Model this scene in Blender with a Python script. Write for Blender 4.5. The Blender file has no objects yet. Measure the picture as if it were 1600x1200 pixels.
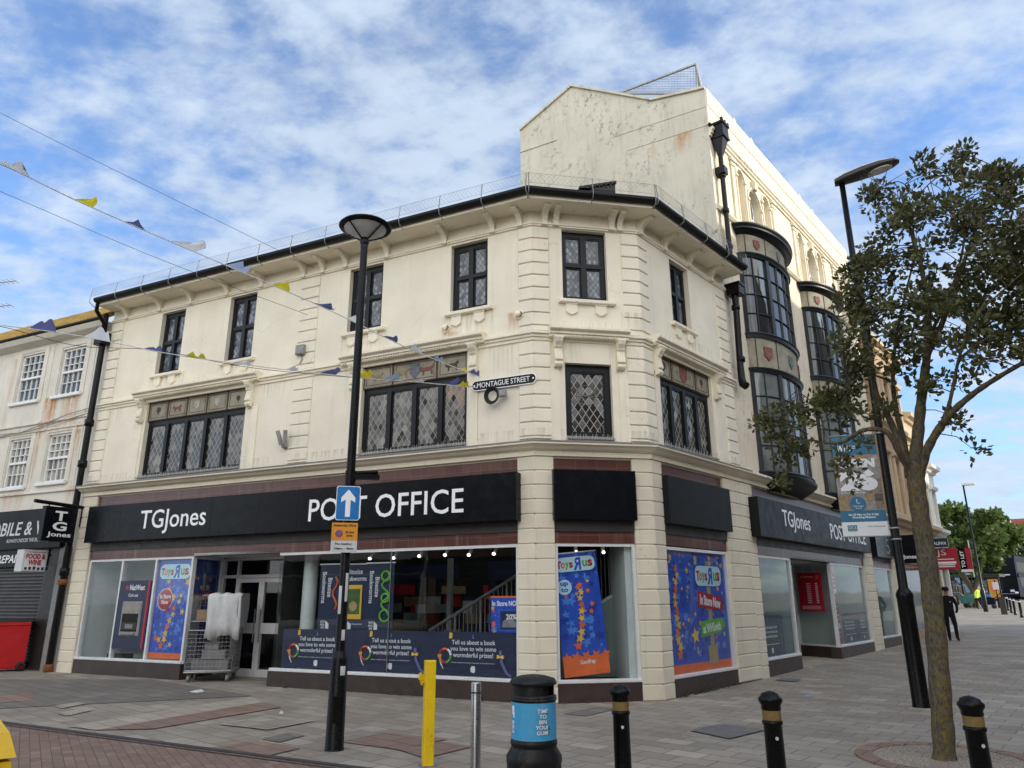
import bpy, math, random
from mathutils import Vector, Matrix
R = math.radians
random.seed(7)
sc = bpy.context.scene
COL = sc.collection

# ------------------------------------------------------------------ camera
HC = 1.65
FPX, PITCH, ROLL = 1128.48, R(16.535), R(-0.239)
cam_d = bpy.data.cameras.new('camera'); cam = bpy.data.objects.new('camera', cam_d); COL.objects.link(cam)
cam_d.sensor_fit = 'HORIZONTAL'; cam_d.sensor_width = 36.0; cam_d.lens = FPX/1600*36
cam_d.clip_start = 0.1; cam_d.clip_end = 2000
cam.matrix_world = Matrix.Translation((0, 0, HC)) @ Matrix.Rotation(R(90)+PITCH, 4, 'X') @ Matrix.Rotation(ROLL, 4, 'Z')
sc.camera = cam
# ------------------------------------------------------------------ light
SUN_AZ, SUN_EL = R(98), R(18)
w = bpy.data.worlds.new('World'); sc.world = w; w.use_nodes = True
nt = w.node_tree; nt.nodes.clear()
def wn(t, **k):
    n = nt.nodes.new(t)
    for a, b in k.items(): setattr(n, a, b)
    return n
def wm(op, a, b=None, c=None, clamp=False):
    n = wn('ShaderNodeMath', operation=op, use_clamp=clamp)
    for i, s in enumerate((a, b, c)):
        if s is None: continue
        if isinstance(s, (int, float)): n.inputs[i].default_value = s
        else: nt.links.new(s, n.inputs[i])
    return n.outputs[0]
out = wn('ShaderNodeOutputWorld'); bg = wn('ShaderNodeBackground'); bg.inputs['Strength'].default_value = 0.1
sky = wn('ShaderNodeTexSky', sky_type='NISHITA', sun_disc=False, sun_elevation=SUN_EL, sun_rotation=SUN_AZ)
tc = wn('ShaderNodeTexCoord'); sep = wn('ShaderNodeSeparateXYZ'); nt.links.new(tc.outputs['Generated'], sep.inputs[0])
dz = wm('MAXIMUM', sep.outputs[2], 0.0)
zz = wm('ADD', dz, 0.22)
cx = wm('DIVIDE', sep.outputs[0], zz); cy = wm('DIVIDE', sep.outputs[1], zz)
cmb = wn('ShaderNodeCombineXYZ'); nt.links.new(cx, cmb.inputs[0]); nt.links.new(cy, cmb.inputs[1])
def wnoise(scale, detail, rough, off, stretch=(1, 1, 1), rot=0.0, dist=0.0):
    mp = wn('ShaderNodeMapping'); nt.links.new(cmb.outputs[0], mp.inputs[0])
    mp.inputs['Location'].default_value = off; mp.inputs['Scale'].default_value = stretch; mp.inputs['Rotation'].default_value = (0, 0, rot)
    n = wn('ShaderNodeTexNoise'); nt.links.new(mp.outputs[0], n.inputs['Vector'])
    n.inputs['Scale'].default_value = scale; n.inputs['Detail'].default_value = detail; n.inputs['Roughness'].default_value = rough
    n.inputs['Distortion'].default_value = dist
    return n.outputs['Fac']
n1 = wnoise(1.5, 4, 0.5, (3.1, 1.7, 0), (1, 1.3, 1), 0.5, 0.1)
n2 = wnoise(5.2, 6, 0.58, (9.3, 2.2, 0), (1, 1.35, 1), 0.9, 0.15)
n3 = wnoise(13.0, 5, 0.6, (1.3, 7.2, 0), (1, 1.3, 1), 0.7, 0.1)
cl = wm('ADD', wm('ADD', wm('MULTIPLY', n1, 0.36), wm('MULTIPLY', n2, 0.40)), wm('MULTIPLY', n3, 0.24))
low = wm('MULTIPLY', wm('SUBTRACT', 0.62, dz), 0.10)
cl = wm('ADD', cl, low)
mr = wn('ShaderNodeMapRange', interpolation_type='SMOOTHSTEP'); nt.links.new(cl, mr.inputs[0])
mr.inputs[1].default_value = 0.40; mr.inputs[2].default_value = 0.585
cov = wm('ADD', wm('MULTIPLY', mr.outputs[0], 0.80), 0.12)
# cloud brightness: boosted in the unseen sky behind the viewer to light the facades
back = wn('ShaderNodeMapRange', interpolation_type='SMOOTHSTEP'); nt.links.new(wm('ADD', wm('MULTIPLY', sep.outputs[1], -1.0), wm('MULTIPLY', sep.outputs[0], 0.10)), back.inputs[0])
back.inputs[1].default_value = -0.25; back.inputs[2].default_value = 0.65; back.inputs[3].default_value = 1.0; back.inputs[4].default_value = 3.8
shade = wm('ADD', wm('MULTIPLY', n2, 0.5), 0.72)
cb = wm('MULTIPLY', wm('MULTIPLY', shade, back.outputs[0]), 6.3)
ccol = wn('ShaderNodeMix', data_type='RGBA', blend_type='MULTIPLY'); ccol.inputs[0].default_value = 1.0
warm = wn('ShaderNodeMix', data_type='RGBA'); warm.inputs[6].default_value = (0.77, 0.91, 1.10, 1); warm.inputs[7].default_value = (1.03, 1.0, 0.95, 1)
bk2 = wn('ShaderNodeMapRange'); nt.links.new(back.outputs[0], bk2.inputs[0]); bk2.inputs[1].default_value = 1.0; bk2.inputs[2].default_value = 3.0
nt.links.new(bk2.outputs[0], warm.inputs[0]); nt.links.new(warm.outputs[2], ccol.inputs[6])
cc3 = wn('ShaderNodeCombineXYZ')
for i in range(3): nt.links.new(cb, cc3.inputs[i])
nt.links.new(cc3.outputs[0], ccol.inputs[7])
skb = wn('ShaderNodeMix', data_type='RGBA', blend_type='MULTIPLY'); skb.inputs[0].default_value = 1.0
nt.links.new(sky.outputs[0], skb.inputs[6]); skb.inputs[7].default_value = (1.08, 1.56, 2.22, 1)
mix = wn('ShaderNodeMix', data_type='RGBA')
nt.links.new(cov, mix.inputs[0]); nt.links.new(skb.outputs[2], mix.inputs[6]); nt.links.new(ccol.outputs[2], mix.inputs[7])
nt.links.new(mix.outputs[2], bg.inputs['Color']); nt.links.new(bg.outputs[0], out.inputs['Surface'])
sd = bpy.data.lights.new('sun', 'SUN'); sd.energy = 3.0; sd.angle = R(0.5); sd.color = (1.0, 0.93, 0.80)
so = bpy.data.objects.new('sun', sd); COL.objects.link(so)
svec = Vector((math.sin(SUN_AZ)*math.cos(SUN_EL), math.cos(SUN_AZ)*math.cos(SUN_EL), math.sin(SUN_EL)))
so.rotation_euler = svec.to_track_quat('Z', 'Y').to_euler(); so.location = svec*60
sc.view_settings.view_transform = 'Standard'; sc.view_settings.look = 'None'; sc.view_settings.gamma = 1; sc.view_settings.exposure = 0.44
sc.cycles.use_denoising = True; sc.cycles.use_adaptive_sampling = False
sc.cycles.max_bounces = 8; sc.cycles.transparent_max_bounces = 24
sc.cycles.caustics_reflective = False; sc.cycles.caustics_refractive = False

# ------------------------------------------------------------------ measuring helpers
def ray(x, y):
    c, s = math.cos(ROLL), math.sin(ROLL); a, b = x-800, y-600
    u = c*a+s*b; v = -s*a+c*b; cp, sp = math.cos(PITCH), math.sin(PITCH)
    return Vector((u, FPX*cp+v*sp, FPX*sp-v*cp))/FPX
class Frame:
    def __init__(s, o, d):
        s.o = Vector((o[0], o[1], 0)); s.d = Vector((d[0], d[1], 0)).normalized(); s.n = Vector((-s.d.y, s.d.x, 0))
        s.ang = math.atan2(s.d.y, s.d.x)
    def P(s, x, y, w=0):                      # sight line onto the vertical plane w metres proud of the facade -> (u, z)
        r = ray(x, y); q = s.o - s.n*w; t = q.dot(s.n)/r.dot(s.n); X = r*t
        return (X-s.o).dot(s.d), X.z+HC
    def W(s, u, y, z): return s.o + s.d*u + s.n*y + Vector((0, 0, z))
PA, PB, PC, PD = (-10.553, 17.869), (0.395, 12.711), (2.504, 13.081), (5.071, 15.936)
AZ = R(39.894); SD = (math.sin(AZ), math.cos(AZ))
def sub(a, b): return (a[0]-b[0], a[1]-b[1])
FL = Frame(PA, sub(PB, PA)); FM = Frame(PB, sub(PC, PB)); FN = Frame(PC, sub(PD, PC)); FS = Frame(PD, SD); FG = Frame(PD, (SD[1], -SD[0]))
LL, LM, LN = 12.103, 2.141, 3.840
def gz(x, y):
    t = (x-PD[0])*SD[0] + (y-PD[1])*SD[1] + 3.8
    q = min(t, 112.0); z = 0.0105*(q+math.sqrt(q*q+6.0))/2 - 0.010
    e = q-60.0; z += 0.024*(e+math.sqrt(e*e+60.0))/2
    u = -((x-PB[0])*0.9045 + (y-PB[1])*(-0.4266)); u = min(u, 40)
    return z + 0.006*(u+math.sqrt(u*u+4.0))/2 - 0.004
def on_ground(x, y):
    r = ray(x, y); lo, t = 0.0, 0.5
    while t < 400 and HC+r.z*t > gz(r.x*t, r.y*t): lo = t; t += 0.5
    hi = t
    for _ in range(30):
        m = (lo+hi)/2
        if HC+r.z*m > gz(r.x*m, r.y*m): lo = m
        else: hi = m
    p = r*lo; return Vector((p.x, p.y, gz(p.x, p.y)))
def at(x, y, dist):                            # point on the sight line at a horizontal distance
    r = ray(x, y); t = dist/math.hypot(r.x, r.y); p = r*t; return Vector((p.x, p.y, p.z+HC))

# ------------------------------------------------------------------ materials
class NT:
    def __init__(s, name):
        s.m = bpy.data.materials.new(name); s.m.use_nodes = True; s.t = s.m.node_tree; s.t.nodes.clear()
        s.out = s.n('ShaderNodeOutputMaterial')
    def n(s, t, **k):
        n = s.t.nodes.new(t)
        for a, b in k.items(): setattr(n, a, b)
        return n
    def l(s, a, b): s.t.links.new(a, b)
    def set(s, sock, v):
        if isinstance(v, (int, float, tuple, list)): sock.default_value = v
        else: s.l(v, sock)
    def math(s, op, a, b=None, c=None, clamp=False):
        n = s.n('ShaderNodeMath', operation=op, use_clamp=clamp)
        for i, x in enumerate((a, b, c)):
            if x is not None: s.set(n.inputs[i], x)
        return n.outputs[0]
    def mix(s, f, a, b, mode='MIX'):
        n = s.n('ShaderNodeMix', data_type='RGBA', blend_type=mode)
        s.set(n.inputs[0], f); s.set(n.inputs[6], a); s.set(n.inputs[7], b); return n.outputs[2]
    def rng(s, v, a, b, c=0.0, d=1.0, smooth=True):
        n = s.n('ShaderNodeMapRange', interpolation_type='SMOOTHSTEP' if smooth else 'LINEAR')
        s.set(n.inputs[0], v)
        for i, x in enumerate((a, b, c, d)): n.inputs[i+1].default_value = x
        return n.outputs[0]
    def noise(s, vec, scale, detail=4, rough=0.55, stretch=None, off=None, dist=0):
        if stretch or off:
            mp = s.n('ShaderNodeMapping'); s.l(vec, mp.inputs[0]); vec = mp.outputs[0]
            if stretch: mp.inputs['Scale'].default_value = stretch
            if off: mp.inputs['Location'].default_value = off
        n = s.n('ShaderNodeTexNoise'); s.l(vec, n.inputs['Vector'])
        n.inputs['Scale'].default_value = scale; n.inputs['Detail'].default_value = detail; n.inputs['Roughness'].default_value = rough; n.inputs['Distortion'].default_value = dist
        return n.outputs['Fac']
    def bump(s, h, strength, dist=0.01):
        n = s.n('ShaderNodeBump'); s.l(h, n.inputs['Height']); n.inputs['Strength'].default_value = strength; n.inputs['Distance'].default_value = dist; return n.outputs[0]
    def bsdf(s, col, rough=0.7, spec=0.5, metal=0.0, normal=None, coat=0.0, alpha=None):
        b = s.n('ShaderNodeBsdfPrincipled'); s.set(b.inputs['Base Color'], col); s.set(b.inputs['Roughness'], rough)
        s.set(b.inputs['Specular IOR Level'], spec); s.set(b.inputs['Metallic'], metal); s.set(b.inputs['Coat Weight'], coat)
        if normal is not None: s.l(normal, b.inputs['Normal'])
        s.l(b.outputs[0], s.out.inputs[0]); return b
    def obj(s): return s.n('ShaderNodeTexCoord').outputs['Object']
    def uv(s): return s.n('ShaderNodeTexCoord').outputs['UV']
def c4(c): return (c[0], c[1], c[2], 1.0)
def sc3(c, k): return (c[0]*k, c[1]*k, c[2]*k, 1.0)
def pm(name, col, rough=0.6, var=0.15, scale=6.0, bump=0.0, bscale=60, spec=0.5, metal=0.0, coat=0.0, rvar=0.1, wear=None):
    t = NT(name); o = t.obj(); f = t.noise(o, scale, 5, 0.6)
    f2 = t.noise(o, scale*7, 3, 0.6)
    ff = t.math('ADD', t.math('MULTIPLY', f, 0.7), t.math('MULTIPLY', f2, 0.3))
    col_ = t.mix(t.rng(ff, 0.3, 0.7), sc3(col, 1-var), sc3(col, 1+var))
    if wear:
        wc, wk = wear; w1 = t.noise(o, 9, 6, 0.75, stretch=(1, 1, .45), off=(3, 1, 2)); w2 = t.noise(o, 34, 4, 0.7)
        col_ = t.mix(t.math('MULTIPLY', t.rng(t.math('ADD', t.math('MULTIPLY', w1, .6), t.math('MULTIPLY', w2, .4)), .53, .62), wk), col_, c4(wc))
    rr = t.rng(f2, 0.3, 0.7, max(0.02, rough-rvar), min(1, rough+rvar))
    nb = t.bump(t.noise(o, bscale, 4, 0.6), bump, 0.01) if bump else None
    t.bsdf(col_, rr, spec, metal, nb, coat); return t.m
def stucco(name, col, dirt=0.35, moss=0.0, rust=(), drips=(), dcol=(0.30, 0.27, 0.20), seed=0.0):
    t = NT(name); o = t.obj(); uv = t.uv()
    big = t.noise(o, 0.9, 6, 0.6, off=(seed, 0, 0)); fine = t.noise(o, 14, 5, 0.65); streak = t.noise(o, 2.2, 5, 0.6, stretch=(3.4, 3.4, 0.22), off=(seed, 3, 0))
    c = t.mix(t.rng(big, 0.32, 0.68), sc3(col, 0.93), sc3(col, 1.05))
    c = t.mix(t.math('MULTIPLY', t.rng(streak, 0.52, 0.8), dirt), c, c4(dcol))
    c = t.mix(t.math('MULTIPLY', t.rng(fine, 0.56, 0.8), 0.16), c, sc3(col, 0.72))
    vo = t.n('ShaderNodeTexVoronoi', feature='DISTANCE_TO_EDGE'); wob = t.noise(o, 2.5, 3, 0.5)
    mp = t.n('ShaderNodeVectorMath', operation='ADD'); t.l(o, mp.inputs[0])
    cw = t.n('ShaderNodeCombineXYZ'); t.l(wob, cw.inputs[0]); t.l(wob, cw.inputs[2]); t.l(cw.outputs[0], mp.inputs[1]); t.l(mp.outputs[0], vo.inputs['Vector'])
    vo.inputs['Scale'].default_value = 0.42
    crack = t.math('MULTIPLY', t.math('LESS_THAN', vo.outputs['Distance'], 0.0028), t.math('GREATER_THAN', t.noise(o, 1.1, 2), 0.55))
    c = t.mix(t.math('MULTIPLY', crack, 0.20), c, c4((0.2, 0.17, 0.12)))
    if moss:
        m1 = t.noise(o, 0.75, 4, 0.6, off=(5.2+seed, 0, 1)); m2 = t.noise(o, 7.0, 7, 0.75, stretch=(1, 1, 0.7)); m3 = t.noise(o, 1.6, 6, 0.7, stretch=(2.2, 2.2, 0.35), off=(2, 2, 2))
        mk = t.math('MULTIPLY', t.rng(m1, 0.42, 0.66), t.rng(m2, 0.50, 0.66)); mk2 = t.math('MULTIPLY', t.rng(m3, 0.5, 0.75), 0.5)
        c = t.mix(t.math('MULTIPLY', mk2, moss), c, c4((0.33, 0.31, 0.22)))
        c = t.mix(t.math('MULTIPLY', mk, moss), c, c4((0.10, 0.10, 0.075)))
    if rust:
        s = t.n('ShaderNodeSeparateXYZ'); t.l(uv, s.inputs[0]); U, Z = s.outputs[0], s.outputs[1]
        rn = t.noise(uv, 3.2, 5, 0.7, stretch=(2.6, 0.35, 1)); rn2 = t.noise(uv, 9, 5, 0.7)
        tot = None
        for (u0, u1, z0, z1, k) in rust:
            mu = t.math('MULTIPLY', t.rng(U, u0-0.12, u0+0.06), t.rng(U, u1-0.06, u1+0.12, 1, 0))
            mz = t.math('MULTIPLY', t.rng(Z, z0-0.1, z1, 0, 1, False), t.rng(Z, z1-0.02, z1+0.03, 1, 0))
            q = t.math('MULTIPLY', t.math('MULTIPLY', mu, mz), k)
            tot = q if tot is None else t.math('MAXIMUM', tot, q)
        mk = t.math('MULTIPLY', tot, t.rng(t.math('ADD', t.math('MULTIPLY', rn, 0.7), t.math('MULTIPLY', rn2, 0.3)), 0.36, 0.62))
        c = t.mix(mk, c, t.mix(rn2, c4((0.36, 0.11, 0.025)), c4((0.52, 0.27, 0.07))))
    if drips:
        s = t.n('ShaderNodeSeparateXYZ'); t.l(uv, s.inputs[0]); U, Z = s.outputs[0], s.outputs[1]
        rn = t.noise(uv, 4.2, 5, 0.7, stretch=(3.2, 0.16, 1), off=(3, 1, 0)); tot = None
        for (u0, u1, z0, z1, k) in drips:
            q = t.math('MULTIPLY', t.math('MULTIPLY', t.math('MULTIPLY', t.rng(U, u0-0.08, u0+0.08), t.rng(U, u1-0.08, u1+0.08, 1, 0)), t.math('MULTIPLY', t.rng(Z, z0, z1, 0, 1, False), t.math('LESS_THAN', Z, z1))), k)
            tot = q if tot is None else t.math('MAXIMUM', tot, q)
        c = t.mix(t.math('MULTIPLY', tot, t.rng(rn, 0.44, 0.66)), c, c4((0.33, 0.27, 0.18)))
    h = t.math('ADD', t.math('MULTIPLY', big, 1.2), t.math('MULTIPLY', t.noise(o, 38, 5, 0.6), 0.35))
    t.bsdf(c, 0.75, 0.25, 0, t.bump(h, 0.35, 0.02)); return t.m
CREAM = (0.80, 0.745, 0.605)
M = {}
M['cream'] = stucco('cream_stucco', CREAM, 0.14, rust=((11.62, 11.80, 6.55, 6.9, 0.9), (10.2, 10.45, 6.5, 6.72, .7)), drips=((1.75, 2.95, 6.46, 6.95, .6), (4.1, 5.2, 6.46, 6.95, .6), (7.6, 8.8, 6.5, 7.1, .55), (10.15, 11.3, 6.5, 7.1, .55), (0.3, 0.9, 5.6, 6.27, .4), (5.4, 6.3, 5.7, 6.27, .35), (11.2, 11.8, 5.6, 6.27, .4), (1.4, 1.9, 5.2, 6.3, .4), (5.05, 5.4, 5.2, 6.3, .4), (7.8, 8.2, 5.2, 6.3, .4), (0, 12.2, 4.36, 4.60, .5)))
M['trim'] = stucco('cream_trim', (0.82, 0.76, 0.61), 0.22, seed=4)
M['pilaster'] = stucco('pilaster_stone_paint', (0.72, 0.665, 0.53), 0.30, seed=9)
M['gable'] = stucco('weathered_render', (0.57, 0.54, 0.44), 0.5, 1.0, rust=((-.80, -.50, 12.75, 13.30, 1.0), (-1.55, -1.42, 12.8, 13.2, .5)), dcol=(0.36, 0.34, 0.26))
M['street'] = stucco('street_render', (0.72, 0.65, 0.50), 0.5, 0.5, seed=2)
M['neigh'] = stucco('rust_stained_render', (0.69, 0.66, 0.57), 0.35, 0.2, rust=((-2.35, -1.9, 5.5, 6.93, 1.2), (-1.6, -1.0, 5.9, 6.93, 1.0), (-2.45, -2.3, 4.6, 6.3, 1.1), (-0.84, -0.70, 4.5, 5.9, 1.0), (-4.15, -4.0, 5.2, 8.3, 0.6), (-4.0, -0.2, 6.02, 6.10, .6), (-3.4, -2.6, 4.0, 4.35, 0.6), (-0.8, -0.3, 4.0, 4.4, .8)), seed=7)
M['frame'] = pm('black_window_frame', (0.008, 0.009, 0.011), 0.42, 0.3, 9, 0.1, 40, spec=0.25)
M['bayframe'] = pm('slate_grey_frame', (0.022, 0.027, 0.032), 0.42, 0.25, 9, 0.1, 40, spec=0.3)
M['black'] = pm('black_iron', (0.004, 0.004, 0.0045), 0.32, 0.3, 12, 0.06, 50, spec=0.20, wear=((0.022, 0.021, 0.020), .6))
M['gutter'] = pm('black_gutter', (0.006, 0.006, 0.006), 0.5, 0.4, 6, 0.15, 30, spec=0.2)
M['gloss'] = pm('black_sign_acrylic', (0.006, 0.007, 0.009), 0.25, 0.06, 0.6, 0, spec=0.13, rvar=0.05)
M['fasciaside'] = pm('dark_soffit_metal', (0.03, 0.026, 0.022), 0.5, 0.25, 2)
M['fasciagrey'] = pm('satin_black_sign_panel', (0.014, 0.014, 0.015), 0.4, 0.08, 0.6, 0, spec=0.12, rvar=0.06)
M['white'] = pm('white_paint', (0.78, 0.78, 0.76), 0.5, 0.06, 5)
M['whitealu'] = pm('white_aluminium', (0.70, 0.71, 0.71), 0.35, 0.08, 5)
M['letter'] = pm('white_sign_letter', (0.86, 0.87, 0.88), 0.4, 0.03, 3)
M['plinth'] = pm('brown_tile_plinth', (0.050, 0.034, 0.030), 0.4, 0.25, 3, 0.05)
M['slate'] = pm('slate_roof', (0.06, 0.06, 0.065), 0.7, 0.3, 5, 0.3, 20)
M['lead'] = pm('grey_lead', (0.22, 0.22, 0.22), 0.6, 0.25, 5, 0.1)
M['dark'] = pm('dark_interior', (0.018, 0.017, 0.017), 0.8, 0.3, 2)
M['inter'] = pm('interior_pale_wall', (0.35, 0.38, 0.38), 0.6, 0.12, 1.5)
M['interw'] = pm('interior_white', (0.62, 0.66, 0.66), 0.5, 0.1, 2)
M['interg'] = pm('interior_green_grey', (0.24, 0.30, 0.30), 0.6, 0.12, 2)
M['steel'] = pm('brushed_steel', (0.45, 0.45, 0.45), 0.32, 0.15, 20, 0.05, 60, metal=1.0)
M['galv'] = pm('galvanised_wire', (0.36, 0.36, 0.36), 0.45, 0.2, 12, metal=0.8)
M['navy'] = pm('navy_print', (0.012, 0.022, 0.062), 0.4, 0.15, 1.5)
M['royal'] = pm('royal_blue_print', (0.024, 0.085, 0.52), 0.4, 0.22, 2.5)
M['blue2'] = pm('mid_blue_print', (0.08, 0.24, 0.74), 0.4, 0.15, 4)
M['blue3'] = pm('dark_blue_print', (0.014, 0.045, 0.32), 0.4, 0.15, 4)
M['skyblue'] = pm('pale_blue_print', (0.52, 0.75, 0.86), 0.4, 0.05, 4)
M['yellow'] = pm('yellow_print', (0.82, 0.50, 0.06), 0.4, 0.12, 6)
M['orange'] = pm('orange_print', (0.78, 0.15, 0.035), 0.4, 0.12, 4)
M['red'] = pm('red_print', (0.42, 0.012, 0.028), 0.4, 0.12, 4)
M['green'] = pm('green_print', (0.12, 0.42, 0.04), 0.4, 0.12, 4)
M['white_p'] = pm('white_print', (0.80, 0.82, 0.83), 0.4, 0.03, 4)
M['tan'] = pm('tan_print', (0.42, 0.30, 0.14), 0.5, 0.2, 6)
M['book'] = pm('book_cover_print', (0.07, 0.13, 0.03), 0.5, 0.3, 8)
M['redplastic'] = pm('red_plastic', (0.50, 0.010, 0.014), 0.42, 0.10, 4, 0.05, wear=((0.30, 0.05, 0.045), .5))
M['yelplastic'] = pm('yellow_plastic', (0.80, 0.50, 0.008), 0.45, 0.08, 4, 0.05)
M['yelsteel'] = pm('yellow_painted_steel', (0.82, 0.56, 0.01), 0.42, 0.10, 5, 0.08, wear=((0.30, 0.19, 0.03), .55))
M['blackplastic'] = pm('black_plastic', (0.009, 0.009, 0.010), 0.45, 0.25, 6, 0.08, spec=0.3, wear=((0.06, 0.058, 0.054), .5))
M['gold'] = pm('gold_band', (0.20, 0.125, 0.036), 0.6, 0.3, 14)
M['cyan'] = pm('cyan_sticker', (0.06, 0.36, 0.62), 0.4, 0.10, 5, wear=((0.22, 0.44, 0.60), .45))
M['signblue'] = pm('sign_blue', (0.012, 0.17, 0.48), 0.35, 0.08, 5)
M['amber'] = pm('sign_amber', (0.66, 0.27, 0.02), 0.45, 0.1, 6)
M['signwhite'] = pm('sign_white', (0.58, 0.59, 0.59), 0.45, 0.1, 6)
M['sheet'] = pm('white_plastic_sheet', (0.56, 0.57, 0.57), 0.5, 0.12, 6, 0.3, 8)
M['card'] = pm('cardboard', (0.30, 0.20, 0.12), 0.8, 0.2, 6)
M['carrier'] = pm('grey_package', (0.26, 0.26, 0.26), 0.6, 0.25, 8)
M['shutter'] = pm('shutter_steel', (0.060, 0.060, 0.062), 0.5, 0.25, 3)
M['skin'] = pm('skin', (0.50, 0.30, 0.21), 0.55, 0.1, 20)
M['cloth'] = pm('black_cloth', (0.008, 0.008, 0.009), 0.9, 0.3, 20, spec=0.2)
M['hivis'] = pm('hivis_cloth', (0.62, 0.85, 0.05), 0.7, 0.12, 10)
M['tealtrolley'] = pm('teal_plastic', (0.03, 0.13, 0.11), 0.5, 0.2, 5)
M['bluegrey'] = pm('blue_grey_flag', (0.115, 0.135, 0.30), 0.8, 0.12, 1.5, spec=0.1)
M['paleflag'] = pm('pale_blue_flag', (0.36, 0.46, 0.66), 0.8, 0.12, 1.5, spec=0.1)
M['whiteflag'] = pm('white_flag', (0.70, 0.72, 0.74), 0.8, 0.12, 1.5, spec=0.1)
M['yelflag'] = pm('yellow_flag', (0.72, 0.60, 0.04), 0.8, 0.12, 1.5, spec=0.1)
M['rope'] = pm('white_tape', (0.72, 0.72, 0.70), 0.8, 0.1, 1.0, spec=0.1)
M['moss'] = pm('mossy_tiles', (0.36, 0.225, 0.045), 0.9, 0.5, 5, 0.6, 20)
M['bustint'] = pm('dark_bus_glass', (0.004, 0.005, 0.006), 0.3, 0.2, 3, spec=0.10)
M['busblue'] = pm('dark_blue_bus_paint', (0.003, 0.006, 0.020), 0.5, 0.1, 3, spec=0.08)
M['buslight'] = pm('light_blue_bus_paint', (0.10, 0.28, 0.50), 0.3, 0.1, 3)
M['redbrick'] = pm('distant_red_brick', (0.24, 0.07, 0.045), 0.85, 0.25, 3)
M['sandstone'] = pm('sandstone', (0.46, 0.31, 0.18), 0.8, 0.25, 2.5, 0.3, 20)
M['buffstone'] = stucco('buff_stone', (0.62, 0.50, 0.34), 0.5, 0.2, seed=12)
M['bright'] = pm('bright_white_render', (0.80, 0.78, 0.72), 0.6, 0.06, 2)
M['wall'] = pm('garden_wall_brick', (0.16, 0.11, 0.08), 0.9, 0.25, 4)
M['terrace'] = pm('terrace_brick', (0.22, 0.13, 0.09), 0.9, 0.2, 2)
M['rubber'] = pm('black_rubber', (0.012, 0.012, 0.012), 0.7, 0.2, 10)
M['silver'] = pm('silver_car_paint', (0.42, 0.43, 0.45), 0.3, 0.06, 3)
M['rust'] = pm('rusty_iron', (0.20, 0.07, 0.02), 0.9, 0.5, 25, 0.4)
M['weed'] = pm('weed_leaf', (0.06, 0.08, 0.02), 0.8, 0.4, 20)

def lamp_mat(name, col, k):
    t = NT(name); e = t.n('ShaderNodeEmission'); e.inputs[0].default_value = c4(col); e.inputs[1].default_value = k; t.l(e.outputs[0], t.out.inputs[0]); return t.m
M['lamp'] = lamp_mat('lit_lamp', (1.0, 0.95, 0.86), 2.5); M['tubelamp'] = lamp_mat('lit_tube', (0.95, 1.0, 1.0), 0.35)
def cloth_mat(name, col):
    t = NT(name); o = t.obj(); c = t.mix(t.noise(o, 5, 3), sc3(col, .9), sc3(col, 1.05)); d = t.n('ShaderNodeBsdfDiffuse'); e = t.n('ShaderNodeBsdfTranslucent'); t.l(c, d.inputs[0]); t.l(c, e.inputs[0])
    m = t.n('ShaderNodeMixShader'); m.inputs[0].default_value = 0.45; t.l(d.outputs[0], m.inputs[1]); t.l(e.outputs[0], m.inputs[2]); t.l(m.outputs[0], t.out.inputs[0]); return t.m
for k_, n_, c_ in (('bluegrey_f', 'slate_blue_cloth', (0.13, 0.15, 0.33)), ('paleflag', 'pale_blue_cloth', (0.40, 0.50, 0.70)), ('whiteflag', 'white_cloth', (0.78, 0.80, 0.82)), ('yelflag', 'yellow_cloth', (0.80, 0.68, 0.05)), ('rope', 'white_tape_cloth', (0.8, 0.8, 0.78))): M[k_] = cloth_mat(n_, c_)
def tile_mat():
    t = NT('oxblood_tiles'); uv = t.uv()
    b = t.n('ShaderNodeTexBrick'); t.l(uv, b.inputs['Vector']); b.offset = 0.0; b.inputs['Scale'].default_value = 1.0
    b.inputs['Brick Width'].default_value = 0.38; b.inputs['Row Height'].default_value = 0.30; b.inputs['Mortar Size'].default_value = 0.004
    b.inputs['Color1'].default_value = (0.085, 0.026, 0.020, 1); b.inputs['Color2'].default_value = (0.125, 0.045, 0.034, 1); b.inputs['Mortar'].default_value = (0.17, 0.11, 0.09, 1)
    st = t.noise(uv, 2.0, 5, 0.6, stretch=(3, 0.25, 1))
    c = t.mix(t.math('MULTIPLY', t.rng(st, 0.52, 0.75), 0.55), b.outputs['Color'], c4((0.26, 0.165, 0.13)))
    t.bsdf(c, 0.3, 0.5); return t.m
M['tile'] = tile_mat()

def glass_mat(name, tint=(0.945, 0.96, 0.96), ior=1.5, boost=1.0, gr=0.015):
    t = NT(name); tr = t.n('ShaderNodeBsdfTransparent'); tr.inputs[0].default_value = c4(tint)
    gl = t.n('ShaderNodeBsdfGlossy'); gl.inputs['Roughness'].default_value = gr; gl.inputs['Color'].default_value = (0.92, 0.97, 1, 1)
    o = t.obj(); nb = t.bump(t.noise(o, 0.9, 2, 0.5), 0.06, 0.05); t.l(nb, gl.inputs['Normal'])
    fr = t.n('ShaderNodeFresnel'); fr.inputs['IOR'].default_value = ior
    mx = t.n('ShaderNodeMixShader'); t.l(t.math('MULTIPLY', t.math('MULTIPLY', fr.outputs[0], boost, clamp=True), t.math('SUBTRACT', 1.0, t.n('ShaderNodeNewGeometry').outputs['Backfacing'])), mx.inputs[0]); t.l(tr.outputs[0], mx.inputs[1]); t.l(gl.outputs[0], mx.inputs[2])
    t.l(mx.outputs[0], t.out.inputs[0]); return t.m
M['glass'] = glass_mat('shop_glass')
M['glass_s'] = glass_mat('side_shop_glass', (0.87, 0.91, 0.90), 1.5, 1.15, 0.05)

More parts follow.
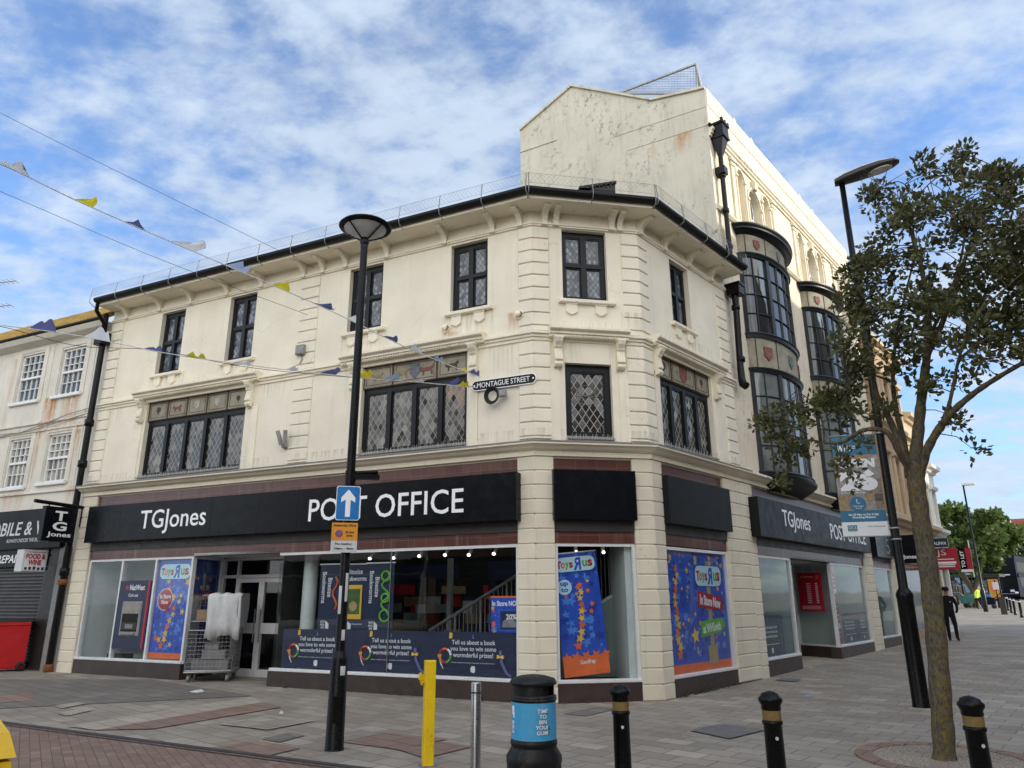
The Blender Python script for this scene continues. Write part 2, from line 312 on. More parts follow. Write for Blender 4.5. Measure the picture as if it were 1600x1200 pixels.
def leaded(name, w_, h_, dark, light, bias, lead, rough=0.09, warm=None):
    t = NT(name); uv = t.uv(); s = t.n('ShaderNodeSeparateXYZ'); t.l(uv, s.inputs[0])
    x = t.math('DIVIDE', s.outputs[0], w_); z = t.math('DIVIDE', s.outputs[1], h_)
    a = t.math('ADD', x, z); b = t.math('SUBTRACT', x, z)
    def line(v):
        d = t.math('ABSOLUTE', t.math('SUBTRACT', t.math('FRACT', v), 0.5)); return t.math('GREATER_THAN', d, 0.5-0.055)
    ln = t.math('MAXIMUM', line(a), line(b))
    cm = t.n('ShaderNodeCombineXYZ'); t.l(t.math('FLOOR', a), cm.inputs[0]); t.l(t.math('FLOOR', b), cm.inputs[1])
    wnz = t.n('ShaderNodeTexWhiteNoise'); t.l(cm.outputs[0], wnz.inputs['Vector'])
    big = t.noise(uv, 1.6, 3, 0.6)
    v = t.math('ADD', t.math('MULTIPLY', wnz.outputs['Value'], 0.55), t.math('MULTIPLY', big, 0.9))
    c = t.mix(t.rng(v, bias-0.22, bias+0.25), c4(dark), c4(light))  # per quarry tint paints varying reflections into the glass colour
    if warm: c = t.mix(t.rng(t.noise(uv, 0.9, 2), 0.5, 0.62), c, t.mix(wnz.outputs['Value'], c4(warm), c4(dark)))
    c = t.mix(ln, c, c4(lead))
    geo = t.n('ShaderNodeNewGeometry'); off = t.n('ShaderNodeVectorMath', operation='SUBTRACT'); t.l(wnz.outputs['Color'], off.inputs[0]); off.inputs[1].default_value = (0.5, 0.5, 0.5)
    scv = t.n('ShaderNodeVectorMath', operation='SCALE'); t.l(off.outputs[0], scv.inputs[0]); scv.inputs['Scale'].default_value = 0.13
    ad = t.n('ShaderNodeVectorMath', operation='ADD'); t.l(geo.outputs['Normal'], ad.inputs[0]); t.l(scv.outputs[0], ad.inputs[1])
    nn = t.n('ShaderNodeVectorMath', operation='NORMALIZE'); t.l(ad.outputs[0], nn.inputs[0])
    rg = t.math('ADD', t.math('MULTIPLY', ln, 0.5), rough)
    t.bsdf(c, rg, 0.6, 0, nn.outputs[0]); return t.m
M['lead_up'] = leaded('leaded_glass_blue', 0.100, 0.140, (0.045, 0.060, 0.080), (0.20, 0.225, 0.25), 0.74, (0.02, 0.02, 0.022))
M['lead_lo'] = leaded('leaded_glass_dark', 0.130, 0.200, (0.028, 0.027, 0.025), (0.20, 0.19, 0.155), 0.86, (0.30, 0.29, 0.27))
M['lead_am'] = leaded('leaded_glass_amber', 0.130, 0.200, (0.025, 0.024, 0.022), (0.18, 0.17, 0.14), 0.88, (0.30, 0.29, 0.27), warm=(0.30, 0.17, 0.06))
M['lead_dk'] = leaded('leaded_glass_black', 0.145, 0.215, (0.022, 0.021, 0.020), (0.075, 0.07, 0.06), 0.82, (0.34, 0.33, 0.31))
def pane_mat(name, a, b, rough=0.05, scale=1.2):
    t = NT(name); o = t.obj(); n = t.noise(o, scale, 3, 0.5)
    t.bsdf(t.mix(t.rng(n, 0.4, 0.6), c4(a), c4(b)), rough, 0.7, 0, t.bump(t.noise(o, 1.5, 2), 0.05, 0.05)); return t.m
M['pane'] = pane_mat('bay_pane_glass', (0.016, 0.020, 0.022), (0.040, 0.048, 0.050))
M['pane_lo'] = pane_mat('blind_backed_glass', (0.10, 0.115, 0.115), (0.16, 0.18, 0.18), 0.06)
M['sash'] = pane_mat('sash_pane_glass', (0.06, 0.08, 0.10), (0.15, 0.18, 0.20), 0.05, 0.8)
M['curtain'] = pane_mat('curtained_pane', (0.16, 0.155, 0.13), (0.36, 0.34, 0.29), 0.1, 3.0)
def panel_mat():
    t = NT('painted_stone_panel'); o = t.obj()
    n = t.noise(o, 3, 6, 0.7); n2 = t.noise(o, 22, 5, 0.7)
    c = t.mix(t.rng(n, 0.35, 0.65), c4((0.25, 0.225, 0.165)), c4((0.34, 0.32, 0.25)))
    c = t.mix(t.math('MULTIPLY', t.rng(n2, 0.55, 0.75), 0.5), c, c4((0.14, 0.115, 0.075)))
    t.bsdf(c, 0.75, 0.3, 0, t.bump(n2, 0.3, 0.01)); return t.m
M['panel'] = panel_mat()
M['panelred'] = pm('faded_red_heraldry', (0.19, 0.075, 0.06), 0.8, 0.4, 14)
M['panelblue'] = pm('faded_blue_heraldry', (0.13, 0.15, 0.17), 0.8, 0.4, 14)
M['panelgold'] = pm('faded_gold_heraldry', (0.26, 0.19, 0.10), 0.8, 0.4, 14)
M['panelpale'] = pm('faded_white_heraldry', (0.42, 0.40, 0.33), 0.8, 0.3, 14)
M['panelline'] = pm('brown_panel_line', (0.075, 0.05, 0.03), 0.8, 0.3, 14)

def paving_mat(name, c1, c2, mort, bw, rh, ang, stain=0.5, red=0.0, msize=0.0075):
    t = NT(name); o = t.obj(); mp = t.n('ShaderNodeMapping'); t.l(o, mp.inputs[0]); mp.inputs['Rotation'].default_value = (0, 0, ang)
    b = t.n('ShaderNodeTexBrick'); t.l(mp.outputs[0], b.inputs['Vector']); b.inputs['Scale'].default_value = 1
    b.inputs['Brick Width'].default_value = bw; b.inputs['Row Height'].default_value = rh; b.inputs['Mortar Size'].default_value = msize; b.inputs['Mortar Smooth'].default_value = 0.25; b.inputs['Bias'].default_value = 0.0
    b.inputs['Color1'].default_value = c4(c1); b.inputs['Color2'].default_value = c4(c2); b.inputs['Mortar'].default_value = c4(mort)
    n = t.noise(o, 0.55, 6, 0.62); n2 = t.noise(o, 60, 4, 0.7); n3 = t.noise(o, 5, 5, 0.7)
    s_ = t.n('ShaderNodeSeparateXYZ'); t.l(mp.outputs[0], s_.inputs[0]); row = t.math('FLOOR', t.math('DIVIDE', s_.outputs[1], rh))
    odd = t.math('FLOORED_MODULO', row, 2.0); sh = t.math('MULTIPLY', t.math('SUBTRACT', 1.0, odd), 0.5)
    col_i = t.math('FLOOR', t.math('ADD', t.math('DIVIDE', s_.outputs[0], bw), sh)); ci = t.n('ShaderNodeCombineXYZ'); t.l(row, ci.inputs[0]); t.l(col_i, ci.inputs[1])
    wz = t.n('ShaderNodeTexWhiteNoise'); t.l(ci.outputs[0], wz.inputs['Vector']); wv = wz.outputs['Value']; ws = t.n('ShaderNodeSeparateColor'); t.l(wz.outputs['Color'], ws.inputs[0])
    face = t.mix(t.math('MULTIPLY', t.rng(wv, 0.0, 1.0, 0.0, 1.0, False), 0.55), b.outputs['Color'], sc3(c1, 0.70))
    face = t.mix(t.math('MULTIPLY', t.math('GREATER_THAN', ws.outputs[0], 0.90), red), face, (c1[0]*0.95, c1[1]*0.83, c1[2]*0.76, 1))
    face = t.mix(t.math('MULTIPLY', t.math('GREATER_THAN', ws.outputs[1], 0.92), red), face, sc3(c2, 1.12))
    face = t.mix(b.outputs['Fac'], face, c4(mort))
    c = t.mix(t.math('MULTIPLY', t.rng(n, 0.38, 0.68), stain), face, sc3(c1, 0.62))
    c = t.mix(t.math('MULTIPLY', t.rng(n3, 0.5, 0.75), 0.32), c, sc3(c2, 1.22))
    c = t.mix(t.math('MULTIPLY', t.rng(n2, 0.45, 0.75), 0.35), c, sc3(c1, 0.6))
    sp = t.n('ShaderNodeTexVoronoi'); t.l(o, sp.inputs['Vector']); sp.inputs['Scale'].default_value = 5.5
    c = t.mix(t.math('MULTIPLY', t.math('LESS_THAN', sp.outputs['Distance'], 0.10), 0.55), c, sc3(c1, 0.4))
    h = t.math('ADD', t.math('MULTIPLY', t.math('SUBTRACT', 1.0, b.outputs['Fac']), 1.0), t.math('MULTIPLY', n2, 0.22))
    t.bsdf(c, t.rng(n, 0.3, 0.7, 0.62, 0.85), 0.35, 0, t.bump(h, 0.55, 0.008)); return t.m
ROT = AZ      # rows of slabs run across the side street
M['paving'] = paving_mat('grey_slab_paving', (0.305, 0.266, 0.212), (0.410, 0.358, 0.288), (0.110, 0.095, 0.076), 0.44, 0.29, ROT, 0.5, 0.7)
M['brickroad'] = paving_mat('red_block_paving', (0.235, 0.155, 0.112), (0.30, 0.205, 0.155), (0.08, 0.065, 0.055), 0.2, 0.1, ROT+0.3, 0.4, msize=0.004)
M['darkpav'] = paving_mat('dark_slab_paving', (0.20, 0.178, 0.15), (0.24, 0.212, 0.178), (0.05, 0.048, 0.045), 0.44, 0.29, ROT, 0.3)
M['redpav'] = paving_mat('red_slab_paving', (0.265, 0.175, 0.128), (0.31, 0.21, 0.155), (0.08, 0.065, 0.055), 0.44, 0.29, ROT, 0.3)
M['palepav'] = paving_mat('pale_slab_paving', (0.42, 0.365, 0.285), (0.48, 0.42, 0.33), (0.12, 0.11, 0.095), 0.44, 0.29, ROT, 0.3)
M['asphalt'] = pm('asphalt', (0.055, 0.055, 0.055), 0.9, 0.2, 3, 0.4, 120)
M['drain'] = pm('dark_drain_channel', (0.05, 0.047, 0.045), 0.7, 0.3, 9, 0.3)
M['cover'] = pm('manhole_frame', (0.15, 0.145, 0.135), 0.6, 0.25, 9, 0.3)
M['gravel'] = pm('pale_gravel', (0.30, 0.26, 0.21), 0.95, 0.5, 60, 1.0, 90)
def bark_mat():
    t = NT('lichen_bark'); o = t.obj(); n = t.noise(o, 5, 6, 0.7, stretch=(1, 1, 0.35)); n2 = t.noise(o, 16, 6, 0.75); n3 = t.noise(o, 38, 4, 0.7, stretch=(1, 1, 0.4))
    c = t.mix(t.rng(n3, 0.3, 0.7), c4((0.055, 0.046, 0.034)), c4((0.15, 0.13, 0.095)))
    c = t.mix(t.math('MULTIPLY', t.rng(n2, 0.45, 0.66), t.rng(n, 0.36, 0.6)), c, c4((0.19, 0.145, 0.022)))
    c = t.mix(t.math('MULTIPLY', t.rng(t.noise(o, 9, 5, 0.7, off=(4, 4, 4)), 0.55, 0.7), 0.5), c, c4((0.19, 0.19, 0.155)))
    t.bsdf(c, 0.9, 0.2, 0, t.bump(t.math('ADD', n3, t.math('MULTIPLY', n2, 0.6)), 1.0, 0.02)); return t.m
M['bark'] = bark_mat()
def leaf_mat(name, a, b, c_, trans=0.25):
    t = NT(name); o = t.obj(); n = t.noise(o, 2.2, 3, 0.6); n2 = t.noise(o, 30, 2, 0.6)
    col = t.mix(t.rng(n2, 0.3, 0.7), c4(a), c4(b)); col = t.mix(t.math('MULTIPLY', t.rng(n, 0.5, 0.72), 0.7), col, c4(c_))
    p = t.n('ShaderNodeBsdfPrincipled'); t.l(col, p.inputs['Base Color']); p.inputs['Roughness'].default_value = 0.5; p.inputs['Specular IOR Level'].default_value = 0.35
    tl = t.n('ShaderNodeBsdfTranslucent'); t.l(col, tl.inputs[0]); mx = t.n('ShaderNodeMixShader'); mx.inputs[0].default_value = trans
    t.l(p.outputs[0], mx.inputs[1]); t.l(tl.outputs[0], mx.inputs[2]); t.l(mx.outputs[0], t.out.inputs[0]); return t.m
M['leaf'] = leaf_mat('dark_oak_leaf', (0.060, 0.066, 0.024), (0.112, 0.114, 0.040), (0.17, 0.172, 0.05))
M['leaf_far'] = leaf_mat('plane_tree_leaf', (0.065, 0.105, 0.028), (0.115, 0.170, 0.042), (0.16, 0.215, 0.05), 0.35)
M['leaf_dk'] = leaf_mat('dark_far_leaf', (0.035, 0.06, 0.02), (0.06, 0.09, 0.028), (0.08, 0.11, 0.03), 0.3)
M['hedge'] = leaf_mat('hedge_leaf', (0.03, 0.05, 0.015), (0.05, 0.08, 0.02), (0.08, 0.12, 0.03), 0.2)

# ------------------------------------------------------------------ mesh helpers
class MB:
    def __init__(s): s.v = []; s.f = []; s.mi = []; s.sm = []
    def add(s, pts, faces, m=0, smooth=False):
        b = len(s.v); s.v += [tuple(p) for p in pts]
        for f in faces: s.f.append([b+i for i in f]); s.mi.append(m); s.sm.append(smooth)
        return s
    def quad(s, a, b, c, d, m=0): return s.add([a, b, c, d], [(0, 1, 2, 3)], m)
    def box(s, x0, x1, y0, y1, z0, z1, m=0):
        p = [(x0, y0, z0), (x1, y0, z0), (x1, y1, z0), (x0, y1, z0), (x0, y0, z1), (x1, y0, z1), (x1, y1, z1), (x0, y1, z1)]
        return s.add(p, [(0, 3, 2, 1), (4, 5, 6, 7), (0, 1, 5, 4), (1, 2, 6, 5), (2, 3, 7, 6), (3, 0, 4, 7)], m)
    def bbox(s, x0, x1, y0, y1, z0, z1, b=0.01, m=0):          # front edges chamfered (front = -y)
        p = [(x0, y1, z0), (x1, y1, z0), (x1, y1, z1), (x0, y1, z1), (x0, y0+b, z0), (x1, y0+b, z0), (x1, y0+b, z1), (x0, y0+b, z1),
             (x0+b, y0, z0+b), (x1-b, y0, z0+b), (x1-b, y0, z1-b), (x0+b, y0, z1-b)]
        return s.add(p, [(8, 9, 10, 11), (4, 5, 9, 8), (5, 6, 10, 9), (6, 7, 11, 10), (7, 4, 8, 11), (0, 1, 5, 4), (1, 2, 6, 5), (2, 3, 7, 6), (3, 0, 4, 7)], m)
    def tube(s, pts, rad, n=8, m=0, cap=True, smooth=True):
        pts = [Vector(p) for p in pts]; N = len(pts)
        rads = rad if isinstance(rad, (list, tuple)) else [rad]*N
        V = []; up = None
        for i, p in enumerate(pts):
            t = (pts[min(i+1, N-1)]-pts[max(i-1, 0)]).normalized()
            if up is None: up = Vector((0, 0, 1)) if abs(t.z) < 0.9 else Vector((1, 0, 0))
            a = t.cross(up); a = a.normalized() if a.length > 1e-6 else t.orthogonal().normalized(); b = a.cross(t).normalized(); up = b
            for k in range(n):
                q = 2*math.pi*k/n; V.append(p+(a*math.cos(q)+b*math.sin(q))*rads[i])
        F = [(i*n+k, i*n+(k+1) % n, (i+1)*n+(k+1) % n, (i+1)*n+k) for i in range(N-1) for k in range(n)]
        s.add(V, F, m, smooth)
        if cap:
            s.add(V[:n], [tuple(range(n))], m); s.add(V[-n:], [tuple(reversed(range(n)))], m)
        return s
    def lathe(s, prof, n=20, cx=0, cy=0, m=0, smooth=True, a0=0, a1=2*math.pi, mats=None):
        full = abs(a1-a0-2*math.pi) < 1e-6; K = n if full else n+1
        V = [(cx+r*math.cos(a0+(a1-a0)*k/n), cy+r*math.sin(a0+(a1-a0)*k/n), z) for r, z in prof for k in range(K)]
        for i in range(len(prof)-1):
            F = [(i*K+k, i*K+(k+1) % K, (i+1)*K+(k+1) % K, (i+1)*K+k) for k in range(n)]
            b = len(s.v) if i == 0 else b
            if i == 0: s.v += V
            for f in F: s.f.append([b+x for x in f]); s.mi.append(mats[i] if mats else m); s.sm.append(smooth)
        return s
    def prism(s, poly, y0, y1, m=0):                           # poly in (x, z), extruded along y
        n = len(poly); V = [(x, y0, z) for x, z in poly]+[(x, y1, z) for x, z in poly]
        return s.add(V, [tuple(range(n)), tuple(reversed(range(n, 2*n)))]+[(i, i+n, (i+1) % n+n, (i+1) % n) for i in range(n)], m)
    def xprism(s, poly, x0, x1, m=0):                          # poly in (y, z), extruded along x
        n = len(poly); V = [(x0, y, z) for y, z in poly]+[(x1, y, z) for y, z in poly]
        return s.add(V, [tuple(range(n)), tuple(reversed(range(n, 2*n)))]+[(i, i+n, (i+1) % n+n, (i+1) % n) for i in range(n)], m)
    def mesh(s, name, mats):
        me = bpy.data.meshes.new(name); me.from_pydata(s.v, [], s.f); me.update()
        mats = mats if isinstance(mats, (list, tuple)) else [mats]
        for m in mats: me.materials.append(M[m] if isinstance(m, str) else m)
        uv = me.uv_layers.new(name='UVMap')
        for p, mi, sm in zip(me.polygons, s.mi, s.sm):
            p.material_index = mi; p.use_smooth = sm; n = p.normal; ax, ay, az = abs(n.x), abs(n.y), abs(n.z)
            for li in p.loop_indices:
                c = me.vertices[me.loops[li].vertex_index].co
                uv.data[li].uv = (c.x, c.z) if ay >= ax and ay >= az else ((c.y, c.z) if ax >= az else (c.x, c.y))
        return me
    def obj(s, name, mats, parent=None, fr=None, loc=None, rot=None):
        o = bpy.data.objects.new(name, s.mesh(name, mats)); COL.objects.link(o); place(o, parent, fr, loc, rot); return o
def wpos(o):
    p = Vector(o.location)
    return p if o.parent is None else wpos(o.parent) + Matrix.Rotation(wrot(o.parent), 3, 'Z') @ p
def wrot(o): return o.rotation_euler.z + (wrot(o.parent) if o.parent else 0)
def place(o, parent=None, fr=None, loc=None, rot=None):
    o.parent = parent
    if fr is not None:                          # geometry written in facade coordinates
        L, a = fr.o, fr.ang
        if parent is not None:
            pr = wrot(parent); L = Matrix.Rotation(-pr, 3, 'Z') @ (L-wpos(parent)); a = a-pr
        o.location = L; o.rotation_euler = (0, 0, a)
    if loc is not None: o.location = loc
    if rot is not None: o.rotation_euler = rot if isinstance(rot, (tuple, list)) else (0, 0, rot)
def world_child(o, parent):                     # geometry written in world coordinates
    o.parent = parent; pr = wrot(parent); o.location = Matrix.Rotation(-pr, 3, 'Z') @ (-wpos(parent)); o.rotation_euler = (0, 0, -pr); return o
def tag(o, label=None, cat=None, group=None, kind=None):
    if label: o['label'] = label
    if cat: o['category'] = cat
    if group: o['group'] = group
    if kind: o['kind'] = kind
    return o
def thing(name, label, cat, loc=(0, 0, 0), rot=0, group=None):
    o = bpy.data.objects.new(name, None); COL.objects.link(o); o.location = loc; o.rotation_euler = (0, 0, rot); o.empty_display_size = 0.2
    return tag(o, label, cat, group)
def fthing(name, label, cat, fr, u, y, z, group=None): return thing(name, label, cat, fr.W(u, y, z), fr.ang, group)
def dup(root, label=None):
    c = root.copy(); COL.objects.link(c)
    for ch in list(root.children):
        d = ch.copy(); COL.objects.link(d); d.parent = c
        for g in list(ch.children):
            e = g.copy(); COL.objects.link(e); e.parent = d
    if label: c['label'] = label
    return c
_tc = {}
def text_mesh(s, shear=0.0, bold=0.0, align='CENTER', space=1.0, line=1.0, depth=0.01):
    cu = bpy.data.curves.new('lettering', 'FONT'); cu.body = s; cu.shear = shear; cu.offset = bold; cu.align_x = align; cu.space_character = space; cu.space_line = line
    cu.extrude = depth/2; cu.resolution_u = 3
    o = bpy.data.objects.new('lettering', cu); COL.objects.link(o); bpy.context.view_layer.update()
    dg = bpy.context.evaluated_depsgraph_get(); me = bpy.data.meshes.new_from_object(o.evaluated_get(dg))
    bpy.data.objects.remove(o); bpy.data.curves.remove(cu); return me
def text_into(mb, s, u0, u1, z0, z1, y, m=0, depth=0.004, rotdeg=0, mirror=False, **k):
    """letters filling the box (u0..u1, z0..z1), their front face at y-depth (front = -y)"""
    me = text_mesh(s, **k); xs = [v.co.x for v in me.vertices]; ys = [v.co.y for v in me.vertices]; zs = [v.co.z for v in me.vertices]
    a, b, c, d = min(xs), max(xs), min(ys), max(ys); zt = max(zs)
    V = []
    W_, H_ = (u1-u0), (z1-z0); cx, cz = (u0+u1)/2, (z0+z1)/2; ca, sa = math.cos(R(rotdeg)), math.sin(R(rotdeg))
    rw, rh = (W_, H_) if abs(rotdeg) not in (90, 270) else (H_, W_)
    for v in me.vertices:
        fx = (v.co.x-a)/max(b-a, 1e-6)-0.5
        if mirror: fx = -fx
        x = fx*rw; z = ((v.co.y-c)/max(d-c, 1e-6)-0.5)*rh
        V.append((cx+x*ca-z*sa, y-(depth if v.co.z > 0 else 0), cz+x*sa+z*ca))
    mb.add(V, [tuple(p.vertices) if not mirror else tuple(reversed(p.vertices)) for p in me.polygons], m)
    bpy.data.meshes.remove(me); return mb
def star(mb, x, z, r, y, m, rot=0.0):
    P = []
    for k in range(10):
        q = rot+math.pi/2+k*math.pi/5; rr = r if k % 2 == 0 else r*0.45; P.append((x+rr*math.cos(q), y, z+rr*math.sin(q)))
    P.append((x, y, z)); mb.add(P, [(10, k, (k+1) % 10) for k in range(10)], m)
def rrect(x0, x1, z0, z1, r, n=5):
    P = []
    for cx_, cz_, a in ((x1-r, z0+r, -90), (x1-r, z1-r, 0), (x0+r, z1-r, 90), (x0+r, z0+r, 180)):
        for k in range(n+1):
            q = R(a+90*k/n); P.append((cx_+r*math.cos(q), cz_+r*math.sin(q)))
    return P
def disc(x, z, r, n=20): return [(x+r*math.cos(2*math.pi*k/n), z+r*math.sin(2*math.pi*k/n)) for k in range(n)]
def sweep(mb, path, prof, m=0, close_ends=True, smooth=False):
    """profile (w outward, z) swept along a plan polyline with mitred corners, outward = right of travel"""
    N = len(path); pts = [Vector((p[0], p[1], 0)) for p in path]; rows = []
    for i, p in enumerate(pts):
        d0 = (pts[i]-pts[i-1]).normalized() if i > 0 else None; d1 = (pts[i+1]-pts[i]).normalized() if i < N-1 else None
        d0 = d0 or d1; d1 = d1 or d0
        n0 = Vector((d0.y, -d0.x, 0)); n1 = Vector((d1.y, -d1.x, 0)); b = (n0+n1).normalized(); k = 1/max(0.3, b.dot(n0))
        rows.append([p+b*(w_*k)+Vector((0, 0, z)) for w_, z in prof])
    K = len(prof); V = [q for r in rows for q in r]
    mb.add(V, [(i*K+j, (i+1)*K+j, (i+1)*K+(j+1) % K, i*K+(j+1) % K) for i in range(N-1) for j in range(K)], m, smooth)
    if close_ends: mb.add(rows[0], [tuple(range(K))], m); mb.add(rows[-1], [tuple(reversed(range(K)))], m)
    return mb
def wall(mb, u0, u1, z0, z1, ops, y=0.0, depth=0.28, m=0):
    us = sorted({u0, u1} | {o[0] for o in ops} | {o[1] for o in ops}); zs = sorted({z0, z1} | {o[2] for o in ops} | {o[3] for o in ops})
    for a, b in zip(us, us[1:]):
        for c, d in zip(zs, zs[1:]):
            cu, cz = (a+b)/2, (c+d)/2
            if any(o[0] < cu < o[1] and o[2] < cz < o[3] for o in ops): continue
            mb.quad((a, y, c), (b, y, c), (b, y, d), (a, y, d), m)
    for a, b, c, d in ops:
        e = y+depth
        mb.quad((a, y, c), (a, y, d), (a, e, d), (a, e, c), m); mb.quad((b, y, d), (b, y, c), (b, e, c), (b, e, d), m)
        mb.quad((a, y, d), (b, y, d), (b, e, d), (a, e, d), m); mb.quad((b, y, c), (a, y, c), (a, e, c), (b, e, c), m)
    return mb

# ------------------------------------------------------------------ ground and paving
g = MB(); NX, NY = 60, 70
def gx(i): s_ = -1+2*i/NX; return math.copysign(abs(s_)**2.2*330, s_)
def gy(j): s_ = -0.55+1.55*j/NY; return math.copysign(abs(s_)**2.2*420, s_)
V = [(gx(i), gy(j), gz(gx(i), gy(j))) for j in range(NY+1) for i in range(NX+1)]
g.add(V, [(j*(NX+1)+i, j*(NX+1)+i+1, (j+1)*(NX+1)+i+1, (j+1)*(NX+1)+i) for j in range(NY) for i in range(NX)], 0, True)
gnd = g.obj('pavement', 'paving'); tag(gnd, kind='structure')
def sheet(name, poly, mat, h, sub_n=10):
    """thin paving sheet draped on the ground; poly = 4 plan corners"""
    mb = MB(); a, b, c, d = [Vector((p[0], p[1])) for p in poly]; n = sub_n; V = []
    for j in range(n+1):
        for i in range(n+1):
            s_, t_ = i/n, j/n; p = (a*(1-s_)+b*s_)*(1-t_)+(d*(1-s_)+c*s_)*t_; V.append((p.x, p.y, gz(p.x, p.y)+h))
    mb.add(V, [(j*(n+1)+i, j*(n+1)+i+1, (j+1)*(n+1)+i+1, (j+1)*(n+1)+i) for j in range(n) for i in range(n)])
    return tag(mb.obj(name, mat), kind='structure')
def G2(x, y): p = on_ground(x, y); return (p.x, p.y)
# the ground mesh is coarse, so lay the sheets a little higher
# brick roadway lower left, bounded by the dark drain channel
edge = [(-60, 1122), (130, 1145), (270, 1165), (400, 1190)]
e = [G2(*q) for q in edge]
dx, dy = e[2][0]-e[0][0], e[2][1]-e[0][1]; ln_ = math.hypot(dx, dy); dx /= ln_; dy /= ln_
p0 = (e[1][0]-dx*9, e[1][1]-dy*9); p1 = (e[1][0]+dx*7.5, e[1][1]+dy*7.5)
nx, ny = dy, -dx
if nx*0+ny*(-1) < 0: nx, ny = -nx, -ny
sheet('brick_road', [p0, p1, (p1[0]+nx*9, p1[1]+ny*9), (p0[0]+nx*9, p0[1]+ny*9)], 'brickroad', 0.010)
sheet('drain_channel', [p0, p1, (p1[0]+nx*0.10, p1[1]+ny*0.10), (p0[0]+nx*0.10, p0[1]+ny*0.10)], 'drain', 0.018)
sheet('drain_channel', [(p0[0]+nx*0.16, p0[1]+ny*0.16), (p1[0]+nx*0.16, p1[1]+ny*0.16), (p1[0]+nx*0.19, p1[1]+ny*0.19), (p0[0]+nx*0.19, p0[1]+ny*0.19)], 'drain', 0.018)
def slab(x0, y0, x1, y1, mat, h=0.008, name='paving_slab'):
    """block of whole slabs in the paving grid, between two picture points on one diagonal"""
    a = Vector(G2(x0, y0)); b = Vector(G2(x1, y1)); d = Vector((SD[1], -SD[0])); e_ = Vector(SD)
    q = b-a; i, j = q.dot(d), q.dot(e_)
    return sheet(name, [a, a+d*i, b, a+e_*j], mat, h, 6)
sheet('dark_paving', [G2(-10, 1062), G2(235, 1062), G2(395, 1088), G2(-10, 1108)], 'darkpav', 0.008)
def patch(pts, mat, h): sheet('paving_band', [G2(*q) for q in pts], mat, h, 6)
patch([(104, 1136), (392, 1090), (410, 1098), (150, 1142)], 'palepav', 0.012)
patch([(150, 1142), (410, 1098), (440, 1106), (240, 1140)], 'redpav', 0.012)
patch([(-10, 1090), (52, 1082), (50, 1096), (-10, 1100)], 'redpav', 0.013)
patch([(84, 1104), (120, 1098), (133, 1101), (96, 1108)], 'palepav', 0.013); patch([(90, 1116), (130, 1108), (144, 1111), (104, 1120)], 'palepav', 0.013)
patch([(530, 1160), (600, 1146), (700, 1156), (620, 1172)], 'redpav', 0.010); patch([(620, 1172), (690, 1160), (738, 1168), (664, 1186)], 'redpav', 0.012)
patch([(408, 1156), (450, 1146), (478, 1150), (436, 1161)], 'darkpav', 0.012); patch([(275, 1120), (330, 1112), (365, 1116), (310, 1126)], 'darkpav', 0.010)
patch([(880, 1116), (930, 1106), (965, 1108), (915, 1120)], 'darkpav', 0.010); patch([(330, 1172), (400, 1158), (470, 1170), (396, 1188)], 'redpav', 0.011)
# pale rectangular inspection cover frames
def cover(name, pts, mat, label):
    mb = MB(); P = [on_ground(*p) for p in pts]; c = sum(P, Vector())/4
    o_ = [p+Vector((0, 0, 0.016)) for p in P]; i_ = [c+(p-c)*0.86+Vector((0, 0, 0.016)) for p in P]
    for k in range(4): mb.quad(o_[k], o_[(k+1) % 4], i_[(k+1) % 4], i_[k], 0)
    mb.quad(*[q+Vector((0, 0, -0.003)) for q in i_], 1)
    return tag(mb.obj(name, mat), label, 'manhole cover')
cover('manhole_cover', [(340, 1133), (418, 1142), (492, 1128), (418, 1120)], ['palepav', 'paving'], 'pale rectangular inspection cover frame set in the slabs near the sign post')
cover('manhole_cover', [(1078, 1143), (1140, 1156), (1196, 1142), (1130, 1132)], ['cover', 'cover'], 'dull grey metal inspection cover in front of the corner window')
cover('manhole_cover', [(1210, 1064), (1244, 1066), (1252, 1062), (1222, 1060)], ['cover', 'cover'], 'small dark cover in the slabs by the side street shop window')
# side street roadway far right
def SP(t, n): return (PD[0]+SD[0]*t+SD[1]*n, PD[1]+SD[1]*t-SD[0]*n)
sheet('road', [SP(32, 9.6), SP(110, 9.6), SP(110, 17), SP(32, 17)], 'asphalt', 0.03, 30)
mb = MB(); 
for k in range(30):
    t0, t1 = 32+k*2.6, 32+(k+1)*2.6
    a = SP(t0, 9.45); b = SP(t1, 9.45); c = SP(t1, 9.6); d = SP(t0, 9.6); za, zb = gz(*a), gz(*b)
    P = [(a[0], a[1], za+0.12), (b[0], b[1], zb+0.12), (c[0], c[1], zb+0.12), (d[0], d[1], za+0.12)]
    mb.quad(*P); mb.quad((d[0], d[1], za), P[3], P[2], (c[0], c[1], zb)); mb.quad((a[0], a[1], za), (b[0], b[1], zb), P[1], P[0])
tag(mb.obj('kerb', 'palepav'), kind='structure')

# ------------------------------------------------------------------ corner building
cb = thing('corner_shop_building', 'two storey cream rendered corner building with chamfered corner above a black fascia post office shop', 'building', (PB[0], PB[1], 0))
# upper walls
EZ = 9.02
W_L = [(1.88, 2.70, 6.97, 8.62), (4.20, 5.04, 6.97, 8.62), (7.74, 8.62, 7.11, 8.62), (10.30, 11.14, 7.13, 8.62), (1.80, 5.04, 4.42, 6.30), (8.22, 10.71, 4.42, 6.30)]
W_M = [(0.60, 1.50, 7.14, 8.645), (0.60, 1.50, 4.42, 5.87)]
W_N = [(1.28, 2.07, 7.14, 8.60), (0.58, 2.74, 4.44, 6.32)]
for fr, L_, ops in ((FL, LL, W_L), (FM, LM, W_M), (FN, LN, W_N)):
    wall(MB(), 0, L_, 4.05, EZ, ops, 0, 0.20).obj('wall', 'cream', cb, fr)
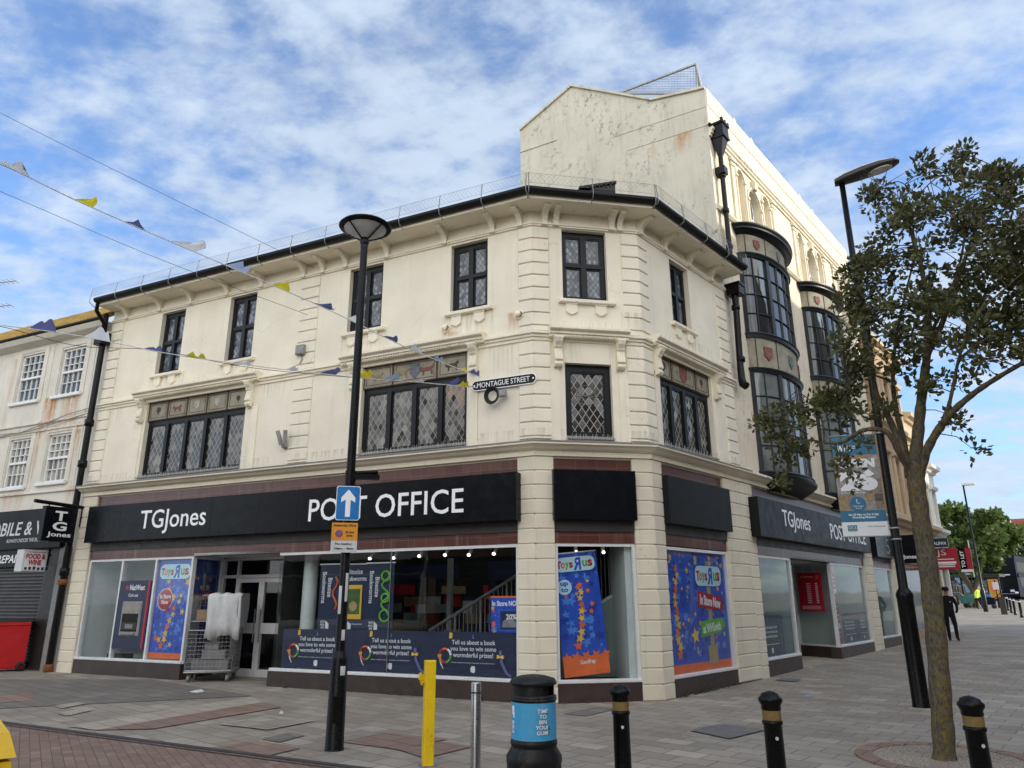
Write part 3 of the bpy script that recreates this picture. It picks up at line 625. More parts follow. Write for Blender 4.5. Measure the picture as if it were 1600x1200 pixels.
# left flank and inner closing walls
MB().box(0.0, 0.25, 0.02, 7, 0, EZ+0.1).obj('flank_wall', 'cream', cb, FL)
path = [Vector(PA)-Vector((0, 0)), Vector(PB), Vector(PC), Vector(PD)]
path[3] = Vector(PD)+Vector((FN.d.x, FN.d.y))*0.02
path = [(p.x, p.y) for p in path]
def swept(name, prof, mat, pth=path, parent=cb, **k):
    mb = MB(); sweep(mb, pth, prof, **k); return world_child(mb.obj(name, mat), parent)
swept('frieze_moulding', [(0.0, 8.655), (0.035, 8.665), (0.035, 8.69), (0.055, 8.70), (0.055, 8.735), (0.02, 8.75), (0.0, 8.75)], 'trim')
swept('string_course', [(0.0, 6.27), (0.03, 6.28), (0.03, 6.33), (0.06, 6.345), (0.06, 6.385), (0.10, 6.40), (0.10, 6.44), (0.0, 6.46)], 'trim')
swept('shop_cornice', [(0.0, 4.08), (0.07, 4.085), (0.07, 4.17), (0.10, 4.18), (0.15, 4.20), (0.20, 4.245), (0.24, 4.26), (0.26, 4.27), (0.26, 4.315), (0.0, 4.37)], 'trim')
swept('cornice_flashing', [(0.0, 4.375), (0.27, 4.318), (0.275, 4.305), (0.275, 4.325), (0.0, 4.392)], 'lead')
swept('eaves_soffit', [(-0.2, 8.985), (0.50, 8.985), (0.50, 9.075), (-0.2, 9.075)], 'trim')
gp = [(0.505, 9.06), (0.505, 9.15), (0.53, 9.17), (0.62, 9.17), (0.645, 9.15), (0.645, 9.10), (0.62, 9.06), (0.58, 9.045), (0.53, 9.045)]
swept('gutter', gp, 'gutter')
# slate roof rising behind the gutter
rp = [Vector((p[0], p[1], 0)) for p in path]; mb = MB()
def off(p, w_, z):
    return Vector((p[0], p[1], 0))
o0 = [FL.W(-0.05, -0.52, 9.12), FL.W(LL, -0.52, 9.12)+FM.n*(-0.16)*0, FM.W(LM, -0.52, 9.12), FN.W(LN, -0.52, 9.12)]
o0[1] = FL.W(LL+0.52*0.316, -0.52, 9.12); o0[2] = FM.W(LM+0.52*0.345, -0.52, 9.12)
i0 = [FL.W(-0.05, 4.2, 10.6), FL.W(LL-1.4, 4.2, 10.6), FM.W(LM-0.9, 4.2, 10.6), FN.W(LN, 3.4, 10.6)]
for k in range(3): mb.quad(o0[k], o0[k+1], i0[k+1], i0[k])
world_child(mb.obj('roof', 'slate'), cb)
# low roof hatch that pokes over the gutter of the chamfer
hu, hz = FM.P(900, 300, -1.0)
mb = MB(); hx0, hz0 = FM.P(912, 306, -0.9); hx1, hz1 = FM.P(961, 287, -0.9)
mb.prism([(hx0, hz1-0.28), (hx1, hz1-0.28), (hx1, hz1), (hx1-0.05, hz1)], 0.9, 1.5); mb.prism([(hx0-0.1, hz1-0.22), (hx1+0.02, hz1+0.0), (hx1+0.02, hz1+0.05), (hx0-0.1, hz1-0.17)], 0.85, 1.55)
mb.obj('roof_hatch', 'gutter', cb, FM)
# eave brackets
def bracket_mesh():
    mb = MB(); P = []
    P += [(0.0, 8.985), (-0.36, 8.985), (-0.36, 8.93)]
    for k in range(7):
        q = R(90*k/6); P.append((-0.33+0.25*math.sin(q)*1.0, 8.92-0.20*(1-math.cos(q))))
    P += [(-0.08, 8.70), (0.0, 8.70)]
    mb.xprism(P, -0.055, 0.055); mb.box(-0.065, 0.065, -0.38, 0, 8.955, 8.984); mb.box(-0.06, 0.06, -0.10, 0, 8.675, 8.715); return mb.mesh('eave_bracket', 'trim')
bm_ = bracket_mesh()
def put_mesh(me, name, parent, fr, u, y=0, z=0):
    o = bpy.data.objects.new(name, me); COL.objects.link(o); place(o, parent, fr); o.location = Vector(o.location)+Matrix.Rotation(-wrot(parent), 3, 'Z') @ (fr.d*u+fr.n*y+Vector((0, 0, z))); return o
for x in (191, 243, 291, 348, 402, 468, 498, 534, 599, 689, 764, 807): put_mesh(bm_, 'eave_bracket', cb, FL, FL.P(x, 486-0.245*(x-191), 0.2)[0])
for x, y in ((853, 328), (870.6, 330), (958, 338), (971, 341)): put_mesh(bm_, 'eave_bracket', cb, FM, FM.P(x, y, 0.2)[0])
for x, y in ((1010, 350), (1048, 378), (1086, 406), (1120, 430)): put_mesh(bm_, 'eave_bracket', cb, FN, FN.P(x, y, 0.2)[0])
# bird netting on rods along the gutter
def net(fr, u0, u1):
    mb = MB(); n = max(2, int((u1-u0)/0.95))
    for k in range(n+1):
        u = u0+(u1-u0)*k/n; mb.tube([(u, -0.50, 8.96), (u, -0.66, 9.03), (u, -0.67, 9.12), (u, -0.63, 9.44)], 0.010, 5)
    for z in (9.22, 9.43): mb.tube([(u0, -0.64, z), (u1, -0.64, z)], 0.003, 4)
    u = u0
    while u < u1:
        v = min(u+0.09, u1); mb.tube([(u, -0.64, 9.22), (v, -0.64, 9.325), (u, -0.64, 9.43)], 0.0016, 3, cap=False); mb.tube([(v, -0.64, 9.22), (u, -0.64, 9.325), (v, -0.64, 9.43)], 0.0024, 3, cap=False); u += 0.09
    return mb.obj('bird_net', 'lead', cb, fr)
net(FL, -0.1, LL+0.18); net(FM, -0.18, LM+0.2); net(FN, -0.2, LN)
# quoin strips (rusticated blocks)
def quoin(fr, u0, u1, z0, z1, ref=8.66, name='quoin_strip', pitch=0.259, w_=0.030, mat='cream', e0=0, e1=0):
    mb = MB(); z = ref
    while z > z0:
        a = max(z-pitch+0.022, z0); 
        if z-0.0 > a and z <= z1+1e-6: mb.bbox(u0-e0, u1+e1, -w_, 0.01, a, z-0.0, 0.012)
        z -= pitch
    return mb.obj(name, mat, cb, fr)
for fr, a, b, e0, e1 in ((FL, 0.02, 0.46, 0, 0), (FL, 6.40, 6.92, 0, 0), (FL, LL-0.28, LL, 0, .009), (FM, 0, 0.33, .009, 0), (FM, LM-0.34, LM, 0, .010), (FN, 0, 0.33, .010, 0), (FN, LN-0.50, LN-0.04, 0, 0)):
    quoin(fr, a, b, 6.47, 8.66, 8.64, e0=e0, e1=e1); quoin(fr, a, b, 4.40, 6.27, 6.25, e0=e0, e1=e1)
# casement windows
def window(fr, u0, u1, z0, z1, cols, rows, glass, sill=True, depth=0.11, bar=0.085, mul=0.10, split=0.52, ledge=False):
    mb = MB(); d = depth; mb.box(u0, u0+bar, d, d+0.08, z0, z1); mb.box(u1-bar, u1, d, d+0.08, z0, z1)
    mb.box(u0+bar, u1-bar, d, d+0.08, z1-bar*1.25, z1); mb.box(u0+bar, u1-bar, d-0.02, d+0.08, z0, z0+bar*1.2)
    a, b, c, e_ = u0+bar, u1-bar, z0+bar*1.2, z1-bar*1.25
    cw = (b-a-mul*(cols-1))/cols; us = [(a+i*(cw+mul), a+i*(cw+mul)+cw) for i in range(cols)]
    for i in range(cols-1): mb.box(us[i][1], us[i+1][0], d-0.025, d+0.08, c, e_)
    zs = [(c, e_)]
    if rows == 2:
        zm = c+(e_-c)*split; zs = [(c, zm-mul*0.4), (zm+mul*0.4, e_)]
        for x0, x1 in us: mb.box(x0, x1, d-0.02, d+0.08, zm-mul*0.4, zm+mul*0.4)
    for x0, x1 in us:                                    # inner casement bars
        for y0, y1 in zs:
            t = 0.028; mb.box(x0, x0+t, d+0.012, d+0.07, y0, y1); mb.box(x1-t, x1, d+0.012, d+0.07, y0, y1); mb.box(x0+t, x1-t, d+0.012, d+0.07, y0, y0+t); mb.box(x0+t, x1-t, d+0.012, d+0.07, y1-t, y1)
    wo = mb.obj('window', 'frame', cb, fr)
    k = 0
    for x0, x1 in us:
        for y0, y1 in zs:
            q = MB().box(x0+0.026, x1-0.026, d+0.035, d+0.05, y0+0.026, y1-0.026)
            q.obj('pane', glass[k % len(glass)] if isinstance(glass, list) else glass, wo, fr); k += 1
    if sill:
        s_ = MB(); s_.bbox(u0-0.09, u1+0.13, -0.09, 0.12, z0-0.075, z0+0.0, 0.012)
        for x in (u0+0.05, u1-0.27):
            s_.prism([(x, z0-0.09), (x, z0-0.25), (x+0.05, z0-0.28), (x+0.11, z0-0.25+0.0-0.06), (x+0.17, z0-0.28), (x+0.22, z0-0.25), (x+0.22, z0-0.09)][::-1], -0.045, 0.0)
            s_.box(x-0.01, x+0.23, -0.06, 0, z0-0.10, z0-0.074)
        s_.obj('sill', 'trim', wo, fr)
    else:
        MB().xprism([(-0.06, z0-0.01), (0.12, z0-0.01), (0.12, z0+0.07), (0.06, z0+0.07), (-0.06, z0+0.02)], u0, u1).obj('sill', 'lead', wo, fr)
    return wo
for o in W_L[:4]: window(FL, *o, 2, 2, 'lead_up')
window(FM, *W_M[0], 2, 2, 'lead_up'); window(FN, *W_N[0], 2, 2, 'lead_up')
window(FL, 1.80, 5.04, 4.42, 5.82, 5, 1, 'lead_lo', sill=False)
window(FL, 8.22, 10.71, 4.42, 5.82, 4, 1, ['lead_lo', 'lead_lo', 'lead_am', 'lead_am'], sill=False)
window(FM, *W_M[1], 1, 1, 'lead_dk', sill=False, bar=0.11)
window(FN, 0.58, 2.74, 4.44, 5.84, 4, 1, 'lead_lo', sill=False)
# small crown and shield outlines in lead on the black corner window
mb = MB(); cu, cz_ = 1.03, 5.25
for a in (-0.17, 0.17): mb.tube([(cu+a, 0.135, cz_-0.10), (cu+a*1.05, 0.135, cz_+0.18)], 0.006, 4)
mb.tube([(cu-0.22, 0.135, cz_+0.02), (cu+0.22, 0.135, cz_+0.02)], 0.006, 4)
for zc, rr in ((0.13, 0.16), (-0.06, 0.15)): mb.tube([(cu+rr*math.cos(q*0.3926), 0.135, cz_+zc+rr*0.6*math.sin(q*0.3926)) for q in range(17)], 0.006, 4)
mb.tube([(1.28, 0.135, 4.72), (1.28, 0.135, 4.58), (1.34, 0.135, 4.53), (1.40, 0.135, 4.58), (1.40, 0.135, 4.72), (1.28, 0.135, 4.72)], 0.006, 4)
mb.tube([(1.34, 0.135, 4.72), (1.34, 0.135, 4.53)], 0.005, 4)
mb.obj('leaded_emblem', 'lead', cb, FM)
# painted panel friezes above the wide windows
def panels(fr, u0, u1, z0, z1, cuts, emb):
    mb = MB(); mb.box(u0, u1, 0.07, 0.2, z0, z1, 0); us = [u0+(u1-u0)*c for c in cuts]
    for a, b in zip(us, us[1:]):
        for q0, q1, q2, q3 in ((a, a+0.02, z0, z1), (b-0.02, b, z0, z1), (a, b, z0, z0+0.02), (a, b, z1-0.025, z1)): mb.box(q0, q1, 0.056, 0.07, q2, q3, 1)
        i = 0.065
        for q0, q1, q2, q3 in ((a+i, a+i+.01, z0+i, z1-i), (b-i-.01, b-i, z0+i, z1-i), (a+i, b-i, z0+i, z0+i+.01), (a+i, b-i, z1-i-.01, z1-i)): mb.box(q0, q1, 0.064, 0.07, q2, q3, 1)
    for (c, kind, mi, s_) in emb:
        x = u0+(u1-u0)*c; z = (z0+z1)/2
        if kind == 'shield': mb.prism([(x-s_*.8, z+s_), (x-s_*.8, z-s_*.3), (x, z-s_*1.1), (x+s_*.8, z-s_*.3), (x+s_*.8, z+s_)], 0.060, 0.07, mi)
        elif kind == 'tree':
            mb.prism(disc(x, z+s_*.2, s_*.75, 9), 0.062, 0.07, mi); mb.box(x-.012, x+.012, 0.062, 0.07, z-s_, z-s_*.3, mi)
        elif kind == 'beast':
            mb.prism([(x-s_*1.4, z-s_*.2), (x-s_*.9, z-s_*.35), (x-s_*.9, z-s_), (x-s_*.7, z-s_), (x-s_*.6, z-s_*.35), (x+s_*.6, z-s_*.3), (x+s_*.8, z-s_), (x+s_, z-s_), (x+s_*.95, z), (x+s_*1.3, z+s_*.5), (x+s_*1.1, z+s_*.8), (x+s_*.7, z+s_*.35), (x-s_*.8, z+s_*.3), (x-s_*1.5, z+s_*.7)][::1], 0.060, 0.07, mi)
    return mb.obj('painted_panel_band', ['panel', 'panelline', 'panelred', 'panelblue', 'panelgold', 'panelpale'], cb, fr)
panels(FL, 1.80, 5.04, 5.82, 6.30, [0, .2, .4, .6, .8, 1], [(.1, 'tree', 1, .10), (.3, 'beast', 2, .10), (.5, 'shield', 5, .10), (.7, 'shield', 5, .09), (.9, 'tree', 1, .08)])
panels(FL, 8.22, 10.71, 5.82, 6.30, [0, .29, .71, 1], [(.14, 'beast', 4, .10), (.38, 'beast', 4, .12), (.5, 'shield', 3, .15), (.62, 'beast', 2, .12), (.85, 'beast', 1, .11)])
panels(FN, 0.58, 2.74, 5.84, 6.32, [0, .27, .73, 1], [(.13, 'tree', 1, .12), (.5, 'shield', 2, .19), (.38, 'tree', 4, .07), (.62, 'tree', 4, .07), (.86, 'tree', 1, .09)])
# hood mouldings with console brackets
def console(x, z1):
    mb = MB(); P = [(0, z1), (-0.20, z1), (-0.20, z1-0.05)]
    for k in range(8): q = R(180*k/7); P.append((-0.155-0.035*math.cos(q)*1.0, z1-0.07-0.075*k/7*1.6))
    for k in range(7): q = R(180*k/6); P.append((-0.11-0.02*math.cos(q)*-1, z1-0.22-0.22*k/6))
    P += [(-0.09, z1-0.46)]
    for k in range(6): q = R(180*k/5); P.append((-0.09-0.035*math.sin(q), z1-0.47-0.10*k/5))
    P += [(0, z1-0.58)]
    mb.xprism(P, x-0.075, x+0.075)
    for dx_ in (-0.045, 0, 0.045): mb.xprism([(p[0]-0.012 if p[0] < -0.05 else p[0], p[1]) for p in P], x+dx_-0.012, x+dx_+0.012)
    mb.box(x-0.09, x+0.09, -0.215, 0, z1-0.035, z1); mb.box(x-0.075, x+0.075, -0.03, 0, z1-0.60, z1-0.5); return mb
def hood(fr, u0, u1, z, cons):
    mb = MB(); prof = [(0.0, 0.0), (-0.13, 0.0), (-0.13, 0.045), (-0.17, 0.06), (-0.17, 0.10), (-0.22, 0.125), (-0.235, 0.14), (-0.235, 0.185), (0.0, 0.225)]
    mb.xprism([(y, z+h) for y, h in prof], u0, u1)
    x = u0+0.05
    while x < u1-0.05: mb.box(x, x+0.03, -0.155, -0.12, z+0.012, z+0.042); x += 0.06
    rnd = random.Random(int(u0*100))
    x = u0+0.04
    while x < u1:                                           # bird spikes
        mb.tube([(x, -0.11, z+0.20), (x+rnd.uniform(-.03, .03), -0.16+rnd.uniform(-.03, .05), z+0.31)], 0.003, 3, cap=False); x += 0.045
    h = mb.obj('window_hood', 'trim', cb, fr)
    for c in cons: console(c, z).obj('console_bracket', 'trim', h, fr)
hood(FL, 1.44, 5.44, 6.36, (1.66, 5.18)); hood(FL, 7.74, 11.12, 6.36, (8.06, 10.88)); hood(FM, 0.29, 1.84, 6.33, (0.46, 1.67)); hood(FN, 0.27, 3.22, 6.36, (0.45, 2.90))
# spikes standing along the shop cornice
rnd = random.Random(3)
for fr, L_ in ((FL, LL), (FM, LM), (FN, LN)):
    mb = MB(); u = 0.05
    while u < L_:
        mb.tube([(u, -0.10, 4.36), (u+rnd.uniform(-.04, .04), -0.12+rnd.uniform(-.05, .06), 4.49)], 0.0026, 3, cap=False); u += 0.055
    mb.box(0.02, L_-.02, -0.115, -0.09, 4.352, 4.362); mb.obj('bird_spikes', 'trim', cb, fr)
# thin vertical pilaster reveals beside the wide windows
for fr, u in ((FL, 5.34), (FL, 8.00), (FL, 10.86), (FL, 1.62), (FN, 0.44), (FN, 2.94), (FM, 0.40), (FM, 1.72)):
    MB().box(u-0.09, u+0.09, -0.022, 0.0, 4.36, 5.80).obj('pilaster_strip', 'trim', cb, fr)

# --- shop front
def pilaster(fr, u0, u1, z0, e0=0, e1=0, name='pilaster'):
    mb = MB(); n = 16; h = (4.075-z0)/n
    for k in range(n): mb.bbox(u0-e0, u1+e1, -0.05, 0.25, z0+k*h+0.010, z0+(k+1)*h-0.004, 0.012)
    mb.box(u0+0.01, u1-0.01, -0.032, 0.24, z0, 4.075); return mb.obj(name, 'pilaster', cb, fr)
pilaster(FL, 0.04, 0.56, 0.03); pilaster(FL, LL-0.32, LL, 0.0, 0, .016); pilaster(FM, 0, 0.335, 0.0, .016, 0)
pilaster(FM, LM-0.355, LM, 0.0, 0, .017); pilaster(FN, 0, 0.345, 0.0, .017, 0)
pilaster(FN, LN-1.02, LN, 0.05, 0, .001)
def strip(name, fr, u0, u1, z0, z1, y0, y1, mat, b=None):
    mb = MB(); (mb.bbox(u0, u1, y0, y1, z0, z1, b) if b else mb.box(u0, u1, y0, y1, z0, z1)); return mb.obj(name, mat, cb, fr)
for fr, a, b in ((FL, 0.56, LL-0.32), (FM, 0.335, LM-0.355), (FN, 0.345, LN-1.02)):
    strip('tile_band', fr, a, b, 3.70, 4.08, 0.01, 0.25, 'tile'); strip('tile_band', fr, a, b, 2.565, 2.765, 0.0, 0.25, 'tile'); strip('shutter_housing', fr, a, b, 2.765, 3.2, -0.03, 0.2, 'fasciaside')
# fascia boards
fb = strip('fascia_board', FL, 0.60, LL-0.25, 2.945, 3.785, -0.26, 0.0, 'gloss', 0.008)
mb = MB()
for u in (1.75, 4.62, 5.95, 7.0, 10.9): mb.box(u, u+0.006, -0.263, -0.255, 2.955, 3.775)
mb.obj('panel_joint', 'black', fb, FL)
mb = MB(); text_into(mb, 'TGJones', 2.45, 4.49, 3.06, 3.60, -0.262, bold=0.006); mb.obj('lettering', 'letter', fb, FL)
mb = MB(); text_into(mb, 'POST OFFICE', 7.30, 10.82, 3.125, 3.565, -0.262, bold=0.006, space=1.02); mb.obj('lettering', 'letter', fb, FL)
strip('fascia_board', FM, 0.30, LM-0.335, 2.955, 3.83, -0.17, 0.0, 'gloss', 0.008); strip('fascia_board', FN, 0.325, LN-1.0, 2.94, 3.815, -0.17, 0.0, 'fasciagrey', 0.008)

# shop windows: frame, panes, plinth
def shopwin(fr, u0, u1, z0, z1, muls, glass='glass', parent=cb, y=0.02, fw=0.055, left=True, right=True, sillproud=0.05):
    mb = MB(); xs = [u0]+list(muls)+[u1]
    mb.box(u0, u1, y-0.01, y+0.08, z1-fw, z1); mb.bbox(u0-0.01, u1+0.01, y-sillproud, y+0.09, z0, z0+fw, 0.008)
    for i, x in enumerate(xs):
        if (i == 0 and not left) or (i == len(xs)-1 and not right): continue
        a = x if i == 0 else (x-fw if i == len(xs)-1 else x-fw/2); mb.box(a, a+fw, y-0.015, y+0.08, z0+fw, z1-fw)
    f = mb.obj('shop_window', 'whitealu', parent, fr)
    for a, b in zip(xs, xs[1:]): MB().box(a+0.004, b-0.004, y+0.026, y+0.034, z0+fw, z1-fw).obj('pane', glass, f, fr)
    return f
shopwin(FL, 0.57, 3.97, 0.36, 2.57, (1.72, 2.82))
strip('plinth', FL, 0.56, 3.97, 0.0, 0.36, -0.02, 0.25, 'plinth')
jw = shopwin(FL, 6.40, LL-0.32, 0.31, 2.565, (), left=False); MB().box(9.105, 9.117, 0.03, 0.06, 0.37, 2.5).obj('glass_joint', 'steel', jw, FL)
strip('plinth', FL, 6.36, LL-0.32, -0.02, 0.31, -0.02, 0.25, 'plinth')
shopwin(FM, 0.335, LM-0.355, 0.30, 2.57, ()); strip('plinth', FM, 0.335, LM-0.355, -0.02, 0.30, -0.02, 0.25, 'plinth')
shopwin(FN, 0.345, LN-1.02, 0.30, 2.545, ()); strip('plinth', FN, 0.345, LN-1.02, -0.02, 0.30, -0.02, 0.25, 'plinth')
# recessed entrance: glazed returns, white door frame, double door
DY = 1.15
ra = (3.97, 0.0); rb = (FL.P(348, 900, -DY)[0], DY)
lf = Frame((FL.W(*ra, 0).x, FL.W(*ra, 0).y), tuple((FL.W(*rb, 0)-FL.W(*ra, 0)).to_2d())); rl = (Vector(rb)-Vector(ra)).length
shopwin(lf, 0.02, rl, 0.36, 2.57, (), y=0.01, left=False); MB().box(0, rl, 0, 0.08, 0, 0.36).obj('plinth', 'plinth', cb, lf)
rc = (6.40, 0.0); rd = (6.05, DY)
rf = Frame((FL.W(*rd, 0).x, FL.W(*rd, 0).y), tuple((FL.W(*rc, 0)-FL.W(*rd, 0)).to_2d())); rl2 = (Vector(rc)-Vector(rd)).length
MB().box(0, rl2, 0.02, 0.03, 0.31, 2.6).obj('glazed_return', 'glass', cb, rf); MB().box(0, rl2, 0, 0.08, 0, 0.31).obj('plinth', 'plinth', cb, rf)
strip('entrance_ceiling', FL, 3.97, 6.42, 2.57, 2.62, 0.0, DY+0.1, 'interw')
mb = MB(); dx0, dx1 = rb[0], 6.05; d0 = FL.P(368, 960, -DY)[0]; d1 = FL.P(446, 960, -DY)[0]
for a, b, c, d in ((dx0, dx0+0.06, 0.02, 2.57), (dx1-0.06, dx1, 0.02, 2.57), (d0-0.06, d0, 0.02, 2.57), (d1, d1+0.06, 0.02, 2.57), (dx0, dx1, 2.51, 2.57), (dx0, dx1, 2.12, 2.19)): mb.box(a, b, DY-0.02, DY+0.06, c, d)
ef = mb.obj('entrance_frame', 'whitealu', cb, FL)
for a, b, c, d in ((dx0+.06, d0-.06, .05, 2.12), (d1+.06, dx1-.06, .05, 2.12), (dx0+.06, dx1-.06, 2.19, 2.51)): MB().box(a, b, DY+.02, DY+.03, c, d).obj('pane', 'glass', ef, FL)
dm = (d0+d1)/2
for a, b, hx in ((d0, dm-0.004, dm-0.10), (dm+0.004, d1, dm+0.06)):
    mb = MB(); y0, y1 = DY-0.03, DY+0.03
    mb.box(a, a+0.075, y0, y1, 0.03, 2.11); mb.box(b-0.075, b, y0, y1, 0.03, 2.11); mb.box(a+.075, b-.075, y0, y1, 2.02, 2.11); mb.box(a+.075, b-.075, y0, y1, 0.03, 0.20); mb.box(a+.075, b-.075, y0, y1, 0.93, 1.15)
    dr = mb.obj('door', 'whitealu', cb, FL); 
    for c, d in ((0.2, 0.93), (1.15, 2.02)): MB().box(a+.075, b-.075, DY-0.004, DY+0.004, c, d).obj('pane', 'glass', dr, FL)
    MB().tube([(hx+0.02, y0-0.05, 0.75), (hx+0.02, y0-0.05, 1.45)], 0.014, 8).obj('handle', 'steel', dr, FL)
strip('threshold', FL, 3.9, 6.42, 0.0, 0.022, -0.05, DY+0.05, 'palepav')
# interior shells
def room(fr, u0, u1, d, z0, z1, wm_, fm, cm, back=None, y=0.13):
    for nm, a, m in (('interior_floor', (u0, u1, y, d, z0-0.02, z0), fm), ('interior_ceiling', (u0, u1, y+0.12, d, z1, z1+0.02), cm), ('interior_wall', (u0, u1, d, d+0.03, z0, z1), back or wm_), ('interior_wall', (u0-0.02, u0, y, d, z0, z1), wm_), ('interior_wall', (u1, u1+0.02, y, d, z0, z1), wm_)):
        MB().box(*a).obj(nm, m, cb, fr)
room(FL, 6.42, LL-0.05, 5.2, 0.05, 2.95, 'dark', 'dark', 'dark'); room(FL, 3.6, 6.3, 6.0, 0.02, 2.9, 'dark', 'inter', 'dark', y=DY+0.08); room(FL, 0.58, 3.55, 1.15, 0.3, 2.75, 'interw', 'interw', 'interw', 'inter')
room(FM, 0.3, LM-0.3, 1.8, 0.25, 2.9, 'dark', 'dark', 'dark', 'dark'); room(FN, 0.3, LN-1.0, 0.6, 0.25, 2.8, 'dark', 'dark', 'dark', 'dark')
# things just inside the glass
MB().lathe([(0.15, 0.3), (0.15, 2.6)], 20, 6.78, 0.55).obj('column', 'interw', cb, FL)
mb = MB()                                               # stair balustrade seen through the window
sa, sb = FL.P(672, 985, -1.6), FL.P(806, 900, -1.6)
n = 20
for k in range(n+1):
    t = k/n; u = sa[0]+(sb[0]-sa[0])*t; zt = sa[1]+(sb[1]-sa[1])*t; mb.tube([(u, 1.6, 0.2), (u, 1.6, zt)], 0.012 if k % 6 else 0.03, 5)
mb.tube([(sa[0], 1.6, sa[1]), (sb[0], 1.6, sb[1])], 0.035, 6)
mb.obj('stair_balustrade', 'lead', cb, FL)
mb = MB()
for px, py in ((660, 862), (700, 860), (737, 860), (776, 858), (583, 866), (620, 865)):
    u, z = FL.P(px, py, -0.9); mb.tube([(u, 0.9, 2.95), (u, 0.9, z+0.02), (u-0.02, 0.85, z-0.09)], 0.035, 8); mb.prism(disc(u-.02, z-.09, .028, 10), .80, .84, 1)
mb.box(6.6, 11.7, 0.88, 0.92, 2.93, 2.95); mb.obj('spot_lights', ['white', 'lamp'], cb, FL)
rnd2 = random.Random(17); mb = MB(); mb.box(8.9, 9.0, 2.5, 2.6, 0.1, 2.5, 0)
for k in range(9):
    u = 7.2+k*0.55; mb.box(u, u+0.5, 3.4, 3.8, 0.1, 1.5+0.3*(k % 3), 1)
    for j in range(4): mb.box(u+0.03, u+0.47, 3.37, 3.4, 0.4+j*0.36, 0.62+j*0.36, 2+(k*3+j) % 4)
for k in range(5): mb.box(6.8+k*1.0, 7.3+k*1.0, 2.0, 4.6, 2.90, 2.93, 6)
for k in range(26):
    u = 6.9+rnd2.random()*4.6; z = rnd2.choice((.55, .95, 1.35, 1.75)); mb.box(u, u+.12+.12*rnd2.random(), 2.2+rnd2.random(), 2.3+rnd2.random()*.2+1, z, z+.16+.14*rnd2.random(), rnd2.choice((2, 2, 4, 5, 3)))
mb.box(9.6, 11.2, 3.1, 3.2, 2.05, 2.45, 2); mb.box(7.3, 8.8, 3.1, 3.2, 2.1, 2.4, 2)
mb.obj('shop_shelving', ['inter', 'fasciaside', 'navy', 'red', 'inter', 'tan', 'tubelamp'], cb, FL)
mb = MB()
for k in range(5): mb.box(0.60, 3.4, 1.0, 1.14, 0.5+0.0, 0.52)
mb.box(1.05, 1.55, 0.45, 0.75, 0.36, 0.46, 1)
mb.obj('window_bed', ['inter', 'dark'], cb, FL)
# framed bottles printed on the inner wall of the left window
mb = MB()
for u in (1.02, 1.36):
    z0 = 0.72; mb.prism([(u-0.12, z0), (u+0.12, z0), (u+0.12, z0+0.45), (u+0.05, z0+0.62), (u-0.05, z0+0.62), (u-0.12, z0+0.45)], 0.98, 1.0, 0); mb.box(u-.07, u+.07, .97, .98, z0+.16, z0+.36, 1)
mb.obj('window_print', ['card', 'panel'], cb, FL)
# chamfer window back: sloping pale stair side, dark upper part, coloured books at the top
mb = MB(); mb.prism([(0.34, 0.3), (LM-0.36, 0.3), (LM-0.36, 1.75), (0.34, 0.95)], 0.95, 1.0, 0)
mb.prism([(0.34, 0.95), (LM-0.36, 1.75), (LM-0.36, 1.80), (0.34, 1.0)], 0.93, 1.02, 1); mb.box(LM-0.52, LM-0.37, 0.12, 1.0, 0.3, 2.6, 1)
for k in range(11):
    u = 1.0+k*0.075; mb.tube([(u, 1.0, 1.2), (u, 1.0, 2.5)], 0.010, 5, 3)
for k in range(14): mb.box(0.62+k*0.055, 0.665+k*0.055, 1.05, 1.2, 2.22, 2.46, 4+k % 5)
mb.obj('stair_side', ['interg', 'interw', 'dark', 'galv', 'red', 'yellow', 'green', 'blue2', 'orange'], cb, FM)
mb = MB()
for u in (0.78, 1.28): mb.tube([(u, 0.3, 2.75), (u, 0.3, 2.55), (u, 0.27, 2.43)], 0.035, 8); mb.prism(disc(u, 2.43, .028, 10), .22, .25, 1)
mb.obj('spot_lights', ['white', 'lamp'], cb, FM)

# --- posters and notices
def stars(mb, x0, x1, z0, z1, y, n, mats, rnd, r0=0.03, r1=0.09):
    for _ in range(n):
        r = rnd.uniform(r0, r1); star(mb, rnd.uniform(x0+r, x1-r), rnd.uniform(z0+r, z1-r), r, y-rnd.uniform(0, 0.0015), rnd.choice(mats), rnd.uniform(-.4, .4))
PM = ['royal', 'blue2', 'blue3', 'yellow', 'orange', 'red', 'skyblue', 'green', 'white_p', 'navy', 'tan']
def toylogo(mb, x0, x1, z0, z1, y):
    mb.prism(rrect(x0, x1, z0, z1, (z1-z0)*0.38), y-0.003, y, 2); i = 0.012; mb.prism(rrect(x0+i, x1-i, z0+i, z1-i, (z1-z0)*0.36), y-0.005, y-0.003, 6)
    W_ = x1-x0; H_ = z1-z0; a, b = z0+0.27*H_, z0+0.73*H_
    def L(ch, f0, f1, m, k0=0, k1=0, **kw): text_into(mb, ch, x0+f0*W_, x0+f1*W_, a+k0*H_, b+k1*H_, y-0.005, m, 0.003, bold=0.035, **kw)
    L('T', .05, .17, 5); L('o', .16, .26, 4, 0, -.10); L('y', .26, .36, 7, -.10, -.08); L('s', .36, .45, 5, 0, -.10)
    L('R', .455, .645, 0, -.17, .17, mirror=True); star(mb, x0+.565*W_, z0+.66*H_, .055*H_+.01, y-0.0095, 8)
    L('u', .68, .80, 7, 0, -.05); L('s', .81, .93, 5, 0, -.03)
def poster(name, label, fr, u0, z0, y, group=None, cat='poster'):
    return fthing(name, label, cat, fr, u0, y, z0, group)
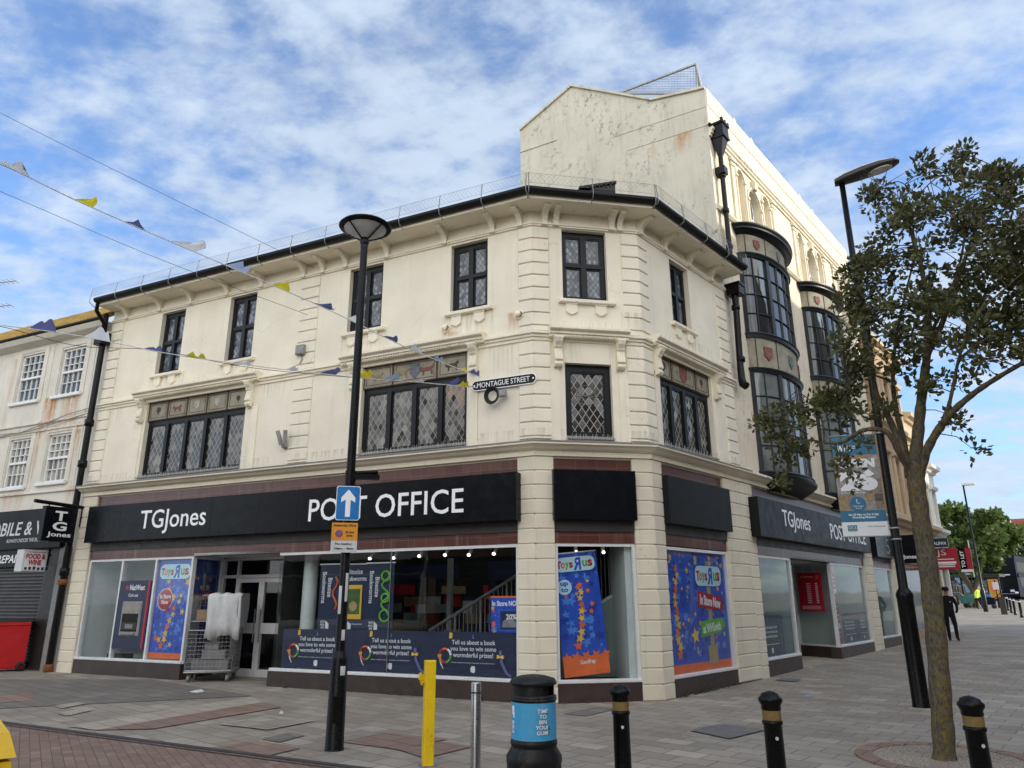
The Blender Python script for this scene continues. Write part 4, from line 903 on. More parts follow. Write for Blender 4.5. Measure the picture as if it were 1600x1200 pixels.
# tall window poster beside the door (speech bubble)
rnd = random.Random(11)
mb = MB(); Wp, Hp = 1.06, 2.08; mb.box(0, Wp, 0, 0.004, 0, Hp, 0); stars(mb, 0, Wp, 0.1, Hp, -0.001, 70, [1, 1, 1, 2, 2], rnd, .03, .11); stars(mb, 0.02, Wp-.02, 0.2, Hp-.3, -0.003, 9, [3, 4], rnd, .05, .10)
for k in range(9): star(mb, .36+.05*k+rnd.uniform(-.05, .05), .26+.13*k, .10-.004*k, -0.0048, 3 if k % 3 else 4, k*.7)
mb.box(0, Wp, -0.0045, 0, 0, 0.12, 4); toylogo(mb, 0.05, Wp-0.05, 1.64, 1.98, -0.005)
mb.prism(disc(0.32, 1.22, 0.235), -0.007, -0.005, 8); mb.prism(disc(0.32, 1.22, 0.22), -0.009, -0.007, 5); mb.prism([(0.34, 1.02), (0.46, 1.08), (0.48, 0.92)], -0.009, -0.006, 5)
text_into(mb, 'In Store\nNow', 0.16, 0.49, 1.12, 1.33, -0.009, 8, bold=.03)
o = mb.obj('window_poster', PM); place(o, None, None, FL.W(2.86, 0.07, 0.44), FL.ang); tag(o, 'tall blue starry toy shop poster with red speech bubble, left of the shop doors', 'poster')
# small dark return poster
mb = MB(); Wp = rl-0.1; mb.box(0, Wp, 0, 0.004, 0, 2.08, 2); stars(mb, 0, Wp, 0.1, 2.08, -0.001, 45, [0, 0, 0], rnd, .04, .1); stars(mb, 0, Wp, 0.9, 2.0, -0.003, 8, [3, 4, 3], rnd, .05, .09)
mb.prism([(0.05, 1.12), (Wp-0.1, 1.20), (Wp-0.1, 1.40), (0.05, 1.32)], -0.006, -0.003, 5); text_into(mb, 'In Store Now', 0.12, Wp-0.16, 1.20, 1.33, -0.006, 8, bold=.03, rotdeg=4)
mb.box(Wp*.45, Wp*.52, -0.004, 0, 1.4, 1.75, 10)
o = mb.obj('window_poster', PM); place(o, None, None, lf.W(0.05, 0.06, 0.44), lf.ang); tag(o, 'narrow shaded starry poster with red In Store Now strip on the doorway return', 'poster')
# hanging banner in the chamfer window, tilted
a = [FM.P(872, 878, -0.10), FM.P(935, 873, -0.10), FM.P(966, 1058, -0.10), FM.P(888, 1066, -0.10)]
mb = MB(); Wp, Hp = 0.80, 2.02; mb.box(0, Wp, 0, 0.004, 0, Hp, 0); stars(mb, 0, Wp, 0.3, Hp, -0.001, 60, [1, 1, 2, 2], rnd, .03, .10); stars(mb, 0.02, Wp-.02, 0.35, Hp-.35, -0.003, 10, [4, 3, 4], rnd, .035, .07)
for k in range(10): star(mb, .34+.012*k+rnd.uniform(-.05, .05), .48+.11*k, .085-.003*k, -0.0048, 3 if k % 3 else 4, k*.7)
mb.box(0, Wp, -0.004, 0, 0, 0.30, 4); 
for k in range(5): star(mb, 0.08+k*0.17, 0.30, 0.10, -0.0041-k*0.0002, 4, k)
toylogo(mb, 0.03, Wp-0.03, Hp-0.33, Hp-0.06, -0.006); mb.prism(disc(0.17, 1.45, 0.145), -0.007, -0.005, 0); mb.prism(disc(0.17, 1.45, 0.13), -0.009, -0.006, 6); text_into(mb, 'up\nto', 0.10, 0.24, 1.37, 1.53, -0.009, 0, bold=.03)
text_into(mb, 'Geoffrey', 0.30, 0.57, 0.16, 0.25, -0.0045, 8, bold=.01, shear=.2)
mb.box(-.01, Wp+.01, -0.006, 0.01, Hp-.01, Hp+.012, 8)
o = mb.obj('hanging_banner', PM); tl = a[0]; place(o, None, None, FM.W(0.50, 0.16, 0.37), None); o.rotation_euler = (0, R(-5.5), FM.ang); tag(o, 'tilted hanging toy shop banner with up to roundel and orange foot, in the corner window', 'banner')
# big poster filling the N window
mb = MB(); Wp, Hp = LN-1.02-0.345-0.10, 2.13; mb.box(0, Wp, 0, 0.004, 0, Hp, 0); stars(mb, 0, Wp, 0.2, Hp, -0.001, 170, [1, 1, 1, 2, 2], rnd, .03, .11); stars(mb, 0.03, Wp-.03, 0.2, Hp, -0.003, 50, [3, 4, 3], rnd, .025, .075); star(mb, 1.0, .62, .17, -.0045, 3, .2)
for k in range(13): star(mb, .40+rnd.uniform(-.07, .07), .32+.125*k, .12-.003*k, -0.0048, 3 if k % 3 else 4, k*.7)
mb.box(0, Wp, -0.004, 0, 0, 0.15, 4); mb.box(1.58, 1.72, -0.006, 0, 0.2, 1.98, 10); mb.box(1.47, 1.83, -0.008, 0, 0.10, 0.42, 10); toylogo(mb, 1.12, 2.20, 1.50, 1.90, -0.007)
mb.prism([(1.18, 1.12), (2.15, 1.04), (2.18, 1.30), (1.20, 1.42)], -0.010, -0.005, 5); text_into(mb, 'In Store Now', 1.26, 2.08, 1.13, 1.32, -0.010, 8, bold=.03, rotdeg=-6)
mb.prism([(1.22, 0.58), (2.05, 0.66), (2.22, 0.80), (2.08, 0.92), (1.24, 0.86)], -0.010, -0.005, 7); text_into(mb, 'at WHSmith', 1.30, 2.02, 0.67, 0.83, -0.010, 8, bold=.01, rotdeg=4)
o = mb.obj('window_poster', PM); place(o, None, None, FN.W(0.395, 0.075, 0.355), FN.ang); tag(o, 'wide blue starry poster with signpost arrows filling the window right of the corner', 'poster')
# navy book banners along the foot of the long window (three repeats)
def worm(mb, x, z, s, cols, tail):
    for k in range(14):
        q = R(200-360*k/13); q2 = R(200-360*(k+1)/13); c = cols[k*len(cols)//14]
        mb.tube([(x+s*math.cos(q), -0.006, z+s*math.sin(q)), (x+s*math.cos(q2), -0.006, z+s*math.sin(q2))], 0.022, 5, c, smooth=True)
    mb.tube([(x-s*.95, -0.006, z-s*.2), (x-s*.7, -0.006, z-s*1.2), (x-s*.3, -0.006, z-s*1.9)], [0.02, 0.015, 0.006], 5, 8)
    mb.prism([(x-s*1.25, z+s*.15), (x-s*.95, z+s*.3), (x-s*.65, z+s*.15), (x-s*.65, z-s*.2), (x-s*.95, z), (x-s*1.25, z-s*.2)], -0.02, -0.004, 3)
def bookbanner(L_, seed, label):
    mb = MB(); mb.box(0, L_, 0, 0.004, 0, 0.71, 9); c = L_*0.5
    text_into(mb, 'Tell us about a book\nyou love to win some\nwormderful prizes!', c-0.45, c+0.45, 0.27, 0.575, -0.001, 8, 0.002, bold=.012)
    text_into(mb, 'Enter online at shop counter or bookworms', c-0.42, c+0.42, 0.19, 0.215, -0.001, 8, 0.002)
    mb.prism([(c-.04, .06), (c+.02, .04), (c+.045, .07), (c+.04, .15), (c-.02, .155), (c-.045, .12)], -0.003, 0, 8)
    mb.prism([(c-.012, .60), (c+.012, .60), (c+.004, .67), (c-.004, .67)], -0.003, 0, 1); mb.prism([(c-.48, .60), (c-.42, .60), (c-.41, .69), (c-.47, .70)], -0.004, 0, 3)
    worm(mb, 0.30, 0.31, 0.115, [5, 5, 4, 8, 8, 7, 7, 5, 4, 3], 0)
    mb.tube([(L_-.32, -.006, .42), (L_-.29, -.006, .22), (L_-.20, -.006, .06), (L_-.12, -.006, .01)], [.03, .03, .026, .02], 6, 11); mb.prism([(L_-.37, .35), (L_-.31, .32), (L_-.25, .35), (L_-.25, .29), (L_-.31, .31), (L_-.37, .29)], -.04, -.004, 3)
    o = mb.obj('window_banner', PM+['bluegrey']); return tag(o, label, 'banner', 'book banners along the foot of the window')
bl = (11.72-6.60)/3
for k, lab in enumerate(('navy book prize banner at the foot of the window, next to the doors', 'navy book prize banner in the middle, crossed by the glass joint', 'navy book prize banner at the foot of the window, behind the yellow post')):
    place(bookbanner(bl-0.006, k, lab), None, None, FL.W(6.60+bl*k, 0.072, 0.38), FL.ang)
# bookworm window drapes
def drape(px0, px1, py0, py1, d, title, vertical, label, book=False, curl=False):
    u0, z1 = FL.P(px0, py0, -d); u1, _ = FL.P(px1, py0, -d); _, z0 = FL.P(px0, py1, -d); Wp, Hp = u1-u0, z1-z0
    mb = MB(); mb.box(0, Wp, 0, 0.006, 0, Hp, 9); mb.box(-.02, Wp+.02, -.01, .012, Hp-.012, Hp+.012, 8)
    if vertical: text_into(mb, title, Wp*.12, Wp*.48 if curl else Wp*.62, Hp*.40, Hp*.88, -.001, 8, .003, rotdeg=-90, bold=.01)
    else: text_into(mb, title, Wp*.10, Wp*.95, Hp*.74, Hp*.92, -.001, 8, .003, bold=.01)
    if book:
        mb.box(Wp*.14, Wp*.80, -.006, 0, Hp*.17, Hp*.68, 12); mb.box(Wp*.14, Wp*.80, -.008, 0, Hp*.17, Hp*.24, 3); mb.box(Wp*.14, Wp*.80, -.008, 0, Hp*.62, Hp*.68, 3); mb.box(Wp*.74, Wp*.80, -.009, 0, Hp*.2, Hp*.66, 3)
        mb.prism(disc(Wp*.5, Hp*.36, Wp*.14, 12), -.009, -.005, 10); text_into(mb, 'you could read this great book', Wp*.1, Wp*.85, Hp*.08, Hp*.11, -.001, 8, .002)
    if curl:
        for cz, rr in ((.80, .14), (.48, .12), (.22, .16)):
            mb.tube([(Wp*.72+Wp*rr*1.1*math.cos(q*.42), -.01, Hp*cz+Wp*rr*math.sin(q*.42)) for q in range(16)], .022, 6, 7)
        mb.tube([(Wp*(.72+.14*math.sin(k*1.1)), -.01, Hp*(.88-.05*k)) for k in range(14)], .022, 6, 7)
    else:
        if vertical: mb.tube([(Wp*(.80+.12*math.sin(k*1.3)), -.01, Hp*(.80-.07*k)) for k in range(8)], .02, 6, 4)
    text_into(mb, 'GO\nALL\nIN', Wp*.14, Wp*.14+.12, Hp*.02, Hp*.02+.15, -.001, 8, .003, bold=.02); mb.prism([(Wp*.14+.13, Hp*.02), (Wp*.14+.21, Hp*.02), (Wp*.14+.21, Hp*.02+.09), (Wp*.14+.13, Hp*.02+.15)], -.003, 0, 8)
    o = mb.obj('hanging_banner', PM+['bluegrey', 'book']); place(o, None, None, FL.W(u0, d, z0), FL.ang); tag(o, label, 'banner', 'bookworm drapes in the window')
drape(502, 533, 882, 984, 0.32, 'Bitesize\nBookworms', True, 'navy drape with downward Bitesize Bookworms lettering, left of the sign post')
drape(534, 577, 882, 985, 0.40, 'Bitesize\nBookworms', False, 'navy drape showing a green book cover, right behind the sign post', book=True)
drape(574, 617, 880, 986, 0.30, 'Bitesize\nBookworms', True, 'navy drape with curling green worm, right of the book cover drape', curl=True)
# in store now card at the right end of the long window
mb = MB(); u0, z1 = FL.P(767, 934, -0.12); u1, z0 = FL.P(809, 992, -0.12); Wp, Hp = 0.62, z1-z0
mb.box(0, Wp, 0, .01, 0, Hp, 0); mb.box(0, Wp, -.003, 0, Hp-.16, Hp, 0); stars(mb, 0, Wp, 0, Hp-.15, -.001, 26, [1, 2], rnd, .03, .07); stars(mb, 0, .12, 0, Hp-.1, -.003, 7, [4, 3], rnd, .02, .05)
mb.box(0, Wp, -.004, .01, Hp, Hp+.03, 4); text_into(mb, 'In Store NOW', .03, Wp-.03, Hp-.14, Hp-.05, -.004, 8, bold=.03)
mb.box(.16, Wp-.06, -.005, 0, .06, Hp-.20, 1); mb.box(.17, Wp-.07, -.007, 0, .07, Hp-.21, 2); mb.box(.21, Wp-.11, -.009, 0, .10, Hp-.24, 9); mb.prism([(.22, .12), (.50, .12), (.48, .22), (.36, .28), (.24, .22)], -.011, -.006, 11); text_into(mb, '20%', .30, .50, Hp-.36, Hp-.27, -.010, 8, bold=.03)
o = mb.obj('window_poster', PM+['carrier']); place(o, None, None, FL.W(u0, 0.12, z0), FL.ang); tag(o, 'blue In Store NOW card with 20% box at the right end of the long window', 'poster')
# cash machine set in the second pane
at_ = fthing('cash_machine', 'grey cash machine in a navy surround behind the second pane', 'cash machine', FL, 1.75, 0.0, 0.62)
q = Frame((0, 0), (1, 0))
mb = MB(); mb.box(0, 1.02, -0.005, 0.05, 0.0, 1.45, 0); mb.box(0.93, 0.985, -0.012, 0, 0.0, 1.45, 1); mb.obj('surround', ['navy', 'red'], at_)
mb = MB(); mb.bbox(0.19, 0.82, -0.03, 0.0, 0.26, 1.00, 0.02, 0); mb.box(0.27, 0.73, -0.032, -0.02, 0.80, 0.93, 1); mb.box(0.25, 0.76, -0.034, -0.02, 0.36, 0.74, 2)
mb.quad((0.27, -0.036, 0.40), (0.74, -0.036, 0.40), (0.74, -0.035, 0.55), (0.27, -0.035, 0.55), 3)
for k in range(5):
    for j in range(3): mb.box(0.40+k*.05, 0.435+k*.05, -0.045, -0.03, 0.43+j*.03, 0.45+j*.03, 4)
mb.box(0.28, 0.72, -0.07, -0.02, 0.30, 0.34, 0); mb.obj('fascia', ['carrier', 'panel', 'black', 'fasciaside', 'steel'], at_)
mb = MB(); text_into(mb, 'NatWest', 0.35, 0.83, 1.24, 1.36, -0.006, 0, bold=.01); text_into(mb, 'Cash out', 0.33, 0.64, 1.10, 1.17, -0.006, 0); mb.prism(disc(.25, 1.30, .05, 6), -.009, -.004, 1); mb.obj('lettering', ['white_p', 'red'], at_)

# --- small fixings on the left facade
def fix(name, mats, build, fr, u, y, z, label, cat, **k):
    mb = MB(); build(mb); o = mb.obj(name, mats); place(o, None, None, fr.W(u, y, z), fr.ang); return tag(o, label, cat, **k)
u, z = FL.P(473, 549); fix('alarm_box', ['carrier', 'black'], lambda m: (m.bbox(-.11, .11, -.10, 0, -.10, .12, .015, 0), m.tube([(0.02, -.03, -.1), (.05, -.02, -.2), (-.02, -.02, -.3)], .008, 5, 1)), FL, u, -0.03, z, 'small grey alarm box on the middle quoin strip', 'alarm box')
def twin(m):
    m.tube([(-.06, -.10, -.05), (-.13, -.16, .24)], .045, 10); m.tube([(.05, -.10, -.05), (.08, -.16, .24)], .045, 10); m.tube([(0, 0, -.12), (0, -.10, -.1), (0, -.1, 0)], .035, 8)
u, z = FL.P(448, 692); fix('wall_flag_holder', 'carrier', twin, FL, u, 0, z, 'grey twin tube flag holder low on the wall left of the lamp post', 'bracket')
def lion(m): m.prism(disc(0, 0, .09, 10), -.05, 0, 0); m.lathe([(0.0, .06), (.05, .05), (.07, 0), (.05, -.05), (0, -.06)], 10, 0, -.06, 0); m.tube([(.05, -.05, .05), (.10, -.09, 0), (.06, -.09, -.07)], .012, 6, 1)
u, z = FL.P(697, 514); fix('wall_anchor', ['trim', 'rust'], lion, FL, u, 0, z, 'round rusty wall anchor above the right hood', 'wall anchor')
u, z = FL.P(811, 493); fix('wall_anchor', ['trim', 'rust'], lion, FL, u, 0, z, 'round rusty wall anchor beside the corner quoins', 'wall anchor')
# street name plate
u0, z0 = FL.P(737, 604, 0.06); u1, z1 = FL.P(838, 590, 0.06)
def nameplate(m):
    W_ = u1-u0; m.prism(rrect(0, W_, -.10, .10, .099, 8), -.03, 0, 1); m.prism(rrect(.015, W_-.015, -.085, .085, .084, 8), -.034, -.03, 0); text_into(m, 'MONTAGUE STREET', .12, W_-.13, -.05, .05, -.034, 1, .004)
    for x in (.06, W_-.06): m.prism(disc(x, 0, .018, 8), -.04, -.03, 1)
fix('street_nameplate', ['black', 'letter'], nameplate, FL, u0, -0.03, (z0+z1)/2, 'black Montague Street name plate with white border by the corner quoins', 'street sign')
def coil(m):
    for k in range(5):
        rr = .10+.012*k; m.tube([(rr*math.cos(q*.37), -.05-.012*k, rr*1.1*math.sin(q*.37)) for q in range(18)], .012, 5, 0)
    m.bbox(.14, .28, -.10, -.02, -.04, .08, .01, 1); m.tube([(-.02, -.03, .1), (0, 0, .2)], .01, 5, 0)
u, z = FL.P(770, 609, 0.1); fix('cable_coil', ['rubber', 'carrier'], coil, FL, u, -0.06, z-.12, 'coil of black cable hanging under the street name plate', 'cable')

# ------------------------------------------------------------------ tall building behind
tb = thing('tall_building', 'tall weathered cream building with plain gable wall and two dark bow windows', 'building', (PD[0], PD[1], 0))
ga = AZ+R(90)-R(10); FG = Frame(PD, (math.sin(ga), math.cos(ga)))
TOP = 14.42
gl = [FG.P(x, y) for x, y in ((813, 205), (893, 136), (1018, 158), (1085, 143))]
outl = [(gl[0][0], 5.0), (0.0, 5.0), (0.0, TOP), (gl[3][0], gl[3][1]), (gl[2][0], gl[2][1]), (gl[1][0], gl[1][1]), (gl[0][0], gl[0][1])]
mb = MB(); mb.prism(outl, 0.0, 0.3); mb.obj('gable_wall', 'gable', tb, FG)
mb = MB()
for (a, b) in zip(outl[2:], outl[3:]):
    dx_, dz_ = b[0]-a[0], b[1]-a[1]; mb.prism([(a[0], a[1]), (b[0], b[1]), (b[0], b[1]+0.07), (a[0], a[1]+0.07)][::-1], -0.06, 0.35)
mb.obj('gable_coping', 'gable', tb, FG)
MB().box(-2.6, 0.0, -0.012, 0.0, 13.87, 13.91).obj('string_course', 'gable', tb, FG); MB().box(-2.2, 0.06, -0.012, 0.0, 13.31, 13.335).obj('string_course', 'gable', tb, FG)
MB().box(gl[0][0], gl[0][0]+1.2, -0.025, 0, gl[0][1]-0.75, gl[0][1]-0.70).obj('string_course', 'gable', tb, FG)
# outer side walls and roof lid
e0 = FG.W(gl[0][0], 0, 0)
mb = MB(); e1 = e0+FS.d*14; f0 = FS.W(12.1, 0, 0); f1 = FS.W(12.1, 6.5, 0)
mb.quad(e0+Vector((0, 0, 5)), e1+Vector((0, 0, 5)), e1+Vector((0, 0, gl[0][1])), e0+Vector((0, 0, gl[0][1])))
mb.quad(f0+Vector((0, 0, 3)), f1+Vector((0, 0, 3)), f1+Vector((0, 0, 14.3)), f0+Vector((0, 0, 14.3)))
mb.quad(e0+Vector((0, 0, 14)), FS.W(0, 0.3, 14), FS.W(12.1, 0.3, 14), e1+Vector((0, 0, 14)))
world_child(mb.obj('roof', 'slate'), tb)
# street wall with arched openings
US = 12.1
def arch_groups(): return [(1.62, 2.06, 12.85, 0), (2.34, 3.14, 12.62, 1), (3.42, 3.88, 12.85, 0), (6.28, 6.72, 12.85, 0), (7.02, 7.92, 12.62, 1), (8.12, 8.56, 12.85, 0), (10.2, 10.6, 12.85, 0), (10.85, 11.6, 12.62, 1)]
AR = arch_groups(); ZB = 11.05
ops = [(a, b, ZB, z, ) for a, b, z, k in AR]
mb = MB(); us = sorted({0.0, US} | {o[0] for o in ops} | {o[1] for o in ops})
for a, b in zip(us, us[1:]):
    hit = [o for o in AR if abs(o[0]-a) < 1e-6 and abs(o[1]-b) < 1e-6]
    if not hit: mb.quad((a, 0, 4.05), (b, 0, 4.05), (b, 0, TOP-1.0), (a, 0, TOP-1.0)); continue
    mb.quad((a, 0, 4.05), (b, 0, 4.05), (b, 0, ZB), (a, 0, ZB)); zs = hit[0][2]-(b-a)/2; r = (b-a)/2; c = (a+b)/2; n = 12
    ar = [(c-r*math.cos(math.pi*k/n), zs+r*math.sin(math.pi*k/n)) for k in range(n+1)]
    for k in range(n):
        p, q = ar[k], ar[k+1]; mb.quad((p[0], 0, p[1]), (q[0], 0, q[1]), (q[0], 0, TOP-1.0), (p[0], 0, TOP-1.0)); mb.quad((p[0], 0, p[1]), (p[0], 0.2, p[1]), (q[0], 0.2, q[1]), (q[0], 0, q[1]))
    d = 0.20; mb.quad((a, 0, ZB), (a, 0, zs), (a, d, zs), (a, d, ZB)); mb.quad((b, 0, zs), (b, 0, ZB), (b, d, ZB), (b, d, zs)); mb.quad((a, 0, ZB), (a, d, ZB), (b, d, ZB), (b, 0, ZB))
    mb.quad((a, d, ZB), (b, d, ZB), (b, d, hit[0][2]), (a, d, hit[0][2]))
mb.obj('wall', 'street', tb, FS)
for a, b, z, k in AR:
    if k:
        m2 = MB(); r = (b-a)/2-0.10; c = (a+b)/2; zs = z-(b-a)/2; n = 12
        poly = [(c-r, ZB+0.05), (c+r, ZB+0.05)]+[(c+r*math.cos(math.pi*j/n), zs+r*math.sin(math.pi*j/n)) for j in range(n+1)]
        wo = m2.prism(poly, 0.16, 0.20).obj('arched_window', 'white', tb, FS)
        m3 = MB(); r -= 0.06; poly = [(c-r, ZB+0.85), (c+r, ZB+0.85)]+[(c+r*math.cos(math.pi*j/n), zs+r*math.sin(math.pi*j/n)) for j in range(n+1)]
        m3.prism(poly, 0.150, 0.16); m3.box(c-r, c+r, 0.150, 0.16, ZB+0.11, ZB+0.78); m3.obj('pane', 'sash', wo, FS)
    m4 = MB(); r = (b-a)/2+0.03; c = (a+b)/2; zs = z-(b-a)/2
    for j in range(12):
        q0, q1 = math.pi*j/12, math.pi*(j+1)/12
        P = [(c+rr*math.cos(q), zs+rr*math.sin(q)) for rr, q in ((r, q0), (r+0.07, q0), (r+0.07, q1), (r, q1))]; m4.prism(P, -0.035, 0.0)
    m4.box(a-0.10, a-0.03, -0.035, 0, ZB, zs); m4.box(b+0.03, b+0.10, -0.035, 0, ZB, zs)
    for x in (a-0.065, b+0.065): m4.box(x-0.055, x+0.055, -0.06, 0, zs-0.06, zs+0.02)
    if k:
        m4.xprism([(0, z+0.02), (-0.10, z+0.05), (-0.14, z+0.22), (-0.10, z+0.30), (0, z+0.30)], c-0.10, c+0.10)
    m4.obj('arch_moulding', 'street', tb, FS)
for u in (1.30, 4.20, 5.96, 8.86, 9.9):
    m4 = MB(); m4.box(u-0.10, u+0.10, -0.05, 0, ZB, 12.88); m4.box(u-0.14, u+0.14, -0.09, 0, 12.88, 12.98); m4.box(u-0.13, u+0.13, -0.08, 0, ZB, ZB+0.1); m4.box(u-.12, u+.12, -.07, 0, 12.74, 12.78); m4.obj('wall_pilaster', 'street', tb, FS)
def course(name, z0, prof, mat='street', u0=0.0, u1=US):
    mb = MB(); mb.xprism([(-w_, z0+h) for w_, h in prof], u0, u1); return mb.obj(name, mat, tb, FS)
course('string_course', ZB-0.16, [(0, 0), (0.05, 0.02), (0.10, 0.08), (0.10, 0.12), (0, 0.15)])
course('cornice', 13.0, [(0, 0), (0.04, 0), (0.05, 0.06), (0.09, 0.09), (0.09, 0.14), (0.13, 0.18), (0.13, 0.24), (0, 0.28)])
course('parapet', 13.28, [(-0.3, 0), (0.03, 0), (0.03, 0.62), (0.05, 0.64), (0.05, TOP-13.28), (-0.3, TOP-13.28)])
# screens of wire mesh on the roof
def screen(name, P, lab):
    mb = MB()
    for a, b in zip(P, P[1:]+P[:1]): mb.tube([a, b], 0.035, 6)
    A_, B_, C_ = P[0], P[1], P[2]; n = 26
    for k in range(1, n):
        t = k/n; p = A_+(B_-A_)*t; q = A_+(C_-A_)*t; mb.tube([p, q], 0.006, 3, cap=False)
    for k in range(1, 12):
        t = k/12; p = A_+(B_-A_)*t; q = C_+(B_-C_)*t; mb.tube([p, q], 0.006, 3, cap=False)
    return world_child(mb.obj(name, 'galv'), tb)
def gp(x, y, d): u, z = FG.P(x, y, -d); return FG.W(u, d, z)
screen('roof_screen', [gp(966, 146, 0.5), gp(1088, 100, 0.5), gp(1090, 146, 0.5)], '')
screen('roof_screen', [gp(1088, 100, 0.5), gp(1097, 140, 0.5), gp(1090, 142, 0.5)], '')
for u0 in (3.0, 8.6):
    for w_ in (0, 1.3): screen('roof_screen', [FS.W(u0+w_, 0.4, TOP), FS.W(u0+w_-0.1, 0.4, TOP+0.95), FS.W(u0+w_+1.2, 0.4, TOP)], '')
# bow windows
def bow(cu, nm_):
    a, b = 1.45, 0.52
    bay = bpy.data.objects.new('bow_window', None); COL.objects.link(bay); place(bay, tb, FS); bay.location = Vector(bay.location)+(FS.d*cu); bay['label'] = nm_
    def pt(q, k=0.0): return (-(a+k)*math.cos(q), -(b+k)*math.sin(q))
    NQ = 28; QS = [math.pi*k/NQ for k in range(NQ+1)]
    def ring(z0, z1, k0, k1=None, mats=0, mb=None, q0=0, q1=math.pi, inner=None):
        mb = mb or MB(); k1 = k0 if k1 is None else k1; n = max(2, int(round((q1-q0)/math.pi*NQ))); qs = [q0+(q1-q0)*k/n for k in range(n+1)]
        V = [(*pt(q, k0), z0) for q in qs]+[(*pt(q, k1), z1) for q in qs]; N_ = n+1
        mb.add(V, [(k, k+1, N_+k+1, N_+k) for k in range(n)], mats, True)
        if inner is not None:
            V2 = [(*pt(q, k0), z0) for q in qs]+[(*pt(q, inner), z0) for q in qs]; mb.add(V2, [(k+1, k, N_+k, N_+k+1) for k in range(n)], mats)
            V3 = [(*pt(q, k1), z1) for q in qs]+[(*pt(q, inner), z1) for q in qs]; mb.add(V3, [(k, k+1, N_+k+1, N_+k) for k in range(n)], mats)
        return mb
    def child(mb, name, mat): return mb.obj(name, mat, bay)
    mb = MB()
    for z0, z1, k0, k1 in ((10.64, 10.68, .02, .08), (10.68, 10.74, .08, .13), (10.74, 10.78, .20, .20), (10.78, 10.84, .20, .24), (10.84, 10.88, .24, .24)): ring(z0, z1, k0, k1, 0, mb, inner=-0.3)
    child(mb, 'cornice', 'frame')
    def top(z, k, mat, name):
        mb = MB(); V = [(*pt(q, k), z) for q in QS]+[(0, 0, z)]; mb.add(V, [(i, i+1, len(QS)) for i in range(NQ)]); return child(mb, name, mat)
    top(10.88, 0.24, 'lead', 'lead_top')
    # painted stone panels
    for z0, z1 in ((10.10, 10.64), (7.01, 7.80)):
        mb = ring(z0, z1, 0.0, None, 0)
        for q in (0.35, math.pi/3, 2*math.pi/3, math.pi-.35):
            p = pt(q, .006); mb.tube([(p[0], p[1], z0), (p[0], p[1], z1)], 0.014, 4, 1)
        for q, mi in ((0.75, 2), (math.pi/2, 3), (math.pi-.8, 2)):
            s_ = 0.13 if z1-z0 < .6 else .17; c = Vector((*pt(q, .02), (z0+z1)/2)); t_ = Vector((*pt(q+.05, .02), 0))-Vector((*pt(q-.05, .02), 0)); t_.z = 0; t_.normalize(); o_ = Vector((t_.y, -t_.x, 0))
            P = [c+t_*x*s_+Vector((0, 0, z*s_)) for x, z in ((-.8, 1), (-.8, -.3), (0, -1.1), (.8, -.3), (.8, 1))]; mb.add([p+o_*.012 for p in P]+[p-o_*.03 for p in P], [(0, 1, 2, 3, 4)]+[(i, i+5, (i+1) % 5+5, (i+1) % 5) for i in range(5)], mi)
        child(mb, 'painted_panel', ['panel', 'panelline', 'panelred', 'panelblue'])
    # glazed storeys
    for z0, z1, glass, rows in ((7.80, 10.10, 'pane', 4), (4.36, 7.01, 'pane_lo', 4)):
        mb = MB()
        for a0, a1, k0, k1 in ((z0, z0+.10, .05, .07), (z0+.10, z0+.13, .10, .08), (z1-.10, z1-.04, .03, .06), (z1-.04, z1, .08, .10)): ring(a0, a1, k0, k1, 0, mb, inner=-0.1)
        zb, zt = z0+.13, z1-.10
        for q in (0.05, math.pi/3-.02, 2*math.pi/3+.02, math.pi-.05):
            c = Vector((*pt(q, 0), 0)); t_ = (Vector((*pt(q+.05), 0))-Vector((*pt(q-.05), 0))).normalized(); o_ = Vector((t_.y, -t_.x, 0)); hw = .065
            P = [c+t_*hw+o_*.035, c-t_*hw+o_*.035, c-t_*hw-o_*.06, c+t_*hw-o_*.06]; V = [p+Vector((0, 0, zb)) for p in P]+[p+Vector((0, 0, zt)) for p in P]
            mb.add(V, [(0, 1, 5, 4), (1, 2, 6, 5), (2, 3, 7, 6), (3, 0, 4, 7)])
        lights = ((0.05, math.pi/3-.02, 2), (math.pi/3-.02, 2*math.pi/3+.02, 3), (2*math.pi/3+.02, math.pi-.05, 2))
        for q0, q1, cols in lights:
            for c in range(1, cols):
                p = pt(q0+(q1-q0)*c/cols, 0.0); mb.tube([(p[0], p[1], zb), (p[0], p[1], zt)], 0.017, 6)
            for r_ in range(1, rows):
                z = zb+(zt-zb)*r_/rows; n = 8; mb.tube([(*pt(q0+(q1-q0)*k/n, 0.0), z) for k in range(n+1)], 0.017, 6)
        f = child(mb, 'window_frame', 'bayframe')
        for q0, q1, cols in lights:
            for c in range(cols): pass
            g_ = ring(zb, zt, -0.02, None, 0, None, q0+.02, q1-.02); go = g_.obj('pane', glass, f); go.location = (0, 0, 0)
    mb = MB()
    for z0, z1, k0, k1 in ((4.20, 4.30, -.02, .12), (4.30, 4.36, .12, .14), (4.06, 4.20, -.30, -.02)): ring(z0, z1, k0, k1, 0, mb, inner=-0.4)
    child(mb, 'base', 'frame')
    return bay
bow(2.60, 'nearer bow window with an unobstructed upper storey'); bow(7.35, 'farther bow window partly behind the banner and branches')
